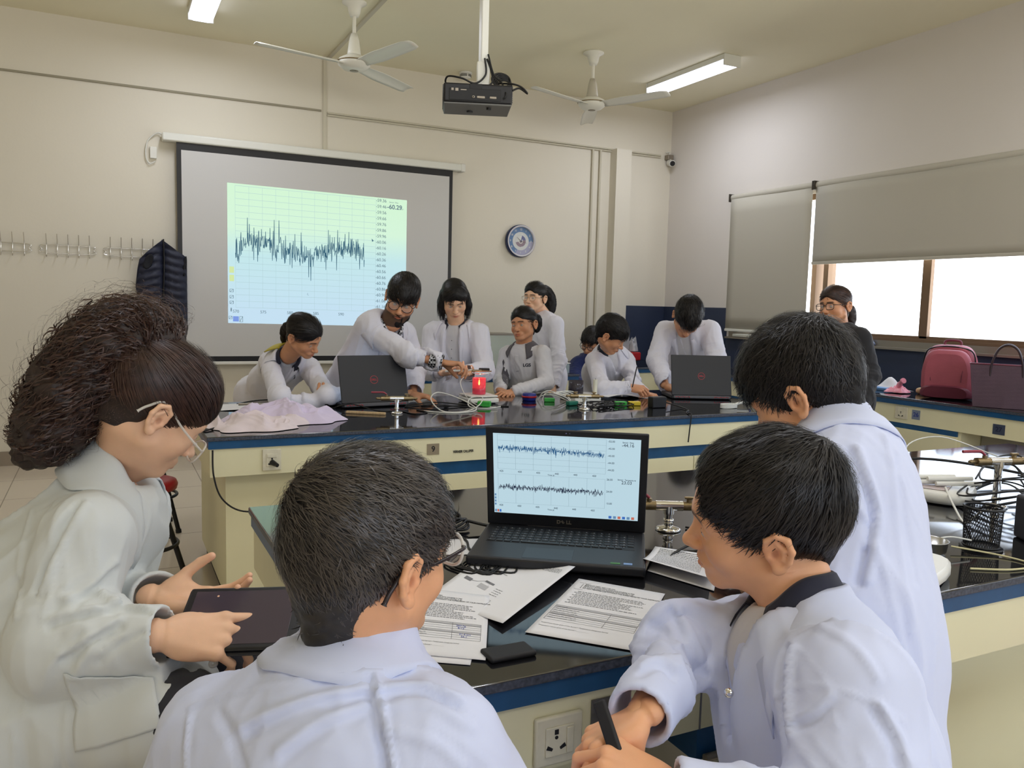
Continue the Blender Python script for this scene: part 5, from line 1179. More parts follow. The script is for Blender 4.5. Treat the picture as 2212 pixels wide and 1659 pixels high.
# ---- skin, hair and cloth materials
def skin_mat(name, base, rough=.48):
    m = bpy.data.materials.new(name); m.use_nodes = True; nt = m.node_tree; p = nt.nodes['Principled BSDF']
    a = nt.nodes.new('ShaderNodeAttribute'); a.attribute_name = 'tint'; mx = nt.nodes.new('ShaderNodeMix'); mx.data_type = 'RGBA'; mx.blend_type = 'MULTIPLY'; mx.inputs[0].default_value = 1
    n = nt.nodes.new('ShaderNodeTexNoise'); n.inputs['Scale'].default_value = 40; n.inputs['Detail'].default_value = 4; r = nt.nodes.new('ShaderNodeValToRGB')
    r.color_ramp.elements[0].color = tuple(c * .90 for c in base[:3]) + (1,); r.color_ramp.elements[1].color = tuple(min(1, c * 1.08) for c in base[:3]) + (1,)
    tc = nt.nodes.new('ShaderNodeTexCoord'); nt.links.new(tc.outputs['Object'], n.inputs['Vector']); nt.links.new(n.outputs[0], r.inputs[0])
    nt.links.new(r.outputs[0], mx.inputs[6]); nt.links.new(a.outputs['Color'], mx.inputs[7]); nt.links.new(mx.outputs[2], p.inputs['Base Color'])
    p.inputs['Roughness'].default_value = rough; p.inputs['Subsurface Weight'].default_value = .12; p.inputs['Subsurface Radius'].default_value = (1, .35, .2); p.inputs['Subsurface Scale'].default_value = .005
    b = nt.nodes.new('ShaderNodeBump'); b.inputs['Strength'].default_value = .12; b.inputs['Distance'].default_value = .001; n2 = nt.nodes.new('ShaderNodeTexNoise'); n2.inputs['Scale'].default_value = 900
    nt.links.new(tc.outputs['Object'], n2.inputs['Vector']); nt.links.new(n2.outputs[0], b.inputs['Height']); nt.links.new(b.outputs[0], p.inputs['Normal'])
    MATS[name] = m; return m
SK_a = skin_mat('skin_warm', srgb(230, 170, 128)); SK_b = skin_mat('skin_light', srgb(230, 184, 150)); SK_c = skin_mat('skin_brown', srgb(204, 146, 108)); SK_d = skin_mat('skin_deep', srgb(160, 112, 84))
M_hairk = mat('hair_black', srgb(20, 17, 17), .55, noise=.35, nscale=90, spec=.3); M_hairs = mat('hair_black_strands', srgb(28, 24, 23), .42, noise=.5, nscale=60, spec=.45)
M_hairb = mat('hair_brown', srgb(40, 27, 23), .5, noise=.4, nscale=60); M_hairbs = mat('hair_brown_strands', srgb(62, 40, 32), .42, noise=.45, nscale=50, spec=.6)
M_hairg = mat('hair_charcoal', srgb(38, 34, 32), .45, noise=.4, nscale=70); M_hairgs = mat('hair_charcoal_strands', srgb(66, 59, 54), .36, noise=.5, nscale=45, spec=.7)
def cloth(name, c, wr=.30):
    m = mat(name, c, .82, sheen=.12, noise=.02, nscale=6); nt = m.node_tree; p = nt.nodes['Principled BSDF']; L = nt.links
    tc = nt.nodes.new('ShaderNodeTexCoord'); h = None
    for sc, st, amp, ds in ((4.5, (1, 1, .3), 1.6, 1.0), (11, (1, 1, .4), .55, .7)):
        mp = nt.nodes.new('ShaderNodeMapping'); mp.inputs['Scale'].default_value = st; mp.inputs['Rotation'].default_value = (.4 * sc, .25 * sc, .1); n = nt.nodes.new('ShaderNodeTexNoise'); n.inputs['Scale'].default_value = sc; n.inputs['Detail'].default_value = 1.5; n.inputs['Distortion'].default_value = ds
        a = nt.nodes.new('ShaderNodeMath'); a.operation = 'SUBTRACT'; a.inputs[1].default_value = .5; b = nt.nodes.new('ShaderNodeMath'); b.operation = 'ABSOLUTE'; w = nt.nodes.new('ShaderNodeMath'); w.operation = 'POWER'; w.inputs[1].default_value = 1.25; g = nt.nodes.new('ShaderNodeMath'); g.operation = 'MULTIPLY'; g.inputs[1].default_value = amp
        L.new(tc.outputs['Object'], mp.inputs[0]); L.new(mp.outputs[0], n.inputs['Vector']); L.new(n.outputs[0], a.inputs[0]); L.new(a.outputs[0], b.inputs[0]); L.new(b.outputs[0], w.inputs[0]); L.new(w.outputs[0], g.inputs[0])
        if h is None: h = g.outputs[0]
        else: s_ = nt.nodes.new('ShaderNodeMath'); L.new(h, s_.inputs[0]); L.new(g.outputs[0], s_.inputs[1]); h = s_.outputs[0]
    bp_ = nt.nodes.new('ShaderNodeBump'); bp_.inputs['Strength'].default_value = wr; bp_.inputs['Distance'].default_value = .022; L.new(h, bp_.inputs['Height']); L.new(bp_.outputs[0], p.inputs['Normal']); return m
C_lav = cloth('coat_lavender_white', srgb(206, 213, 240)); C_grey = cloth('coat_grey_white', srgb(208, 212, 212)); C_white = cloth('coat_white', srgb(220, 219, 230)); C_shirt = cloth('shirt_grey_white', srgb(206, 204, 208))
C_navy = cloth('navy_collar', srgb(30, 32, 50)); C_grcol = cloth('grey_collar', srgb(84, 80, 86)); C_trs = cloth('charcoal_trousers', srgb(40, 40, 48)); C_black = cloth('black_knit', srgb(26, 25, 28)); C_royal = cloth('royal_navy_knit', srgb(28, 42, 96)); C_yel = cloth('olive_yellow_scarf', srgb(186, 172, 60))
M_shoe = mat('black_shoe', srgb(22, 20, 20), .35); M_eyew = mat('eye_white', srgb(188, 178, 170), .25); M_iris = mat('iris_dark', srgb(30, 18, 12), .1); M_brow = M_hairk
def plaid():
    m = bpy.data.materials.new('black_white_check'); m.use_nodes = True; nt = m.node_tree; p = nt.nodes['Principled BSDF']; p.inputs['Roughness'].default_value = .85
    tc = nt.nodes.new('ShaderNodeTexCoord'); c = nt.nodes.new('ShaderNodeTexChecker'); c.inputs['Scale'].default_value = 85; c.inputs['Color1'].default_value = srgb(24, 24, 28); c.inputs['Color2'].default_value = srgb(206, 206, 210)
    nt.links.new(tc.outputs['Object'], c.inputs['Vector']); nt.links.new(c.outputs[0], p.inputs['Base Color']); return m
C_plaid = plaid()

# ---- head
def head_frame(pos, heading, pitch, roll):
    """heading: compass angle of the face in degrees (0 = +x, 90 = +y), pitch: looking down, roll: tilt"""
    return Matrix.Translation(pos) @ Matrix.Rotation(math.radians(heading - 90), 4, 'Z') @ Matrix.Rotation(math.radians(-pitch), 4, 'X') @ Matrix.Rotation(math.radians(roll), 4, 'Y')
def npm(M): return np.array(M)
def tf(M, V): M = np.array(M); return V @ M[:3, :3].T + M[:3, 3]
def head_geo(h, neck, beard=0, eye=.45, mouth=0.0, child=1.0, nose=1.0, neck_r=.05):
    """head in its own space: x right, y towards the face, z up, origin between the ears"""
    v = Vol((-.13, -.14, min(-.17, neck[2] - .02)), (.13, .15, .15), h)
    v.ell((0, -.018, .045), (.074, .094, .080), k=.01)                       # cranium
    v.ell((0, .028, .018), (.066, .068, .070), k=.03)                        # forehead and face
    v.ell((0, .034, -.038), (.056, .052, .062), k=.03)
    for s in (-1, 1):
        v.cap((s * .048, .006, -.052), (s * .018, .068, -.092), .019, .016, k=.025)      # jaw
        v.ell((s * .038, .056, -.026), (.024, .022, .026), k=.022)                     # cheek
        v.cap((s * .010, .086, .026), (s * .042, .072, .026), .0105, .009, k=.014)       # brow ridge
    v.ell((0, .076, -.092), (.019, .017, .015), k=.02)                       # chin
    for s in (-1, 1): v.ell((s * .031, .096, .006), (.019, .018, .014), k=.014, mode='s')
    for s in (-1, 1): v.ell((s * .0305, .0735, .005), (.0150, .0140, .0135), k=.004)       # lids
    n = nose
    v.cap((0, .083, .012), (0, .083 + .024 * n, -.026), .0085, .0105, k=.012); v.ell((0, .083 + .027 * n, -.030), (.0115 * n, .0105, .0095), k=.008)
    for s in (-1, 1): v.ell((s * .0110 * n, .083 + .015 * n, -.034), (.0072, .0100, .0070), k=.006)
    for s in (-1, 1): v.ell((s * .0065, .083 + .020 * n, -.0425), (.0035, .005, .003), k=.003, mode='s')
    v.ell((0, .080, -.062), (.030, .020, .018), k=.014)
    for s in (-1, 1):
        v.cap((s * .003, .0975, -.0585), (s * .020, .088, -.0625), .0052, .0030, k=.005)   # lips
        v.cap((0, .0965, -.0700 - mouth * .5), (s * .018, .0885, -.0655 - mouth * .2), .0062, .0032, k=.005)
        v.cap((0, .103, -.0642 - mouth * .3), (s * .021, .092, -.0640), .0014 + mouth * .2, .0010, k=.002, mode='s')
    for s in (-1, 1):                                                      # eye slit
        v.op(lambda P, s=s: elld(P, (s * .0305, .0880, .0045 - .002 * (1 - eye)), (.0120, .007, .0012 + .0052 * eye)), (s * .0305 - .013, .080, -.005), (s * .0305 + .013, .096, .014), .0015, 's')
    for s in (-1, 1):                                                      # ears
        c = np.array([s * .0755, -.012, -.004])
        v.ell(c + (s * .0015, -.003, .002), (.0075, .0175, .029), k=.007)
        pts = [c + np.array(p) * (s, 1, 1) for p in ((.001, .013, .004), (.006, .010, .022), (.010, -.004, .031), (.013, -.018, .024), (.013, -.022, .006), (.010, -.017, -.012), (.006, -.008, -.024))]
        v.chain(pts, [.0038, .0040, .0044, .0046, .0044, .0040, .0052], k=.003)
        v.chain([c + np.array(p) * (s, 1, 1) for p in ((.0075, -.003, .019), (.0085, -.012, .008), (.008, -.009, -.008))], [.0032, .0038, .0032], k=.004)
        v.ell(c + np.array((s * .006, -.001, -.026)), (.005, .008, .0085), k=.006)
        v.ell(c + np.array((s * .004, .010, -.004)), (.0045, .004, .006), k=.003)
        v.ell(c + np.array((s * .0105, -.0005, .000)), (.0055, .0065, .010), k=.003, mode='s')
    nk = np.asarray(neck, float); top = np.array([0, -.022, -.045])
    v.cap(top, nk, neck_r, neck_r * 1.06, k=.03); v.cap((0, .03, -.085), top * .3 + nk * .7 + np.array((0, .02, 0)), .02, .03, k=.03)
    V, Q = v.mesh(); V = smooth(V, Q, 1, .4)
    C = np.ones((len(V), 3)); x, y, z = V.T; ax = np.abs(x)
    def blob(cx, cy, cz, rx, ry, rz): d = np.sqrt(((ax - cx) / rx) ** 2 + ((y - cy) / ry) ** 2 + ((z - cz) / rz) ** 2); k = np.clip(1.6 - 1.3 * d, 0, 1); return (k * k * (3 - 2 * k))[:, None]
    C = C * (1 - blob(.0, .098, -.0625, .023, .013, .0055) * (1 - V3(.78, .50, .50))); C = C * (1 - blob(.0, .096, -.0705 - mouth * .5, .019, .013, .0065) * (1 - V3(.82, .50, .50)))
    C = C * (1 - blob(0, .103, -.0642 - mouth * .3, .021, .014, .0016) * (1 - V3(.45, .3, .3)))
    C = C * (1 - blob(.040, .065, -.028, .022, .03, .02) * .12 * V3(.2, 1, 1)); C = C * (1 - blob(.0755, -.012, -.004, .012, .028, .036) * V3(.02, .10, .12)); C = C * (1 - blob(.080, -.012, -.004, .006, .006, .009) * V3(.35, .45, .5))
    C = C * (1 - blob(.0305, .088, .0045 - .0045 * (1 - eye), .014, .012, .0021) * .75 * np.array([.8, .9, .95]))
    br = np.clip(1.4 - np.abs((z - (.0285 - ((ax - .028) / .03) ** 2 * .005)) / .0042), 0, 1) * np.clip((ax - .008) / .004, 0, 1) * np.clip((.050 - ax) / .006, 0, 1) * (y > .04)
    C = C * (1 - br[:, None] * .90)
    if beard:
        k = np.clip((-.052 - z) / .008, 0, 1) * np.clip((y + .01) / .02, 0, 1) * (z > -.13); k = np.maximum(k, blob(0, .093, -.052, .024, .02, .005)[:, 0]); k = np.maximum(k, np.clip((ax - .052) / .006, 0, 1) * (z < .0) * (z > -.1) * (y > .0) * (y < .035))
        k = k * (1 - blob(0, .097, -.066, .018, .014, .008)[:, 0]); C = C * (1 - k[:, None] * .86 * beard)
    V = V.copy(); k = np.clip(-V[:, 2] / .05, 0, 1); V[:, 2] = np.where(V[:, 2] < 0, V[:, 2] * (1 - .09 * child), V[:, 2]); V[:, 0] *= 1 + .05 * child * k * (V[:, 2] > -.12)
    return V, Q, C
def eyeballs(M, parent, look=(0, 0)):
    for s in (-1, 1):
        c = Vector((s * .0305, .0755, .0045)); b = MB(); R = Matrix.Translation(c) @ Euler((math.radians(-look[1]), 0, math.radians(-look[0]))).to_matrix().to_4x4() @ Matrix.Rotation(-PI / 2, 4, 'X')
        A = np.linspace(0, PI, 13); b.lathe([(.0122 * math.sin(a) + 1e-5, .0122 * math.cos(a)) for a in A[::-1]], 20, M @ R)
        e = b.build('eye', M_eyew, parent)
        b = MB().lathe([(.00001, .01245), (.0066, .0105), (.0067, .0101)], 16, M @ R); i = b.build('iris', M_iris, e)
# ---- hands
FINGERS = [((.030, .088), (.041, .025, .020), .0088), ((.0085, .093), (.045, .029, .021), .0090), ((-.0135, .088), (.042, .027, .021), .0085), ((-.034, .077), (.033, .020, .018), .0076)]
def hand_geo(h, curl, thumb=(40, 25, 20, 20), spread=(4, 0, -4, -9), arm=.016, arm_r=.026):
    v = Vol((-.08, -arm - .02, -.11), (.10, .21, .05), h); wr = V3(0, 0, 0)
    tips = []; nails = []
    v.cap((0, -arm, 0), (0, -.005, 0), arm_r * 1.08, arm_r * .86, k=.01, flat=V3(0, 0, 1), ratio=.78)
    for (bx, by), L, r in FINGERS: v.cap((bx * .45, .005, 0), (bx, by - .004, .001), .0135, .0108, k=.012)
    v.ell((.0, .045, -.001), (.036, .042, .0125), k=.01)
    v.ell((.026, .030, -.010), (.017, .030, .014), k=.012); v.ell((-.026, .035, -.008), (.013, .032, .011), k=.01)
    for f, ((bx, by), L, r) in enumerate(FINGERS):
        p = V3(bx, by, .001); a = 0; sp = math.radians(spread[f]); rr = [r * 1.02, r * .93, r * .86, r * .72]
        v.ell(p + (0, -.002, .002), (r * 1.05, r * 1.2, r * .95), k=.006)
        for k in range(3):
            a += math.radians(curl[f][k]); d = V3(math.sin(sp) * math.cos(a), math.cos(sp) * math.cos(a), -math.sin(a)); q = p + d * L[k]
            v.cap(p, q, rr[k], rr[k + 1], k=.003 if k == 0 else .002)
            if k == 2: up = V3(math.sin(sp) * math.sin(a), math.cos(sp) * math.sin(a), math.cos(a)); tips.append(q); nails.append((q - d * .003 + up * r * .62, d, up))
            p = q
    ab, op, c1, c2 = [math.radians(t) for t in thumb]
    p = V3(.020, .016, -.008); d = V3(math.sin(ab) * math.cos(op), math.cos(ab) * math.cos(op), -math.sin(op)); q = p + d * .040; v.cap(p, q, .0150, .0115, k=.012)
    cur = nrm(V3(-math.cos(ab), math.sin(ab), -.45))
    for ang, L, r0, r1 in ((c1, .031, .0112, .0098), (c2, .025, .0100, .0080)):
        d = nrm(d * math.cos(ang) + cur * math.sin(ang)); p = q; q = p + d * L; v.cap(p, q, r0, r1, k=.003)
    nails.append((q - d * .002 + nrm(V3(.3, 0, 1)) * .0055, d, nrm(V3(.3, 0, 1)))); tips.append(q)
    V, Q = v.mesh(); C = np.ones((len(V), 3))
    for c, d, up in nails:
        e = V - c; k = np.clip(1.5 - 1.5 * np.sqrt((e @ d / .006) ** 2 + ((e @ np.cross(d, up)) / .0045) ** 2 + (e @ up / .004) ** 2), 0, 1)[:, None]; C = C * (1 - k * (1 - V3(1.12, 1.08, 1.06)))
    for c in tips: k = np.clip(1 - np.linalg.norm(V - c, axis=1) / .016, 0, 1)[:, None]; C = C * (1 - k * V3(0, .10, .08))
    return V, Q, C
def hand_matrix(wrist, fingers, dorsal, side, s):
    """side +1 = right hand, -1 = left hand"""
    y = nrm(fingers); z = np.asarray(dorsal, float); z = nrm(z - y * (z @ y)); x = np.cross(z, y) * side
    M = np.eye(4); M[:3, 0] = x * s; M[:3, 1] = y * s; M[:3, 2] = z * s; M[:3, 3] = wrist; return M
# ---- torso, arms and legs with a given ease
def fig_frame(J):
    up = nrm(J['neck'] - J['pelvis']); rt = J['shR'] - J['shL']; rt = nrm(rt - up * (rt @ up)); fw = np.cross(up, rt); return rt, fw, up
def torso(v, J, e, s=1.0, k=.045, waist=1.0):
    rt, fw, up = fig_frame(J); R = [rt, fw, up]; hw = np.linalg.norm(J['shR'] - J['shL']) / 2; L = np.linalg.norm(J['neck'] - J['pelvis'])
    mid = (J['shR'] + J['shL']) / 2; bend = J.get('bend', V3(0, 0, 0))
    c1 = mid * .7 + J['neck'] * .3 - up * .10 * s + bend * .6; c2 = J['neck'] * .42 + J['pelvis'] * .58 + bend; c3 = J['pelvis']
    v.cap(J['shL'] * .88 + mid * .12, mid + up * .012, .048 * s + e, .056 * s + e, k=k); v.cap(J['shR'] * .88 + mid * .12, mid + up * .012, .048 * s + e, .056 * s + e, k=k)
    v.cap(mid, J['neck'] - up * .028 * s, .056 * s + e, .040 * s + e, k=k)
    v.ell(c1, (hw * .90 + e, .098 * s + e, .165 * s + e), R, k=k); v.ell(c1 - fw * .03 * s, (hw * .98 + e, .075 * s + e, .13 * s + e), R, k=k)
    v.ell(c2, (.128 * s * waist + e, .094 * s * waist + e, .17 * s + e), R, k=k); v.ell(c3, (.145 * s + e, .108 * s + e, .12 * s + e), R, k=k)
def limbs(v, J, e, s=1.0, hands=True, k=.02, r=(.046, .040, .030)):
    for S in 'LR':
        v.chain([J['sh' + S], J['el' + S], J['wr' + S]], [r[0] * s + e, r[1] * s + e, r[2] * s + e], k=k)
def bbox(J, names, pad):
    P = np.array([J[n] for n in names]); return P.min(0) - pad, P.max(0) + pad
UP = ['neck', 'pelvis', 'shL', 'shR', 'elL', 'elR', 'wrL', 'wrR']
def collar(name, c, rt, fw, up, r, hgt, flap, m, parent, open_=.16, spread=.02, front_drop=.03, point=.03, th=.0022, squash=.9, over=None, wid=.8):
    """a shirt collar: stand, roll and falling leaf, open at the front"""
    c = np.asarray(c, float); P = []; nu = 56; prof = [(0, 0), (.002, .55), (.004, .92), (.009, 1.0), (.015, .9), (.020, .55), (.026, .15), (.031, -.3), (.034, -.65)]; nv = len(prof)
    for i in range(nu):
        t = i / (nu - 1); a = -PI / 2 + 2 * PI * (open_ / 2 + t * (1 - open_)); f = abs(2 * t - 1) ** 3      # angle 0 at the right, front at -90 deg
        dx, dy = math.cos(a), -math.sin(a); fr = max(0, dy) ** 2
        for (o, z) in prof:
            zz = z * hgt * (1 - .25 * fr) if z > 0 else z * hgt
            lf = max(0, .6 - z); leaf = lf * flap * (1 + f * point / flap)
            rr = r + o * wid * (1 + spread / .02 * f * .6) + (spread * lf * .35)
            p = c + rt * dx * rr + fw * dy * rr * squash + up * (zz - leaf * .62 - front_drop * fr)
            if lf > 0: p = p + rt * dx * f * point * lf * .35 + fw * dy * leaf * .25
            P.append(p)
    if over is not None:
        bv = BVHTree.FromPolygons([tuple(p) for p in over[0]], [tuple(int(i) for i in q) for q in over[1]])
        for i in range(nu):
            for j in range(3, nv):
                p = P[i * nv + j]; loc, n, _, _ = bv.find_nearest(Vector(p)); dd = (Vector(p) - loc).dot(n); lim = .005 + .004 * (nv - 1 - j) / nv
                if dd < lim: P[i * nv + j] = np.array(loc + n * lim)
                elif j > 5 and dd > .016: P[i * nv + j] = np.array(Vector(p) - n * (dd - .016) * .6)
        G = np.array([tuple(q) for q in P]).reshape(nu, nv, 3)
        for _ in range(4): G[1:-1, 3:] = G[1:-1, 3:] * .4 + (G[:-2, 3:] + G[2:, 3:]) * .3
        P = [tuple(q) for q in G.reshape(-1, 3)]
    o = MB().sheet(P, nu, nv).build(name, m, parent); solid(o, th, 1); return o
# ---- hair
def ribbons(name, paths, widths, norms, m, parent):
    """paths (n, k, 3); one tapering ribbon per path"""
    n, k, _ = paths.shape; T = np.gradient(paths, axis=1); T /= np.linalg.norm(T, axis=2, keepdims=True) + 1e-9
    W_ = np.cross(T, norms[:, None, :] if norms.ndim == 2 else norms); W_ /= np.linalg.norm(W_, axis=2, keepdims=True) + 1e-9
    tp = np.sin(np.linspace(.35, 1.0, k) * PI) ** .6; tp[-1] = .06; w = widths[:, None, None] * tp[None, :, None] * .5
    V = np.stack([paths - W_ * w, paths + W_ * w], 2).reshape(-1, 3); i = np.arange(n)[:, None] * k * 2 + np.arange(k - 1)[None, :] * 2; i = i.ravel()
    return npmesh(name, V, np.stack([i, i + 1, i + 3, i + 2], 1), m, parent)
SCALP_C = V3(0, -.018, .045); SCALP_R = V3(.074, .094, .080)
def face_cut(v, line=.075, ear=True, side_y=.035, nape=-.085, fz=0.0, width=.062, temple=0.0):
    if temple:
        for s in (-1, 1): v.ell((s * .078, .080, -.012 + fz * .5), (.034, .052, .052 * temple), k=.010, mode='s')
    v.ell((0, .115, -.055 + fz), (width, .085, .118 + (line - .075)), k=.012, mode='s')
    if ear:
        for s in (-1, 1): v.ell((s * .085, -.012, -.028), (.035, .024, .036), k=.006, mode='s'); v.ell((s * .07, .05, -.075), (.05, .045, .062), k=.01, mode='s')
    v.op(lambda P: (P[2] - nape) - (P[1] * .25) + 0 * P[0], (-.15, -.15, -.2), (.15, .15, nape + .05), .006, 's')
def hair_short(M, parent, m1, m2, rs, thick=.012, whorl=(.02, -.085, .085), n=7000, length=(.022, .040), lift=.35, fringe=.03, nape=-.07, line=.075, swirl=.5, h=.0035, top=.0, mess=.25, width=.0013, side_fade=.5, part=None, fz=0.0, face_w=.062, follow=.75, nape_r=.036, temple=1.0):
    v = Vol((-.12, -.15, -.11), (.12, .13, .17 + top), h)
    v.ell(SCALP_C + (0, 0, top * .5), SCALP_R + thick * V3(.75, .9, 1) + (0, 0, top * .5), k=.01); v.ell((0, .025, .046 + top * .5), (.066 + thick * .5, .066 + thick * .6, .056 + thick + top * .5), k=.02)
    v.cap((0, -.055, .0), (0, -.050, nape + .005), .052 + thick * .4, nape_r, k=.03)
    face_cut(v, line, nape=nape, fz=fz, width=face_w, temple=temple)
    V, Q = v.mesh(); N = normals(V, Q)
    V = V + N * (noise(V * 90, 3) * .0016 + noise(V * 40, 8) * .0022)[:, None]
    o = npmesh('hair', tf(M, V), Q, m1, parent)
    out = np.einsum('ij,ij->i', N, (V - V3(0, -.01, .03))) > .01; idx = np.where(out & (V[:, 2] > nape - .01))[0]
    r = rs.choice(idx, n); p = V[r] + rs.randn(n, 3) * h * .4; nn = N[r]; wh = V3(*whorl); d = p - wh; d = d - nn * np.einsum('ij,ij->i', d, nn)[:, None]; dist = np.linalg.norm(p - wh, axis=1)
    d /= np.linalg.norm(d, axis=1, keepdims=True) + 1e-6
    sw = np.cross(nn, d) * (swirl * np.exp(-dist / .05))[:, None]; d = d + sw
    low = np.clip((.03 - p[:, 2]) / .06, 0, 1)[:, None]; d = d * (1 - .5 * low) + V3(0, -.15, -1) * low * .9
    d = d + rs.randn(n, 3) * mess; L = rs.uniform(length[0], length[1], n) * (1 - side_fade * low[:, 0]); front = np.clip((p[:, 1] - .04) / .04, 0, 1) * (p[:, 2] > .04); L = L * (1 + front * (fringe / .03 if fringe >= 0 else -.5))
    k = 6; P = np.zeros((n, k, 3)); P[:, 0] = p - nn * .003; cur = p - nn * .002; dd = d / (np.linalg.norm(d, axis=1, keepdims=True) + 1e-6); lf = (lift * (1 - .25 * low[:, 0]) * rs.uniform(.5, 1.4, n))[:, None]
    for j in range(1, k):
        t = j / (k - 1); gn = (cur - SCALP_C) / SCALP_R ** 2; gn /= np.linalg.norm(gn, axis=1, keepdims=True) + 1e-9; dt = dd - gn * np.einsum('ij,ij->i', dd, gn)[:, None]; dt /= np.linalg.norm(dt, axis=1, keepdims=True) + 1e-6; step = dt * follow + dd * (1 - follow) + gn * lf * (1.1 - 1.5 * t) + V3(0, 0, -.35) * t * (front[:, None] * .6 + .25); step /= np.linalg.norm(step, axis=1, keepdims=True); cur = cur + step * (L / (k - 1))[:, None]; P[:, j] = cur
    ribbons('hair_strands', tf(M, P.reshape(-1, 3)).reshape(P.shape), rs.uniform(.6, 1.3, n) * width, tf(M, nn) - tf(M, nn * 0), m2, o)
    return o
def hair_long(M, parent, m1, m2, rs, style='pony', n=2600, thick=.010, drop=.12, h=.004, line=.070, tail=None, width=.0016, part_x=0.0, nape=-.05, tail_r=.03, wave=0.0, fz=0.0, fw_=.062):
    """smooth long hair gathered to the back, or a bob that falls to the jaw"""
    v = Vol((-.15, -.20, -.2), (.15, .14, .17), h)
    v.ell(SCALP_C, SCALP_R + thick * V3(.8, 1, 1), k=.01); v.ell((0, .026, .058), (.066 + thick * .5, .062 + thick * .8, .058 + thick), k=.02)
    if style == 'bob':
        for s in (-1, 1): v.chain([(s * .070, .010, .04), (s * .082, .018, -.03), (s * .078, .030, -.085)], [.026, .026, .018], k=.02); v.chain([(s * .060, -.04, .02), (s * .072, -.035, -.04), (s * .066, -.03, -.10)], [.034, .034, .026], k=.02)
        v.cap((0, -.06, .0), (0, -.062, -.10), .055, .046, k=.03)
        v.ell((0, .112, -.06 + fz), (.054, .085, .115 + (line - .07)), k=.010, mode='s'); v.op(lambda P: P[2] + .118 + 0 * P[0] + 0 * P[1], (-.15, -.2, -.2), (.15, .15, -.1), .006, 's'); v.cap((0, -.01, -.07), (0, .0, -.2), .047, .05, k=.01, mode='s')
    else:
        v.cap((0, -.05, .0), (0, -.055, nape), .056, .045, k=.03); face_cut(v, line, nape=nape - .01, fz=fz, width=fw_)
    V, Q = v.mesh(); N = normals(V, Q); out = np.einsum('ij,ij->i', N, (V - V3(0, -.01, .03))) > .01
    V = V + N * (noise(V * (70, 30, 30), 3) * .0012)[:, None]
    o = npmesh('hair', tf(M, V), Q, m1, parent); idx = np.where(out)[0]; r = rs.choice(idx, n); p = V[r].copy(); nn = N[r]
    k = 9; P = np.zeros((n, k, 3)); 
    if style == 'bob': tgt = p + V3(0, -.01, -1); g = tgt - p
    else: g = V3(*(tail[0] if tail else (0, -.11, .03))) - p
    cur = p + nn * .0006; P[:, 0] = cur; L = rs.uniform(.04, .09, n)
    for j in range(1, k):
        if style == 'bob': d = np.repeat(V3(0, -.12, -1)[None], n, 0) + np.stack([np.sign(p[:, 0] - part_x) * np.clip((cur[:, 2] - .04) / .05, 0, 1) * 1.4, 0 * cur[:, 0], 0 * cur[:, 0]], 1)
        else: d = V3(*(tail[0] if tail else (0, -.11, .03))) - cur
        q = (cur - SCALP_C) / SCALP_R; gn = q / SCALP_R; gn /= np.linalg.norm(gn, axis=1, keepdims=True) + 1e-9
        up_ = cur[:, 2] > -.02
        d = np.where(up_[:, None], d - gn * np.einsum('ij,ij->i', d, gn)[:, None], d); d /= np.linalg.norm(d, axis=1, keepdims=True) + 1e-9; d = d + rs.randn(n, 3) * .05; cur = cur + d * (L / (k - 1))[:, None]
        P[:, j] = cur
    ribbons('hair_strands', tf(M, P.reshape(-1, 3)).reshape(P.shape), rs.uniform(.6, 1.3, n) * width, tf(M, nn) - tf(M, nn * 0), m2, o)
    if tail:
        tp = [Vector(q) for q in spline(tail, 8)]; nt_ = len(tp); v = Vol(np.min([tuple(q) for q in tp], 0) - .07, np.max([tuple(q) for q in tp], 0) + .07, h)
        rr = [tail_r * (.42 + .75 * math.sin(PI * min(1, .12 + .88 * i / (nt_ - 1)) ** .8)) for i in range(nt_)]; rr[-1] = .006
        v.chain([tuple(q) for q in tp], rr, k=.01); TV, TQ = v.mesh(); TN = normals(TV, TQ); TV = TV + TN * (noise(TV * 60, 5) * .003)[:, None]
        to = npmesh('ponytail', tf(M, TV), TQ, m1, o); b = MB(); d = (tp[2] - tp[1]).normalized(); b.tube([M @ (tp[1] + d.orthogonal().normalized() * 0 + Matrix.Rotation(a, 3, d) @ (d.orthogonal().normalized() * rr[1] * 1.08)) for a in np.linspace(0, 2 * PI, 17)[:-1]], .0035, 6, closed=True); b.build('hair_tie', M_black, o)
        nT = max(200, n // 3); P = np.zeros((nT, nt_, 3)); tpn = np.array([tuple(q) for q in tp]); off = rs.randn(nT, 3); off /= np.linalg.norm(off, axis=1, keepdims=True); ph = rs.rand(nT) * 6
        for j in range(nt_): P[:, j] = tpn[j] + off * (rr[j] * 1.02) + wave * np.stack([np.sin(j * .9 + ph), np.cos(j * .8 + ph), 0 * ph], 1)
        ribbons('ponytail_strands', tf(M, P.reshape(-1, 3)).reshape(P.shape), rs.uniform(.7, 1.4, nT) * width, off, m2, to)
    return o
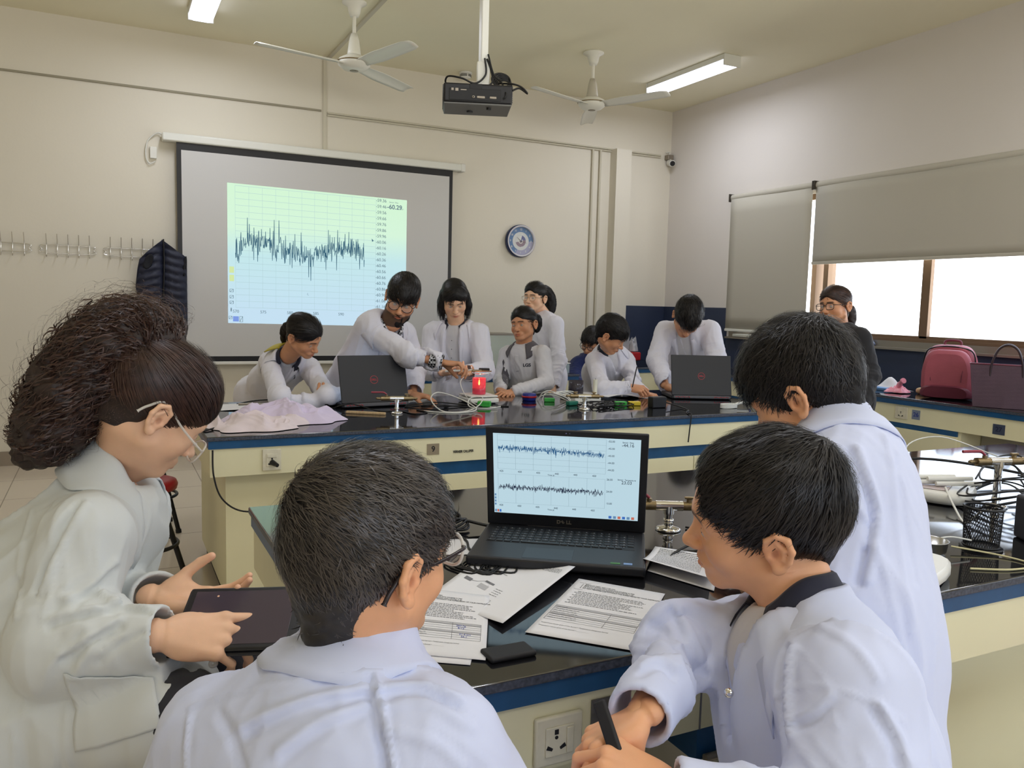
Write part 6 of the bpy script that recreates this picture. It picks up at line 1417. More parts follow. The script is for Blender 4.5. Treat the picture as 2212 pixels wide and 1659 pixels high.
# ---- spectacles
def glasses(M, parent, m, w=.026, hgt=.019, y=.097, z=.003, rnd=2.6, rim=.0016, top_only=False, drop=0.0, lens=True, temple_end=None):
    g = bpy.data.objects.new('glasses', None); COL.objects.link(g); g.parent = parent; Mf = M @ Matrix.Translation((0, 0, -drop))
    fr = MB()
    def rimpts(s, k=1.0): return [Mf @ Vector((s * .0335 + w * k * math.copysign(abs(math.cos(a)) ** (2 / rnd), math.cos(a)), y - .004 * (abs(math.cos(a))) , z + hgt * k * math.copysign(abs(math.sin(a)) ** (2 / rnd), math.sin(a)))) for a in np.linspace(0, 2 * PI, 37)[:-1]]
    for s in (-1, 1): fr.tube(rimpts(s), rim, 8, closed=True)
    fr.tube(spline([Mf @ Vector((-.0075, y + .001, z + .005)), Mf @ Vector((0, y + .004, z + .009)), Mf @ Vector((.0075, y + .001, z + .005))], 5), rim, 8)
    f = fr.build('frame', m, g)
    for s in (-1, 1):
        te = temple_end or (-.018, .004)
        MB().tube(spline([Mf @ Vector((s * (.0335 + w), y - .005, z + .008)), Mf @ Vector((s * .071, y - .018, z + .009)), M @ Vector((s * .0775, .03, .010)), M @ Vector((s * .0815, te[0], te[1] + .010)), M @ Vector((s * .080, te[0] - .022, te[1] - .012)), M @ Vector((s * .078, te[0] - .030, te[1] - .030))], 6), [rim] * 18 + [rim * 1.2] * 12 + [rim * 1.7], 8).build('temple', m, g)
        if lens:
            P = rimpts(s, .97); MB().add(P, [tuple(range(36))]).build('lens', M_lens, g)
    return g
M_lens = mat('clear_lens', (1, 1, 1, 1), .03, alpha=.12, spec=.8)

# ================================================================== people
def hj(M, p): return tf(M, np.array([p], float))[0]
def person(label, headM, s, J, skin, hs=.003, ch=.007, coat=None, fold=1.0, hands=None, shirt=None, trousers=C_trs, hem=None, sleeve=(.060, .054, .046), head_kw=None, cuff_at=1.0,
           vopen=None, neck_in=None, ease=.012, build=1.0, seated=False, skin_mm=.006, handh=.0028, extra_coat=None, cname='lab_coat', coat_fold_regs=None, open_to=None, waist=1.0, shirt_sl=None, sleeve_fold=1.0, post=None, eyes=True, look=(0, -20), lines=None, hemr=.185):
    J = {k: np.asarray(v, float) for k, v in J.items()}; M = np.array(headM) @ np.diag([s, s, s, 1.0]); Mb = Matrix(M.tolist()); Minv = np.linalg.inv(M)
    nl = tf(Minv, np.array([J['neck']]))[0]
    V, Q, C = head_geo(hs, nl, **(head_kw or {})); Vs = [tf(M, V)]; Qs = [Q]; Cs = [C]; n = len(V)
    lo, hi = bbox(J, UP, .22); v = Vol(lo, hi, max(.009, ch)); torso(v, J, -.012, s * build, waist=waist); limbs(v, J, -.006, s, r=(.040, .030, .025)); V, Q = v.mesh(); Vs.append(V); Qs.append(Q + n); Cs.append(np.ones((len(V), 3))); n += len(V)
    for side, spec in (hands or {}).items():
        V, Q, C = hand_geo(handh, **spec['pose']); Mh = hand_matrix(J['wr' + side], spec['fingers'], spec['dorsal'], 1 if side == 'R' else -1, s * spec.get('k', .92))
        if np.linalg.det(Mh[:3, :3]) < 0: Q = Q[:, ::-1]
        Vs.append(tf(Mh, V)); Qs.append(Q + n); Cs.append(C); n += len(V)
    root = npmesh('person', np.concatenate(Vs), np.concatenate(Qs), skin, None, np.concatenate(Cs), label=label, cat='person')
    if eyes: eyeballs(Mb, root, look)
    # trousers and shoes
    if 'knL' in J:
        v = Vol(*bbox(J, ['pelvis', 'knL', 'knR', 'anL', 'anR'], .16), .012); rt, fw, up = fig_frame(J)
        v.ell(J['pelvis'], (.122 * s * build, .092 * s * build, .10 * s), [rt, fw, up], k=.03)
        for S, sg in (('L', -1), ('R', 1)): v.chain([J['pelvis'] + rt * sg * .065 * s - up * .03, J['kn' + S], J['an' + S]], [.075 * s, .062 * s, .052 * s], k=.03); v.cut(J['an' + S] + (J['an' + S] - J['kn' + S]) * .04, J['an' + S] - J['kn' + S], .10)
        V, Q = v.mesh(); V = folds(V, normals(V, Q), [(J['knL'], J['anL'], .12, J['knL'] - J['anL'], .03, .006, 4), (J['knR'], J['anR'], .12, J['knR'] - J['anR'], .03, .006, 7)]); npmesh('trousers', V, Q, trousers, root)
        for S in 'LR':
            a = J['an' + S]; b = MB(); f2 = nrm(V3(fw[0], fw[1], 0)); L = []
            for t, w, hh in ((-.07, .02, .05), (-.06, .034, .075), (-.02, .038, .085), (.04, .038, .065), (.10, .042, .048), (.15, .038, .038), (.175, .02, .025)):
                c = V3(a[0], a[1], 0) + f2 * t; sd = np.cross([0, 0, 1], f2); zb = max(0.0, a[2] - .09)
                L.append([tuple(c + sd * w * s * math.cos(q) + V3(0, 0, zb + hh * s * .5 + hh * s * .5 * math.sin(q))) for q in np.linspace(0, 2 * PI, 13)[:-1]])
            b.add(sum(L, []), [(i * 12 + j, i * 12 + (j + 1) % 12, (i + 1) * 12 + (j + 1) % 12, (i + 1) * 12 + j) for i in range(6) for j in range(12)], 0, True).add(L[0], [tuple(range(12))[::-1]]).add(L[-1], [tuple(range(12))]); b.build('shoe', M_shoe, root)
    rt, fw, up = fig_frame(J)
    if shirt is not None:
        v = Vol(*bbox(J, UP, .20), ch); torso(v, J, -.002, s * build, waist=waist)
        if shirt_sl: 
            for S in 'LR': v.chain([J['sh' + S], J['el' + S], J['wr' + S]], [r * s for r in shirt_sl], k=.02); d = nrm(J['wr' + S] - J['el' + S]); v.cut(J['wr' + S] - d * .0, d, .09)
        v.cap(J['neck'] + up * .012 * s + fw * .004, J['neck'] + up * .2 * s + fw * .06, .052 * s, .07 * s, k=.006, mode='s')
        V, Q = v.mesh(); N = normals(V, Q); regs = [(J['pelvis'], J['neck'], .25, up + rt * .5, .06, .004 * fold, 3)]
        if shirt_sl: regs += [(J['sh' + S], J['el' + S], .09, nrm(J['el' + S] - J['sh' + S]) + fw, .04, .006 * fold, 5) for S in 'LR'] + [(J['el' + S], J['wr' + S], .08, rt + up, .03, .005 * fold, 6) for S in 'LR']
        V = folds(V, N, regs); root['_shirt'] = 1; so = npmesh('polo_shirt', V, Q, shirt, root); shirtVQ = (V, Q)
    else: shirtVQ = None
    coatVQ = None
    if coat is not None:
        names = UP + (['knL', 'knR'] if 'knL' in J else []); v = Vol(*bbox(J, names, .27), ch); torso(v, J, ease, s * build, waist=waist)
        if hem is not None:
            if seated:
                for S, sg in (('L', -1), ('R', 1)): v.cap(J['pelvis'] + rt * sg * .07 * s, J['kn' + S] * .92 + J['pelvis'] * .08, .118 * s, .088 * s, k=.05)
                mk = (J['knL'] + J['knR']) / 2; v.cap(J['pelvis'] - V3(0, 0, .02), mk * .8 + J['pelvis'] * .2, .11 * s, .07 * s, k=.05); v.cap(J['pelvis'], V3(J['pelvis'][0], J['pelvis'][1], max(.3, J['pelvis'][2] - .28)), .15 * s, .17 * s, k=.05, flat=fw, ratio=.85)
            else: v.cap(J['pelvis'] + up * .05, V3(*hem), .135 * s, hemr * s, k=.05, flat=nrm(V3(fw[0], fw[1], 0)), ratio=.8); v.cut(V3(*hem), (0, 0, -1), .5)
        if extra_coat: extra_coat(v, J, rt, fw, up)
        for S in 'LR':
            w = J['wr' + S]; e = J['el' + S]; d = nrm(w - e); ce = e + (w - e) * cuff_at; v.chain([J['sh' + S], e, ce], [sleeve[0] * s, sleeve[1] * s, sleeve[2] * s], k=.03); v.cut(ce, d, .075 * s); v.cap(ce - d * .035, ce + d * .03, (sleeve[2] - .008) * s, (sleeve[2] - .007) * s, k=.002, mode='s')
        v.cap(J['neck'] + up * (.032 * s) + fw * .006, J['neck'] + up * .2 * s + fw * .05, .072 * s, .15 * s, k=.02, mode='s')
        if vopen:      # (half width at the collar, half width below, depth along the torso)
            w0, w1, dep = vopen; c0 = J['neck'].copy(); den = v.d.copy()
            def fn(P):
                x, y, z = P[0] - c0[0], P[1] - c0[1], P[2] - c0[2]; X = x * rt[0] + y * rt[1] + z * rt[2]; Y = x * fw[0] + y * fw[1] + z * fw[2]; Z = -(x * up[0] + y * up[1] + z * up[2])
                t = np.clip(Z / dep, 0, 1); return np.maximum(np.maximum(np.abs(X) - (w0 + (w1 - w0) * t), Z - dep), np.maximum(-Y + .0, -(den + .020)))
            v.op(fn, v.lo, v.lo + np.array(v.n) * v.h, .004, 's')
        V, Q = v.mesh(); N = normals(V, Q); V0 = V
        regs = [(J['pelvis'], J['neck'], .26 * s, up * 1.0 + rt * .25, .085, .010 * fold, 11)]
        for S, sg in (('L', -1), ('R', 1)):
            a, e, w = J['sh' + S], J['el' + S], J['wr' + S]; ud = nrm(e - a); fd = nrm(w - e); pn = nrm(np.cross(ud, fd) + 1e-4)
            regs += [(a, a + (e - a) * .6, .085 * s, ud + fw * .35, .055, .009 * fold * sleeve_fold, 21 + sg), (e - ud * .05, e + fd * .05, .075 * s, np.cross(pn, ud + fd) + pn * .7, .042, .014 * fold * sleeve_fold, 31 + sg), (e + (w - e) * .4, w, .065 * s, pn + fd * .35, .038, .010 * fold * sleeve_fold, 41 + sg)]
        if hem is not None: regs += [(J['pelvis'], V3(*hem), .26, V3(0, 0, 1) + rt * .1, .08, .014 * fold, 51)]
        regs += coat_fold_regs(J, rt, fw, up) if coat_fold_regs else []
        V = folds(V, N, regs, [J['wrL'] * cuff_at + J['elL'] * (1 - cuff_at), J['wrR'] * cuff_at + J['elR'] * (1 - cuff_at), J['neck']]); N = normals(V, Q)
        if post: V = post(V, N, J, rt, fw, up)
        if lines: V = creases(V, Q, lines)
        o = npmesh(cname, V, Q, coat, root); coatVQ = (V, Q); root_coat = o
    else: root_coat = None
    return dict(root=root, J=J, M=Mb, fr=(rt, fw, up), coat=root_coat, coatVQ=coatVQ, shirtVQ=shirtVQ, s=s)
RS = np.random.RandomState(77)
RELAX = ((15, 25, 15), (20, 28, 15), (25, 30, 18), (30, 32, 20))
FIST = ((55, 80, 45), (60, 85, 45), (65, 85, 45), (68, 85, 45))

# ---------------- the smiling boy in the right foreground
def boy_right():
    HM = head_frame((0.796, 0.814, 1.039), 135, 9, -18); s = .95
    J = dict(neck=(0.824, 0.770, 0.928), pelvis=(0.827, 0.656, 0.616), shR=(0.863, 0.907, 0.821), shL=(0.755, 0.620, 0.888), elR=(0.705, 0.867, 0.858), wrR=(0.548, 0.742, 0.846), elL=(0.682, 0.543, 0.773), wrL=(0.525, 0.649, 0.811),
             knL=(0.618, 0.703, 0.500), knR=(0.680, 0.830, 0.509), anL=(0.624, 0.687, 0.173), anR=(0.690, 0.787, 0.162))
    def extra(v, J, rt, fw, up): v.cap(J['shL'], J['elL'] * .5 + J['shL'] * .5, .07, .066, k=.03)
    def post(V, N, J, rt, fw, up):
        V = emboss(V, N, [(0.741, 0.710, 0.924), (0.738, 0.641, 0.896), (0.711, 0.606, 0.866)], .005, .0018); return emboss(V, N, [(0.669, 0.663, 0.883), (0.684, 0.625, 0.912), (0.701, 0.572, 0.921), (0.766, 0.558, 0.883)], .005, .0018)
    p = person('person, boy in white lab coat smiling in profile, strip in his hands, right foreground', HM, s, J, SK_a, hs=.0022, ch=.0048, coat=C_lav, fold=1.15,
        hands={'R': dict(fingers=(-.82, .16, -.36), dorsal=(-.36, .30, .88), k=.78, pose=dict(curl=((38, 62, 30), (48, 72, 35), (56, 78, 40), (62, 80, 40)), thumb=(30, 55, 15, 20), spread=(3, 0, -2, -5))),
               'L': dict(fingers=nrm(np.array((0.485, 0.704, 0.825)) - np.array((0.525, 0.649, 0.811))), dorsal=(.1, -.5, .85), k=.90, pose=dict(curl=((30, 35, 20), (40, 50, 30), (48, 55, 30), (50, 60, 30)), thumb=(22, 20, 10, 15), spread=(3, 0, -3, -6)))},
        shirt=C_shirt, seated=True, hem=(0, 0, 0), lines=[
            [-1.0, (0.699, 0.675, 0.933), (0.657, 0.637, 0.905), (0.658, 0.632, 0.857)], [.9, (0.704, 0.673, 0.931), (0.662, 0.635, 0.905), (0.664, 0.629, 0.857)], [.6, (0.669, 0.628, 0.872), (0.691, 0.618, 0.882), (0.708, 0.611, 0.899)], [-.6, (0.670, 0.626, 0.864), (0.692, 0.616, 0.874), (0.711, 0.609, 0.891)],
            [.8, (0.757, 0.586, 0.891), (0.773, 0.574, 0.861), (0.784, 0.566, 0.827)], [-.7, (0.751, 0.588, 0.886), (0.767, 0.577, 0.857), (0.776, 0.569, 0.827)], [-.8, (0.677, 0.853, 0.913), (0.696, 0.838, 0.868), (0.713, 0.826, 0.832)], [.7, (0.685, 0.849, 0.916), (0.705, 0.835, 0.872), (0.722, 0.822, 0.838)],
            [.7, (0.580, 0.786, 0.886), (0.602, 0.776, 0.895), (0.619, 0.766, 0.882)], [-.7, (0.580, 0.785, 0.877), (0.602, 0.775, 0.886), (0.617, 0.766, 0.874)], [-.6, (0.591, 0.786, 0.934), (0.609, 0.776, 0.928), (0.624, 0.767, 0.910)], [.5, (0.738, 0.659, 0.961), (0.776, 0.637, 0.933), (0.783, 0.608, 0.905)]],
        sleeve=(.062, .052, .041), vopen=(.056, .012, .15), handh=.002, extra_coat=extra, post=post, head_kw=dict(mouth=.006, eye=.12, nose=1.0), look=(0, -25), ease=.014)
    R, fw, up = p['fr']; J = p['J']; r = p['root']
    collar('shirt_collar', J['neck'] + up * .006 + fw * .006, R, fw, up, .054, .036, .032, C_navy, r, over=p['shirtVQ'], open_=.16, front_drop=.035, point=.02)
    collar('coat_collar', J['neck'] - up * .012, R, fw, up, .062, .036, .036, C_lav, p['coat'], over=p['coatVQ'], open_=.26, front_drop=.06, point=.05, spread=.022)
    b = MB()
    for q in ((0.666, 0.724, 0.860),): b.lathe([(.001, .003), (.004, .003), (.0055, .0015), (.006, -.001)], 18, mtx(q, (.75, -.6, 0), (.1, .1, 1)))
    b.build('snap_button', M_chrome, p['coat'])
    hair_short(p['M'], r, M_hairk, M_hairs, RS, thick=.013, whorl=(.012, -.085, .100), n=11000, length=(.028, .052), lift=.34, fringe=-.010, nape=-.066, swirl=.5, h=.003, top=.004, mess=.22, width=.0012, side_fade=.4, fz=.026, line=.094, face_w=.066)
    s_ = MB().tube(spline([(0.495, 0.741, 0.852), (0.498, 0.726, 0.836), (0.497, 0.708, 0.814)]), .008, 8); s_ = MB().rbox(-.008, .008, -.055, .055, -.0035, .0035, .003, m=mtx(np.array((0.495, 0.711, 0.833)), nrm(np.cross(np.array((0.493, 0.699, 0.820)) - np.array((0.494, 0.737, 0.860)), (.4, .8, .4))), nrm(np.array((0.493, 0.699, 0.820)) - np.array((0.494, 0.737, 0.860)))))
    s_.build('fabric_strap', M_dark, label='small black strap held between the smiling boy\'s fingers', cat='strap')
boy_right()
# ---------------- the boy with his back turned
def boy_centre():
    HM = head_frame((0.266, 0.884, 1.028), 27, 6, 4); s = .95
    J = dict(neck=(0.253, 0.887, 0.930), pelvis=(0.216, 0.805, 0.624), shL=(0.109, 0.947, 0.817), shR=(0.308, 0.761, 0.849), elR=(0.406, 0.764, 0.701), wrR=(0.443, 0.958, 0.597), elL=(0.039, 1.027, 0.608), wrL=(0.180, 1.120, 0.570),
             knL=(0.189, 1.178, 0.421), knR=(0.400, 1.074, 0.427), anL=(0.195, 1.064, 0.116), anR=(0.370, 0.977, 0.121))
    def post(V, N, J, rt, fw, up):
        b = -fw
        V = emboss(V, N, [(0.074, 0.904, 0.878), (0.099, 0.872, 0.904), (0.165, 0.797, 0.939), (0.210, 0.754, 0.956), (0.259, 0.731, 0.964), (0.313, 0.737, 0.959)], .005, .0035, b)
        V = emboss(V, N, [(0.221, 0.738, 0.958), (0.222, 0.723, 0.933), (0.225, 0.708, 0.908), (0.229, 0.702, 0.873)], .008, -.006, b); V = emboss(V, N, [(0.226, 0.735, 0.958), (0.229, 0.720, 0.933), (0.232, 0.704, 0.908), (0.236, 0.698, 0.873)], .006, .005, b)
        V = emboss(V, N, [(0.070, 0.883, 0.878), (0.064, 0.861, 0.855), (0.060, 0.848, 0.823)], .007, .004); return V
    p = person('person, boy with his back turned, clear glasses, white lab coat, centre foreground', HM, s, J, SK_a, hs=.0022, ch=.0048, coat=C_lav, fold=1.0, hands={'R': dict(fingers=(-.5, .6, -.2), dorsal=(0, 0, 1), pose=dict(curl=RELAX)), 'L': dict(fingers=(.7, .5, -.2), dorsal=(0, 0, 1), pose=dict(curl=RELAX))},
        shirt=None, seated=True, hem=(0, 0, 0), lines=[
            [.8, (0.223, 0.746, 0.940), (0.169, 0.772, 0.929), (0.113, 0.797, 0.903)], [-.7, (0.223, 0.746, 0.934), (0.169, 0.771, 0.923), (0.117, 0.794, 0.897)], [.6, (0.222, 0.745, 0.925), (0.181, 0.764, 0.908), (0.143, 0.779, 0.878)], [-.5, (0.221, 0.744, 0.918), (0.184, 0.761, 0.901), (0.149, 0.775, 0.871)], [.8, (0.232, 0.742, 0.944), (0.273, 0.722, 0.948), (0.303, 0.705, 0.934)],
            [-.7, (0.232, 0.741, 0.938), (0.273, 0.721, 0.941), (0.301, 0.706, 0.927)], [.6, (0.236, 0.738, 0.928), (0.278, 0.717, 0.929), (0.315, 0.697, 0.907)], [-.6, (0.103, 0.910, 0.864), (0.116, 0.900, 0.834), (0.124, 0.893, 0.804)], [.6, (0.241, 0.733, 0.901), (0.278, 0.713, 0.893), (0.302, 0.699, 0.871)]],
        sleeve=(.066, .060, .055), post=post, head_kw=dict(eye=.4), ease=.016,
        coat_fold_regs=lambda J, rt, fw, up: [(J['shL'] * .5 + J['shR'] * .5 - up * .05, J['shL'] * .5 + J['shR'] * .5 - up * .3, .17, rt + up * .22, .045, .006, 71)])
    R, fw, up = p['fr']; J = p['J']; r = p['root']
    collar('coat_collar', J['neck'] - up * .006 + fw * .004, R, fw, up, .058, .034, .030, C_lav, p['coat'], over=p['coatVQ'], open_=.14, front_drop=.04, point=.02, spread=.010, wid=.6)
    hair_short(p['M'], r, M_hairg, M_hairgs, RS, thick=.013, whorl=(-.038, -.088, .088), n=14000, length=(.018, .042), lift=.62, fringe=.000, nape=-.076, swirl=.7, h=.003, top=.003, mess=.28, width=.0011, side_fade=.5, fz=.006, nape_r=.036)
    glasses(p['M'], r, M_clearpl, w=.027, hgt=.021, y=.105, rim=.0022, drop=-.010, z=.0)
    for o in [c for c in bpy.data.objects if c.name.startswith('temple') and c.parent and c.parent.parent == r]: o.data.materials[0] = mat('smoky_temple', srgb(48, 40, 42), .2)
boy_centre()
# ---------------- the curly-haired girl with the tablet
def girl_left():
    HM = head_frame((0.075, 1.615, 1.110), 19, 38, 11); s = .97
    J = dict(neck=(0.019, 1.664, 1.008), pelvis=(-0.242, 1.750, 0.589), shR=(-0.033, 1.522, 0.907), shL=(0.039, 1.797, 0.872), elR=(-0.077, 1.439, 0.761), wrR=(0.079, 1.352, 0.786), elL=(-0.001, 1.751, 0.676), wrL=(0.077, 1.511, 0.794),
             knR=(0.102, 1.337, 0.656), knL=(0.179, 1.477, 0.645), anR=(0.056, 1.485, 0.246), anL=(0.136, 1.611, 0.228))
    def extra(v, J, rt, fw, up): v.cap(J['elR'], J['elR'] * .6 + J['wrR'] * .4, .066, .058, k=.03); v.cap((-0.110, 1.625, 0.773), (-0.098, 1.564, 0.577), .13, .15, k=.06)
    p = person('person, girl with curly ponytail and clear glasses typing on a tablet', HM, s, J, SK_b, hs=.0024, ch=.005, coat=C_grey, fold=1.3,
        hands={'R': dict(fingers=(.95, -.08, -.12), dorsal=(-.12, -.62, .78), k=1.04, pose=dict(curl=((10, 18, 10), (22, 26, 14), (38, 34, 20), (46, 40, 25)), thumb=(36, 24, 12, 18), spread=(7, 1, -4, -9))),
               'L': dict(fingers=(.88, -.28, -.12), dorsal=(.10, .35, -.90), k=.93, pose=dict(curl=((16, 22, 14), (22, 26, 14), (26, 30, 16), (30, 32, 18)), thumb=(50, 30, 18, 22), spread=(8, 1, -4, -10)))},
        seated=True, hem=(0, 0, 0), lines=[
            [-1.3, (-0.046, 1.557, 0.964), (-0.083, 1.569, 0.900), (-0.117, 1.577, 0.815)], [1, (-0.036, 1.552, 0.960), (-0.070, 1.562, 0.896), (-0.105, 1.570, 0.812)], [.9, (0.007, 1.404, 0.829), (-0.043, 1.428, 0.818), (-0.086, 1.448, 0.805)], [-.9, (0.006, 1.403, 0.818), (-0.043, 1.427, 0.807), (-0.087, 1.447, 0.792)], [.9, (0.009, 1.400, 0.804), (-0.031, 1.417, 0.779), (-0.074, 1.435, 0.746)],
            [-.9, (0.009, 1.399, 0.792), (-0.028, 1.414, 0.766), (-0.068, 1.431, 0.736)], [1, (0.053, 1.381, 0.831), (0.017, 1.399, 0.834), (-0.010, 1.415, 0.850)], [-.9, (0.053, 1.380, 0.820), (0.020, 1.397, 0.823), (-0.010, 1.413, 0.838)], [.8, (-0.018, 1.410, 0.770), (-0.041, 1.418, 0.741), (-0.055, 1.422, 0.712)], [.7, (0.008, 1.410, 0.895), (-0.029, 1.425, 0.858), (-0.059, 1.438, 0.838)], [-.6, (0.011, 1.408, 0.885), (-0.026, 1.422, 0.847), (-0.056, 1.435, 0.827)],
            [.5, (-0.125, 1.595, 0.950), (-0.141, 1.594, 0.870), (-0.150, 1.588, 0.767)], [-.6, (0.039, 1.383, 0.783), (0.009, 1.396, 0.763), (-0.018, 1.406, 0.737)]],
        sleeve=(.072, .064, .050), handh=.002, extra_coat=extra, head_kw=dict(mouth=.004, eye=.3), ease=.014, build=.90, cuff_at=.97, look=(0, -30))
    R, fw, up = p['fr']; J = p['J']; r = p['root']
    collar('coat_collar', J['neck'] - up * .004 + fw * .004, R, fw, up, .060, .032, .036, C_grey, p['coat'], over=p['coatVQ'], open_=.20, front_drop=.07, point=.05, spread=.02)
    drape('pocket', [(-0.067, 1.386, 0.736), (0.056, 1.260, 0.760), (0.063, 1.248, 0.693), (-0.052, 1.344, 0.626)], *p['coatVQ'], .003, C_grey, p['coat'])
    b = MB().lathe([(.001, .002), (.0035, .002), (.0045, .0035), (.0065, .0035), (.0075, .001), (.0075, -.002)], 20, mtx((0.147, 1.356, 0.726), (.85, -.4, 0), (.2, .3, .95))); b.build('button', M_white, p['coat'])
    # hair: smooth over the skull, gathered high, a mass of curls behind
    M = p['M']; h = hair_long(M, r, M_hairb, M_hairbs, RS, n=5200, thick=.012, h=.003, line=.074, tail=[(0, -.10, .078), (0, -.115, .085), (0, -.125, .088)], tail_r=.022, width=.0011, nape=-.035)
    path = [Vector(q) for q in spline([(0.096, 1.648, 1.208), (0.055, 1.648, 1.235), (0.005, 1.637, 1.213), (-0.044, 1.633, 1.160), (-0.085, 1.636, 1.099), (-0.108, 1.643, 1.058)], 7)]; n_ = len(path); rad = [.046 + .036 * math.sin(PI * min(1, i / (n_ - 1) * 1.05) ** .75) for i in range(n_)]; rad[0] = .035; rad[1] = .055; rad[-1] = .045
    v = Vol(np.min([tuple(q) for q in path], 0) - .12, np.max([tuple(q) for q in path], 0) + .12, .0045); v.chain([tuple(q) for q in path], [q * .82 for q in rad], k=.02); V, Q = v.mesh(); N = normals(V, Q)
    V = V + N * (noise(V * 38, 2) * .011 + (1 - np.abs(noise(V * 75, 5)) * 2) * .006)[:, None]; core = npmesh('curly_ponytail', V, Q, M_hairb, h)
    nS = 3000; k = 54; P = np.zeros((nS, k, 3)); pn = np.array([tuple(q) for q in path]); t0 = np.where(RS.rand(nS) < .3, RS.rand(nS) * .12, RS.rand(nS) * .72); ln = RS.uniform(.25, .5, nS); off = RS.randn(nS, 3); off /= np.linalg.norm(off, axis=1, keepdims=True); rr = np.where(RS.rand(nS) < .12, RS.uniform(1.1, 1.45, nS), RS.uniform(.78, 1.08, nS)); ph = RS.rand(nS) * 6.28; hr = RS.uniform(.007, .014, nS); fr_ = RS.uniform(1.6, 3.6, nS)
    for j in range(k):
        t = np.clip(t0 + ln * j / (k - 1), 0, .999) * (n_ - 1); i0 = t.astype(int); f_ = (t - i0)[:, None]; c = pn[i0] * (1 - f_) + pn[np.minimum(i0 + 1, n_ - 1)] * f_; rd = np.interp(t, range(n_), rad)
        tan = pn[np.minimum(i0 + 1, n_ - 1)] - pn[np.maximum(i0 - 1, 0)]; tan /= np.linalg.norm(tan, axis=1, keepdims=True) + 1e-9; u = off - tan * np.einsum('ij,ij->i', off, tan)[:, None]; u /= np.linalg.norm(u, axis=1, keepdims=True) + 1e-9; w = np.cross(tan, u); a = ph + fr_ * 2 * PI * j / (k - 1) * .8
        P[:, j] = c + u * (rd * rr)[:, None] + (u * np.cos(a)[:, None] + w * np.sin(a)[:, None] * .9) * hr[:, None] + tan * (.004 * np.sin(a * .7))[:, None] + V3(0, 0, -.012) * (j / k) ** 2
    ribbons('curls', P, np.where(rr > 1.1, .0005, RS.uniform(.7, 2.2, nS) * .0015), off, M_hairbs, core)
    glasses(M, r, M_clearpl, w=.026, hgt=.022, y=.106, rim=.0021, drop=.012, z=-.002, temple_end=(-.022, .020))
    # tablet on her lap
    tm = mtx(np.array((0.196, 1.372, 0.789)), (.93, -.36, .02), (.33, .80, .42)); t = empty('tablet', tm.translation, label='black tablet on the lap of the girl with curly hair', cat='tablet')
    part(MB().rbox(-.10, .10, -.068, .068, -.004, .004, .004, m=tm), 'body', M_black, t); part(MB().rbox(-.088, .080, -.058, .058, .0040, .0046, .0003, m=tm), 'screen', mat('tablet_screen', srgb(70, 62, 72), .12), t)
    part(MB().rbox(-.104, .104, -.072, .072, -.010, -.0045, .003, m=tm), 'folio_cover', M_dark, t)
girl_left()
# ---------------- the tall boy standing behind
def boy_tall():
    HM = head_frame((1.166, 1.110, 1.165), 112, 30, -8); s = .98
    J = dict(neck=(1.200, 1.062, 1.112), pelvis=(1.086, 0.882, 0.793), shL=(1.090, 0.963, 1.031), shR=(1.292, 1.099, 1.050), elL=(1.047, 0.919, 0.852), wrL=(1.010, 1.033, 0.793), elR=(1.350, 1.182, 0.832), wrR=(1.239, 1.261, 0.842),
             knL=(1.045, 0.784, 0.423), knR=(1.180, 0.840, 0.422), anL=(1.024, 0.719, 0.031), anR=(1.150, 0.769, 0.039))
    def extra(v, J, rt, fw, up): v.cap((1.204, 1.002, 0.989), (1.100, 0.887, 0.793), .070, .085, k=.05)
    p = person('person, tall dark-haired boy standing in white lab coat behind the smiling boy', HM, s, J, SK_a, hs=.0025, ch=.0055, coat=C_lav, fold=1.2, hands={'R': dict(fingers=(-.8, .4, -.2), dorsal=(0, 0, 1), pose=dict(curl=RELAX)), 'L': dict(fingers=(-.8, .3, -.2), dorsal=(0, 0, 1), pose=dict(curl=RELAX))},
        lines=[[-1.3, (1.058, 0.908, 1.107), (1.081, 0.889, 1.039), (1.091, 0.880, 0.999), (1.069, 0.880, 0.898)], [1, (1.068, 0.903, 1.108), (1.091, 0.884, 1.039), (1.100, 0.875, 0.999), (1.079, 0.875, 0.897)], [.8, (1.069, 0.892, 1.010), (1.083, 0.882, 0.986), (1.077, 0.882, 0.953)], [.6, (1.113, 0.883, 1.131), (1.121, 0.869, 1.040), (1.134, 0.849, 0.909), (1.145, 0.833, 0.811)], [-.5, (1.128, 0.872, 1.100), (1.136, 0.859, 1.012), (1.153, 0.837, 0.895)], [.5, (1.098, 0.871, 0.952), (1.113, 0.854, 0.865), (1.134, 0.832, 0.755)]],
        hem=(1.061, 0.813, 0.452), hemr=.155, build=.88, sleeve=(.062, .058, .052), head_kw=dict(eye=.2), ease=.018, extra_coat=extra,
        coat_fold_regs=lambda J, rt, fw, up: [(np.array((1.163, 0.904, 1.038)), np.array((1.177, 0.860, 0.695)), .14, np.array((1.177, 0.860, 0.695)) - np.array((1.143, 0.918, 1.075)), .05, .006, 73)])
    R, fw, up = p['fr']; J = p['J']; r = p['root']
    collar('coat_collar', J['neck'] - up * .004, R, fw, up, .060, .036, .034, C_lav, p['coat'], over=p['coatVQ'], open_=.14, front_drop=.05, point=.03, spread=.02)
    hair_short(p['M'], r, M_hairk, M_hairs, RS, thick=.018, whorl=(0, -.08, .10), n=10000, length=(.022, .045), lift=.55, fringe=.005, nape=-.080, swirl=.5, h=.0032, top=.014, mess=.34, width=.0012, side_fade=.5, fz=.010)
boy_tall()

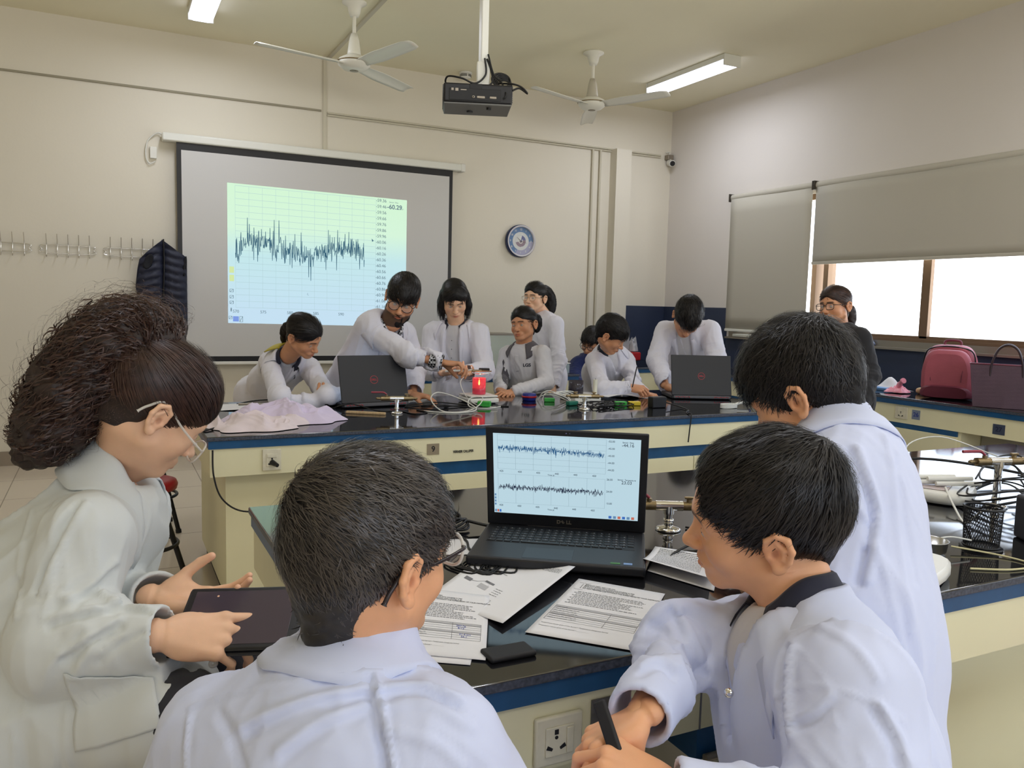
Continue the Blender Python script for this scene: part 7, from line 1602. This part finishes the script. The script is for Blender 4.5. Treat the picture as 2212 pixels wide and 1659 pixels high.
# ---------------- the group behind the bench across the aisle
def std_legs(J, fx=(0, 0), d=.09):
    p = np.asarray(J['pelvis'], float); rt = np.asarray(J['shR'], float) - np.asarray(J['shL'], float); rt = nrm(V3(rt[0], rt[1], 0)); f = V3(fx[0], fx[1], 0)
    for S, g in (('L', -1), ('R', 1)):
        J['kn' + S] = p + rt * g * d + f * .5 + V3(0, 0, -p[2] * .45); J['an' + S] = p + rt * g * d + f + V3(0, 0, -p[2] + .09)
    return J
def lapels(p, m, w0=.040, w1=.012, dep=.17, wd=.034):
    """folded lapels down both sides of an open coat front"""
    rt, fw, up = p['fr']; J = p['J']; V, Q = p['coatVQ']
    bv = BVHTree.FromPolygons([tuple(q) for q in V], [tuple(int(i) for i in q) for q in Q])
    for sg in (-1, 1):
        P = []; nu, nv = 16, 6
        for i in range(nu):
            t = i / (nu - 1); x0 = w0 + (w1 - w0) * t; ww = wd * (1 - .55 * t) * (1.15 if t < .35 else 1) * min(1, .5 + t * 4)
            for j in range(nv):
                x = (x0 + ww * j / (nv - 1)) * sg; q = J['neck'] - up * (.012 + dep * t * (1.0 + .04 * j)) + rt * x + fw * .30
                hit = bv.ray_cast(Vector(q), Vector(-fw)); loc = hit[0] if hit[0] is not None else Vector(q - fw * .2)
                P.append(tuple(loc + Vector(fw) * (.003 + .006 * math.sin(PI * min(1, j / (nv - 1) * 1.3)))))
        o = MB().sheet(P, nu, nv).build('lapel', m, p['coat']); solid(o, .002)
def shirt_text(p, s, x, z, size, m=None):
    rt, fw, up = p['fr']; J = p['J']; V, Q = p['shirtVQ']; bv = BVHTree.FromPolygons([tuple(q) for q in V], [tuple(int(i) for i in q) for q in Q]); vs, fs = textmesh(s, size, extrude=0, bold=size * .04); out = []
    for v in vs:
        q = J['neck'] - up * (z - v[1]) + rt * (x - v[0]) + fw * .3; h = bv.ray_cast(Vector(q), Vector(-fw)); out.append(tuple((h[0] if h[0] is not None else Vector(q - fw * .2)) + Vector(fw) * .002))
    MB().add(out, fs).build('shirt_lettering', m or C_navy, [c for c in p['root'].children if c.name.startswith('polo_shirt')][0])
PEN_G = ((35, 45, 25), (40, 55, 30), (48, 60, 35), (52, 62, 35))
def girl_leaning():
    J = dict(neck=(0.901, 4.570, 1.000), pelvis=(0.835, 5.112, 0.720), shR=(0.829, 4.714, 0.960), shL=(1.040, 4.673, 0.932), elR=(0.782, 4.156, 0.820), wrR=(0.990, 4.210, 0.784), elL=(1.019, 4.179, 0.825), wrL=(1.199, 4.421, 0.793))
    std_legs(J, (-.0, .05))
    p = person('person, girl in lab coat leaning on her elbows before the laptop, yellow hood', head_frame((0.950, 4.408, 1.124), 316, 34, 17), .95, J, SK_c, coat=C_white, fold=.9, shirt=C_shirt, hem=tuple(np.array((0.835, 5.112, 0.720)) + V3(0, 0, -.30)), vopen=(.036, .010, .17), sleeve=(.058, .052, .044),
        hands={'R': dict(fingers=(.2, -.3, .9), dorsal=(-.2, -.95, -.2), pose=dict(curl=((60, 60, 30), (62, 62, 30), (65, 65, 30), (68, 66, 30)), thumb=(20, 40, 20, 25))), 'L': dict(fingers=(.8, -.6, 0), dorsal=(0, 0, 1), pose=dict(curl=RELAX))}, look=(0, -10))
    rt, fw, up = p['fr']; r = p['root']; Jn = p['J']['neck']
    collar('shirt_collar', Jn + up * .0, rt, fw, up, .050, .026, .030, C_navy, r, over=p['shirtVQ'], open_=.2); collar('coat_collar', Jn - up * .012, rt, fw, up, .066, .026, .045, C_white, p['coat'], over=p['coatVQ'], open_=.3, front_drop=.05)
    collar('yellow_hood', Jn - fw * .018 - up * .002, rt, fw, up, .056, .034, .030, C_yel, r, open_=.55, th=.006); lapels(p, C_white)
    hair_long(p['M'], r, M_hairk, M_hairs, RS, n=1800, thick=.007, tail=[(0, -.09, .0), (-.01, -.125, -.03), (-.03, -.14, -.10), (-.05, -.13, -.17)], tail_r=.020, nape=-.045, line=.080, width=.0022)
    MB().cyl(*[tuple(q) for q in ((0.985, 4.424, 0.869), (0.997, 4.421, 0.900))], .004, n=8).build('pocket_pen', mat('pen_blue', srgb(40, 80, 150), .4), p['coat'])
girl_leaning()
def teacher():
    J = dict(neck=(1.410, 4.337, 1.198), pelvis=(1.279, 4.760, 0.770), shR=(1.316, 4.402, 1.164), shL=(1.553, 4.528, 1.134), elR=(1.455, 4.139, 1.037), wrR=(1.616, 4.055, 1.002), elL=(1.625, 4.536, 0.922), wrL=(1.523, 4.261, 0.815)); std_legs(J, (.0, .05), .1)
    def extra(v, J, rt, fw, up): v.cap(J['shR'] * .8 + J['neck'] * .2, J['pelvis'], .11, .15, k=.06, flat=fw, ratio=.8)
    p = person('person, bearded man with round black glasses in lab coat reaching over the candle', head_frame((1.463, 4.301, 1.333), 246, 24, -14), 1.05, J, SK_c, coat=C_white, fold=1.0, shirt=C_plaid, hem=tuple(np.array((1.279, 4.760, 0.770)) + V3(0, 0.02, -.42)), vopen=(.036, .014, .13), sleeve=(.066, .060, .050), extra_coat=extra, cuff_at=.93,
        hands={'R': dict(fingers=(.92, -.25, -.05), dorsal=(.1, .1, .98), k=.95, pose=dict(curl=((30, 45, 25), (38, 50, 25), (45, 55, 28), (48, 58, 30)), thumb=(30, 40, 15, 20))), 'L': dict(fingers=(.75, -.62, -.15), dorsal=(.1, 0, 1), k=.95, pose=dict(curl=((20, 35, 20), (22, 35, 20), (26, 36, 20), (30, 36, 20)), thumb=(35, 25, 10, 15)))},
        head_kw=dict(beard=1, nose=1.1, eye=.3, neck_r=.054), look=(0, -30))
    rt, fw, up = p['fr']; r = p['root']; Jn = p['J']['neck']; collar('shirt_collar', Jn + fw * .006, rt, fw, up, .056, .028, .034, C_plaid, r, over=p['shirtVQ'], open_=.14); collar('coat_collar', Jn - up * .012, rt, fw, up, .070, .028, .05, C_white, p['coat'], over=p['coatVQ'], open_=.28, front_drop=.06); lapels(p, C_white)
    w, e = p['J']['wrR'], p['J']['elR']; d = nrm(w - e); u = nrm(np.cross(d, [0, 0, 1])); q = np.cross(d, u)
    b = MB().tube([tuple(w - d * .075), tuple(w - d * .04), tuple(w - d * .004)], [.036, .040, .042], 18, caps=False).tube([tuple(w - d * .005), tuple(w - d * .03)], [.039, .036], 18, caps=False); b.build('shirt_cuff', C_plaid, r)
    hair_short(p['M'], r, M_hairk, M_hairs, RS, thick=.017, n=3600, length=(.03, .05), lift=.15, fringe=.01, nape=-.04, top=.004, mess=.1, width=.0024, side_fade=.1, fz=-.004, face_w=.060, line=.072, temple=.8)
    b = MB(); V, Q, C = None, None, None
    v = Vol((-.08, -.02, -.16), (.08, .13, -.02), .003)
    for s_ in (-1, 1): v.cap((s_ * .054, .008, -.045), (s_ * .040, .036, -.078), .014, .018, k=.015); v.cap((s_ * .040, .036, -.078), (s_ * .012, .078, -.108), .017, .016, k=.015); v.cap((s_ * .004, .099, -.053), (s_ * .022, .089, -.062), .0045, .0035, k=.004); v.cap((s_ * .022, .089, -.062), (s_ * .022, .083, -.09), .004, .007, k=.006)
    v.cap((0, .084, -.094), (0, .076, -.118), .016, .010, k=.012)
    BV, BQ = v.mesh(); BV = BV + normals(BV, BQ) * (noise(BV * 220, 4) * .0012)[:, None]; npmesh('beard', tf(np.array(p['M']), BV), BQ, M_hairk, r)
    glasses(p['M'], r, M_black, w=.027, hgt=.023, y=.104, rim=.0019, rnd=2.2)
teacher()
def girl_bob():
    J = dict(neck=(1.977, 4.760, 1.194), pelvis=(2.019, 4.840, 0.778), shR=(1.869, 4.864, 1.134), shL=(2.097, 4.683, 1.137), elR=(1.811, 4.800, 0.898), wrR=(1.780, 4.435, 0.912), elL=(2.097, 4.579, 0.907), wrL=(1.905, 4.395, 0.914)); std_legs(J)
    p = person('person, girl with a black bob and open lab coat holding a probe tray', head_frame((1.950, 4.727, 1.343), 253, 34, 4), .98, J, SK_b, coat=C_white, fold=1.0, shirt=C_shirt, hem=tuple(np.array((1.996, 4.785, 0.784)) + V3(0, 0, -.35)), vopen=(.045, .050, .36), sleeve=(.066, .060, .052), waist=.95,
        hands={'R': dict(fingers=(.55, -.8, .1), dorsal=(-.1, .1, -1), pose=dict(curl=((25, 35, 20), (28, 38, 20), (30, 40, 22), (34, 42, 22)), thumb=(30, 10, 20, 30))), 'L': dict(fingers=(-.6, -.7, 0), dorsal=(0, 0, -1), pose=dict(curl=((25, 35, 20), (28, 38, 20), (30, 40, 22), (34, 42, 22))))}, head_kw=dict(eye=.25), look=(0, -30))
    rt, fw, up = p['fr']; r = p['root']; Jn = p['J']['neck']; collar('shirt_collar', Jn + fw * .006, rt, fw, up, .052, .026, .036, C_navy, r, over=p['shirtVQ'], open_=.16, point=.035, spread=.028); collar('coat_collar', Jn - up * .012, rt, fw, up, .070, .024, .045, C_white, p['coat'], over=p['coatVQ'], open_=.32, front_drop=.05); lapels(p, C_white, .045, .050, .26, .03)
    shirt_text(p, 'LGS', -.075, .125, .026)
    sb = MB().rbox(-.004, .004, -.055, .055, 0, .002, .0008); q0 = Jn - up * .16 + fw * .108 + rt * .06
    b = MB(); b.add([tuple(Jn - up * .17 + rt * .062 + fw * .104), tuple(Jn - up * .30 + rt * .010 + fw * .106), tuple(Jn - up * .32 + rt * .042 + fw * .104), tuple(Jn - up * .24 + rt * .062 + fw * .104)], [(0, 1, 2, 3)]); o = b.build('side_panel', C_navy, r); solid(o, .002)
    hair_long(p['M'], r, M_hairk, M_hairs, RS, style='bob', n=2200, thick=.007, line=.072, width=.0022, fw_=.05)
    b = MB()
    for k in range(3): b.lathe([(.0001, .001), (.0022, 0), (.0028, -.0015)], 10, mtx(tuple(Jn - up * (.085 + .055 * k) + fw * (.098 + .004 * k)), tuple(rt), tuple(up)))
    b.build('buttons', C_grcol, r)
    r2 = empty('temperature_probe', (1.826, 4.213, 0.944), label='steel temperature probe and clamp held over the candle jar', cat='probe')
    a, b_, c_ = (1.721, 4.288, 0.936), (1.846, 4.182, 0.949), (1.930, 4.117, 0.948)
    part(MB().tube([a, b_], .006, 8), 'handle', M_wcord, r2); part(MB().tube([b_, c_], .003, 8).rbox(-.028, .028, -.010, .010, -.006, .006, .003, m=mtx((1.860, 4.163, 0.948), (.95, -.3, 0), (.3, .95, 0))), 'clamp', M_brass, r2)
    part(MB().tube([(1.845, 4.206, 0.968), (1.849, 4.201, 0.932), (1.896, 4.177, 0.928), (1.942, 4.154, 0.934)], .003, 6), 'rod', M_chrome, r2); part(MB().rbox(-.03, .03, -.012, .012, -.010, .010, .004, m=mtx((1.918, 4.190, 0.950), (.95, -.3, 0), (.3, .95, 0))), 'clip', M_dark, r2)
girl_bob()
def girl_polo():
    J = dict(neck=(2.472, 4.779, 1.063), pelvis=(2.514, 4.813, 0.739), shR=(2.399, 4.876, 0.996), shL=(2.542, 4.649, 1.010), elR=(2.340, 4.842, 0.826), wrR=(2.169, 4.498, 0.796), elL=(2.521, 4.549, 0.827), wrL=(2.212, 4.431, 0.790)); std_legs(J)
    p = person('person, girl in white and grey polo with LGS on her chest, hands on the bench', head_frame((2.456, 4.757, 1.189), 213, 2, 6), .95, J, SK_c, coat=None, shirt=C_shirt, shirt_sl=(.056, .048, .036), fold=1.4, waist=.92,
        hands={'R': dict(fingers=(.1, -.95, -.1), dorsal=(0, 0, 1), pose=dict(curl=RELAX)), 'L': dict(fingers=(-.85, -.45, -.08), dorsal=(.2, -.2, 1), pose=dict(curl=RELAX))}, head_kw=dict(eye=.35, mouth=.002), look=(10, -10))
    rt, fw, up = p['fr']; r = p['root']; Jn = p['J']['neck']; collar('shirt_collar', Jn - up * .006 + fw * .004, rt, fw, up, .054, .024, .036, C_grcol, r, over=p['shirtVQ'], open_=.20, point=.014, spread=.030, front_drop=.02)
    shirt_text(p, 'LGS', -.070, .115, .028)
    so = [c for c in r.children if c.name.startswith('polo_shirt')][0]; V, Q = p['shirtVQ']
    drape('side_panel', [tuple(Jn - up * .10 + rt * .130 + fw * .05), tuple(Jn - up * .10 + rt * .115 + fw * .09), tuple(Jn - up * .38 + rt * .135 + fw * .07), tuple(Jn - up * .38 + rt * .165 + fw * .03)], V, Q, .003, C_grcol, so)
    drape('placket', [tuple(Jn - up * .05 + rt * .010 + fw * .1), tuple(Jn - up * .05 - rt * .012 + fw * .1), tuple(Jn - up * .16 - rt * .012 + fw * .1), tuple(Jn - up * .16 + rt * .010 + fw * .1)], V, Q, .003, C_shirt, so)
    hair_long(p['M'], r, M_hairk, M_hairs, RS, n=1700, thick=.006, tail=[(-.01, -.105, .03), (-.015, -.135, .035), (-.02, -.150, .0), (-.02, -.14, -.045)], tail_r=.034, nape=-.045, line=.078, width=.0022)
girl_polo()
def girl_standing():
    J = dict(neck=(3.018, 5.537, 1.250), pelvis=(3.050, 5.469, 0.769), shR=(2.971, 5.643, 1.175), shL=(3.017, 5.328, 1.179), elR=(2.974, 5.681, 0.920), wrR=(2.883, 5.570, 0.713), elL=(2.997, 5.221, 0.930), wrL=(2.907, 5.133, 0.735)); std_legs(J)
    p = person('person, girl in thin-rimmed glasses with a long ponytail standing behind the others', head_frame((2.924, 5.494, 1.372), 213, 0, -2), .97, J, SK_b, coat=C_white, fold=1.3, hem=tuple(np.array((3.050, 5.469, 0.769)) + V3(0, 0, -.35)), sleeve=(.056, .050, .044), hands={S: dict(fingers=(0, -.2, -1), dorsal=(.5, -.5, 0), pose=dict(curl=RELAX)) for S in 'LR'}, look=(20, -5))
    rt, fw, up = p['fr']; r = p['root']; collar('coat_collar', p['J']['neck'] - up * .01, rt, fw, up, .062, .026, .045, C_white, p['coat'], over=p['coatVQ'], open_=.2)
    hair_long(p['M'], r, M_hairk, M_hairs, RS, n=1500, thick=.007, tail=[(0, -.10, .06), (-.01, -.150, .055), (-.03, -.190, .0), (-.05, -.185, -.07), (-.05, -.16, -.13)], tail_r=.042, nape=-.045, line=.078, width=.0026, wave=.004)
    glasses(p['M'], r, M_brass, w=.025, hgt=.018, y=.104, rim=.0011, z=.0)
girl_standing()
def man_navy():
    J = dict(neck=(3.793, 5.979, 0.919), pelvis=(3.836, 6.098, 0.658), shR=(3.681, 6.080, 0.816), shL=(3.989, 6.151, 0.824), elR=(3.569, 5.954, 0.693), wrR=(3.540, 5.739, 0.652), elL=(3.898, 5.954, 0.654), wrL=(3.611, 5.758, 0.633)); std_legs(J, (-.2, -.2))
    p = person('person, man in navy sweater and glasses bent over at the back', head_frame((3.775, 6.031, 1.009), 213, 26, -8), .98, J, SK_c, coat=C_royal, cname='sweater', fold=1.2, sleeve=(.072, .062, .048), hands={S: dict(fingers=(-.3, -.9, -.1), dorsal=(0, 0, 1), pose=dict(curl=RELAX)) for S in 'LR'}, head_kw=dict(eye=.2), look=(0, -25), ease=.022)
    hair_short(p['M'], p['root'], M_hairk, M_hairs, RS, thick=.018, n=2200, length=(.018, .034), lift=.4, nape=-.05, top=.010, mess=.35, width=.003, fz=.014)
    glasses(p['M'], p['root'], M_black, w=.025, hgt=.017, y=.104, rim=.0020)
    empty_ = stool_at(p['J']['pelvis'][0] + .02, p['J']['pelvis'][1] + .05, .2, 'stool under the man in navy at the back')
man_navy()
def boy_writing():
    J = dict(neck=(2.975, 4.548, 1.043), pelvis=(3.098, 4.811, 0.718), shR=(2.864, 4.528, 0.968), shL=(3.186, 4.636, 0.958), elR=(2.730, 4.219, 0.815), wrR=(2.888, 4.142, 0.836), elL=(3.018, 4.277, 0.819), wrL=(3.011, 4.165, 0.790)); std_legs(J, (0, .1))
    p = person('person, boy in lab coat writing with an upright pencil beside the dark beaker', head_frame((2.850, 4.330, 1.145), 325, 34, 16), .95, J, SK_c, coat=C_white, fold=.9, shirt=C_shirt, hem=tuple(np.array((3.098, 4.811, 0.718)) + V3(0, 0, -.3)), vopen=(.034, .012, .12), sleeve=(.056, .050, .042),
        hands={'R': dict(fingers=(.75, -.6, -.15), dorsal=(-.2, -.5, .8), pose=dict(curl=PEN_G, thumb=(25, 45, 15, 20))), 'L': dict(fingers=(.3, -.9, -.1), dorsal=(0, 0, 1), pose=dict(curl=RELAX))}, head_kw=dict(eye=.2), look=(0, -25))
    rt, fw, up = p['fr']; r = p['root']; Jn = p['J']['neck']; collar('shirt_collar', Jn, rt, fw, up, .052, .034, .034, C_navy, r, over=p['shirtVQ'], open_=.18); collar('coat_collar', Jn - up * .014, rt, fw, up, .066, .026, .045, C_white, p['coat'], over=p['coatVQ'], open_=.26, front_drop=.05)
    hair_short(p['M'], r, M_hairk, M_hairs, RS, thick=.014, n=2600, length=(.02, .035), lift=.2, nape=-.055, top=.012, mess=.15, width=.0024)
    a, b = (2.829, 4.038, 0.848), (2.891, 4.087, 0.966); MB().tube([a, b], .0038, 8).build('pencil', M_black, label='black pencil held upright by the writing boy', cat='pencil')
boy_writing()
def boy_bowed():
    J = dict(neck=(3.617, 4.558, 1.193), pelvis=(3.860, 4.747, 0.747), shR=(3.517, 4.649, 1.162), shL=(3.732, 4.430, 1.173), elR=(3.397, 4.576, 0.967), wrR=(3.247, 4.253, 0.823), elL=(3.688, 4.297, 0.979), wrL=(3.575, 4.244, 0.804)); std_legs(J)
    p = person('person, boy in open lab coat bowing his dark head over the laptop', head_frame((3.489, 4.382, 1.263), 236, 58, -10), 1.06, J, SK_c, coat=C_white, fold=1.0, shirt=C_shirt, hem=tuple(np.array((3.860, 4.747, 0.747)) + V3(0, 0, -.35)), vopen=(.050, .046, .38), sleeve=(.066, .060, .050),
        hands={'R': dict(fingers=(.4, -.9, -.2), dorsal=(-.3, 0, 1), pose=dict(curl=RELAX)), 'L': dict(fingers=(-.3, -.9, -.1), dorsal=(0, 0, 1), pose=dict(curl=RELAX))}, look=(0, -20), head_kw=dict(eye=.3))
    rt, fw, up = p['fr']; r = p['root']; Jn = p['J']['neck']; collar('shirt_collar', Jn + fw * .01, rt, fw, up, .056, .022, .03, C_navy, r, over=p['shirtVQ'], open_=.3); collar('coat_collar', Jn - up * .010, rt, fw, up, .074, .026, .05, C_white, p['coat'], over=p['coatVQ'], open_=.34, front_drop=.06); lapels(p, C_white, .052, .048, .26, .034)
    hair_short(p['M'], r, M_hairk, M_hairs, RS, thick=.018, n=3000, length=(.025, .045), lift=.4, nape=-.06, top=.012, mess=.3, width=.0026)
    b = MB(); b.add([tuple(Jn - up * .22 + rt * .046 + fw * .112), tuple(Jn - up * .24 + rt * .040 + fw * .116), tuple(Jn - up * .36 - rt * .02 + fw * .12), tuple(Jn - up * .36 + rt * .012 + fw * .118)], [(0, 1, 2, 3)]); o = b.build('strap', C_navy, r); solid(o, .003)
boy_bowed()
def lady():
    J = dict(neck=(3.995, 3.565, 1.238), pelvis=(4.004, 3.468, 0.807), shR=(3.997, 3.691, 1.171), shL=(3.988, 3.403, 1.168), elR=(3.988, 3.695, 0.962), wrR=(3.850, 3.549, 0.836), elL=(4.000, 3.330, 0.960), wrL=(3.853, 3.250, 0.789)); std_legs(J)
    p = person('person, lady in black with dark-framed glasses standing by the window', head_frame((3.961, 3.570, 1.357), 187, 2, 4), 1.0, J, SK_c, coat=C_black, cname='black_dress', fold=1.2, hem=tuple(np.array((4.004, 3.468, 0.807)) + V3(0, 0, -.4)), sleeve=(.066, .060, .050), hands={S: dict(fingers=(-.2, -.1, -1), dorsal=(.3, -.8, 0), pose=dict(curl=RELAX)) for S in 'LR'}, look=(0, -5), waist=1.15, ease=.016)
    r = p['root']; hair_long(p['M'], r, M_hairb, M_hairbs, RS, n=1800, thick=.006, tail=[(0, -.105, .0), (-.01, -.130, -.03), (-.02, -.125, -.085), (-.02, -.12, -.13)], tail_r=.026, nape=-.045, line=.078, width=.0022, wave=.002)
    glasses(p['M'], r, M_black, w=.0265, hgt=.019, y=.104, rim=.0019, rnd=3.2)
    MB().lathe([(.0001, .003), (.003, .002), (.003, 0)], 10, p['M'] @ mtx((-.082, -.008, -.034), (0, 1, 0), (0, 0, 1), (-1, 0, 0))).build('earring', M_chrome, r)
lady()

# ---------------- lab coats dropped on the bench across the aisle
def dropped_coat(cx, cy, rx, ry, hgt, seed, label, m, rot=0.0, n=150, name='crumpled_lab_coat'):
    rs = np.random.RandomState(seed); A = np.linspace(0, 2 * PI, n); R_ = np.linspace(0, 1, n // 2) ** .75
    rr, aa = np.meshgrid(R_, A, indexing='ij'); e = 1 + .13 * np.sin(3 * aa + seed) + .09 * np.sin(5 * aa + 2 * seed) + .05 * np.sin(9 * aa + seed * .7)
    x = (rr * e * np.cos(aa)).ravel(); y = (rr * e * np.sin(aa)).ravel(); r = rr.ravel()
    X = x * rx * math.cos(rot) - y * ry * math.sin(rot); Y = x * rx * math.sin(rot) + y * ry * math.cos(rot)
    P = np.stack([X * 9 + seed, Y * 9, 0 * X + seed * .37], 1); w = np.stack([noise(P * .8, seed), noise(P * .8 + 11, seed + 1), 0 * X], 1) * .9; q = P + w
    r1 = (1 - np.abs(noise(q * np.array([1.0, .45, 1]), seed + 2)) * 2); r2 = 1 - np.abs(noise(q * np.array([1.1, 2.2, 1]) + 7, seed + 3)) * 2; r3 = 1 - np.abs(noise(q * 4.2 + 3, seed + 4)) * 2
    h = np.clip(.42 + .42 * r1 + .30 * r2 + .10 * r3, .04, 2) * (1 - r ** 2.6) * hgt + .0015
    sx = noise(q * 1.5 + 21, seed + 6) * .012 * (1 - r ** 4); sy = noise(q * 1.5 + 41, seed + 7) * .012 * (1 - r ** 4)
    V = np.stack([cx + X + sx, cy + Y + sy, TH + .0012 + h], 1)
    return MB().sheet([tuple(p) for p in V], n // 2, n).build(name, m, label=label, cat='lab coat')
dropped_coat(.58, 3.60, .23, .15, .060, 13, 'crumpled pinkish white lab coat at the very edge, under the lilac one', M_pinkc, .1)
dropped_coat(.74, 3.78, .26, .17, .085, 4, 'crumpled lilac lab coat dropped at the left end of the bench across the aisle', M_lil, -.25)
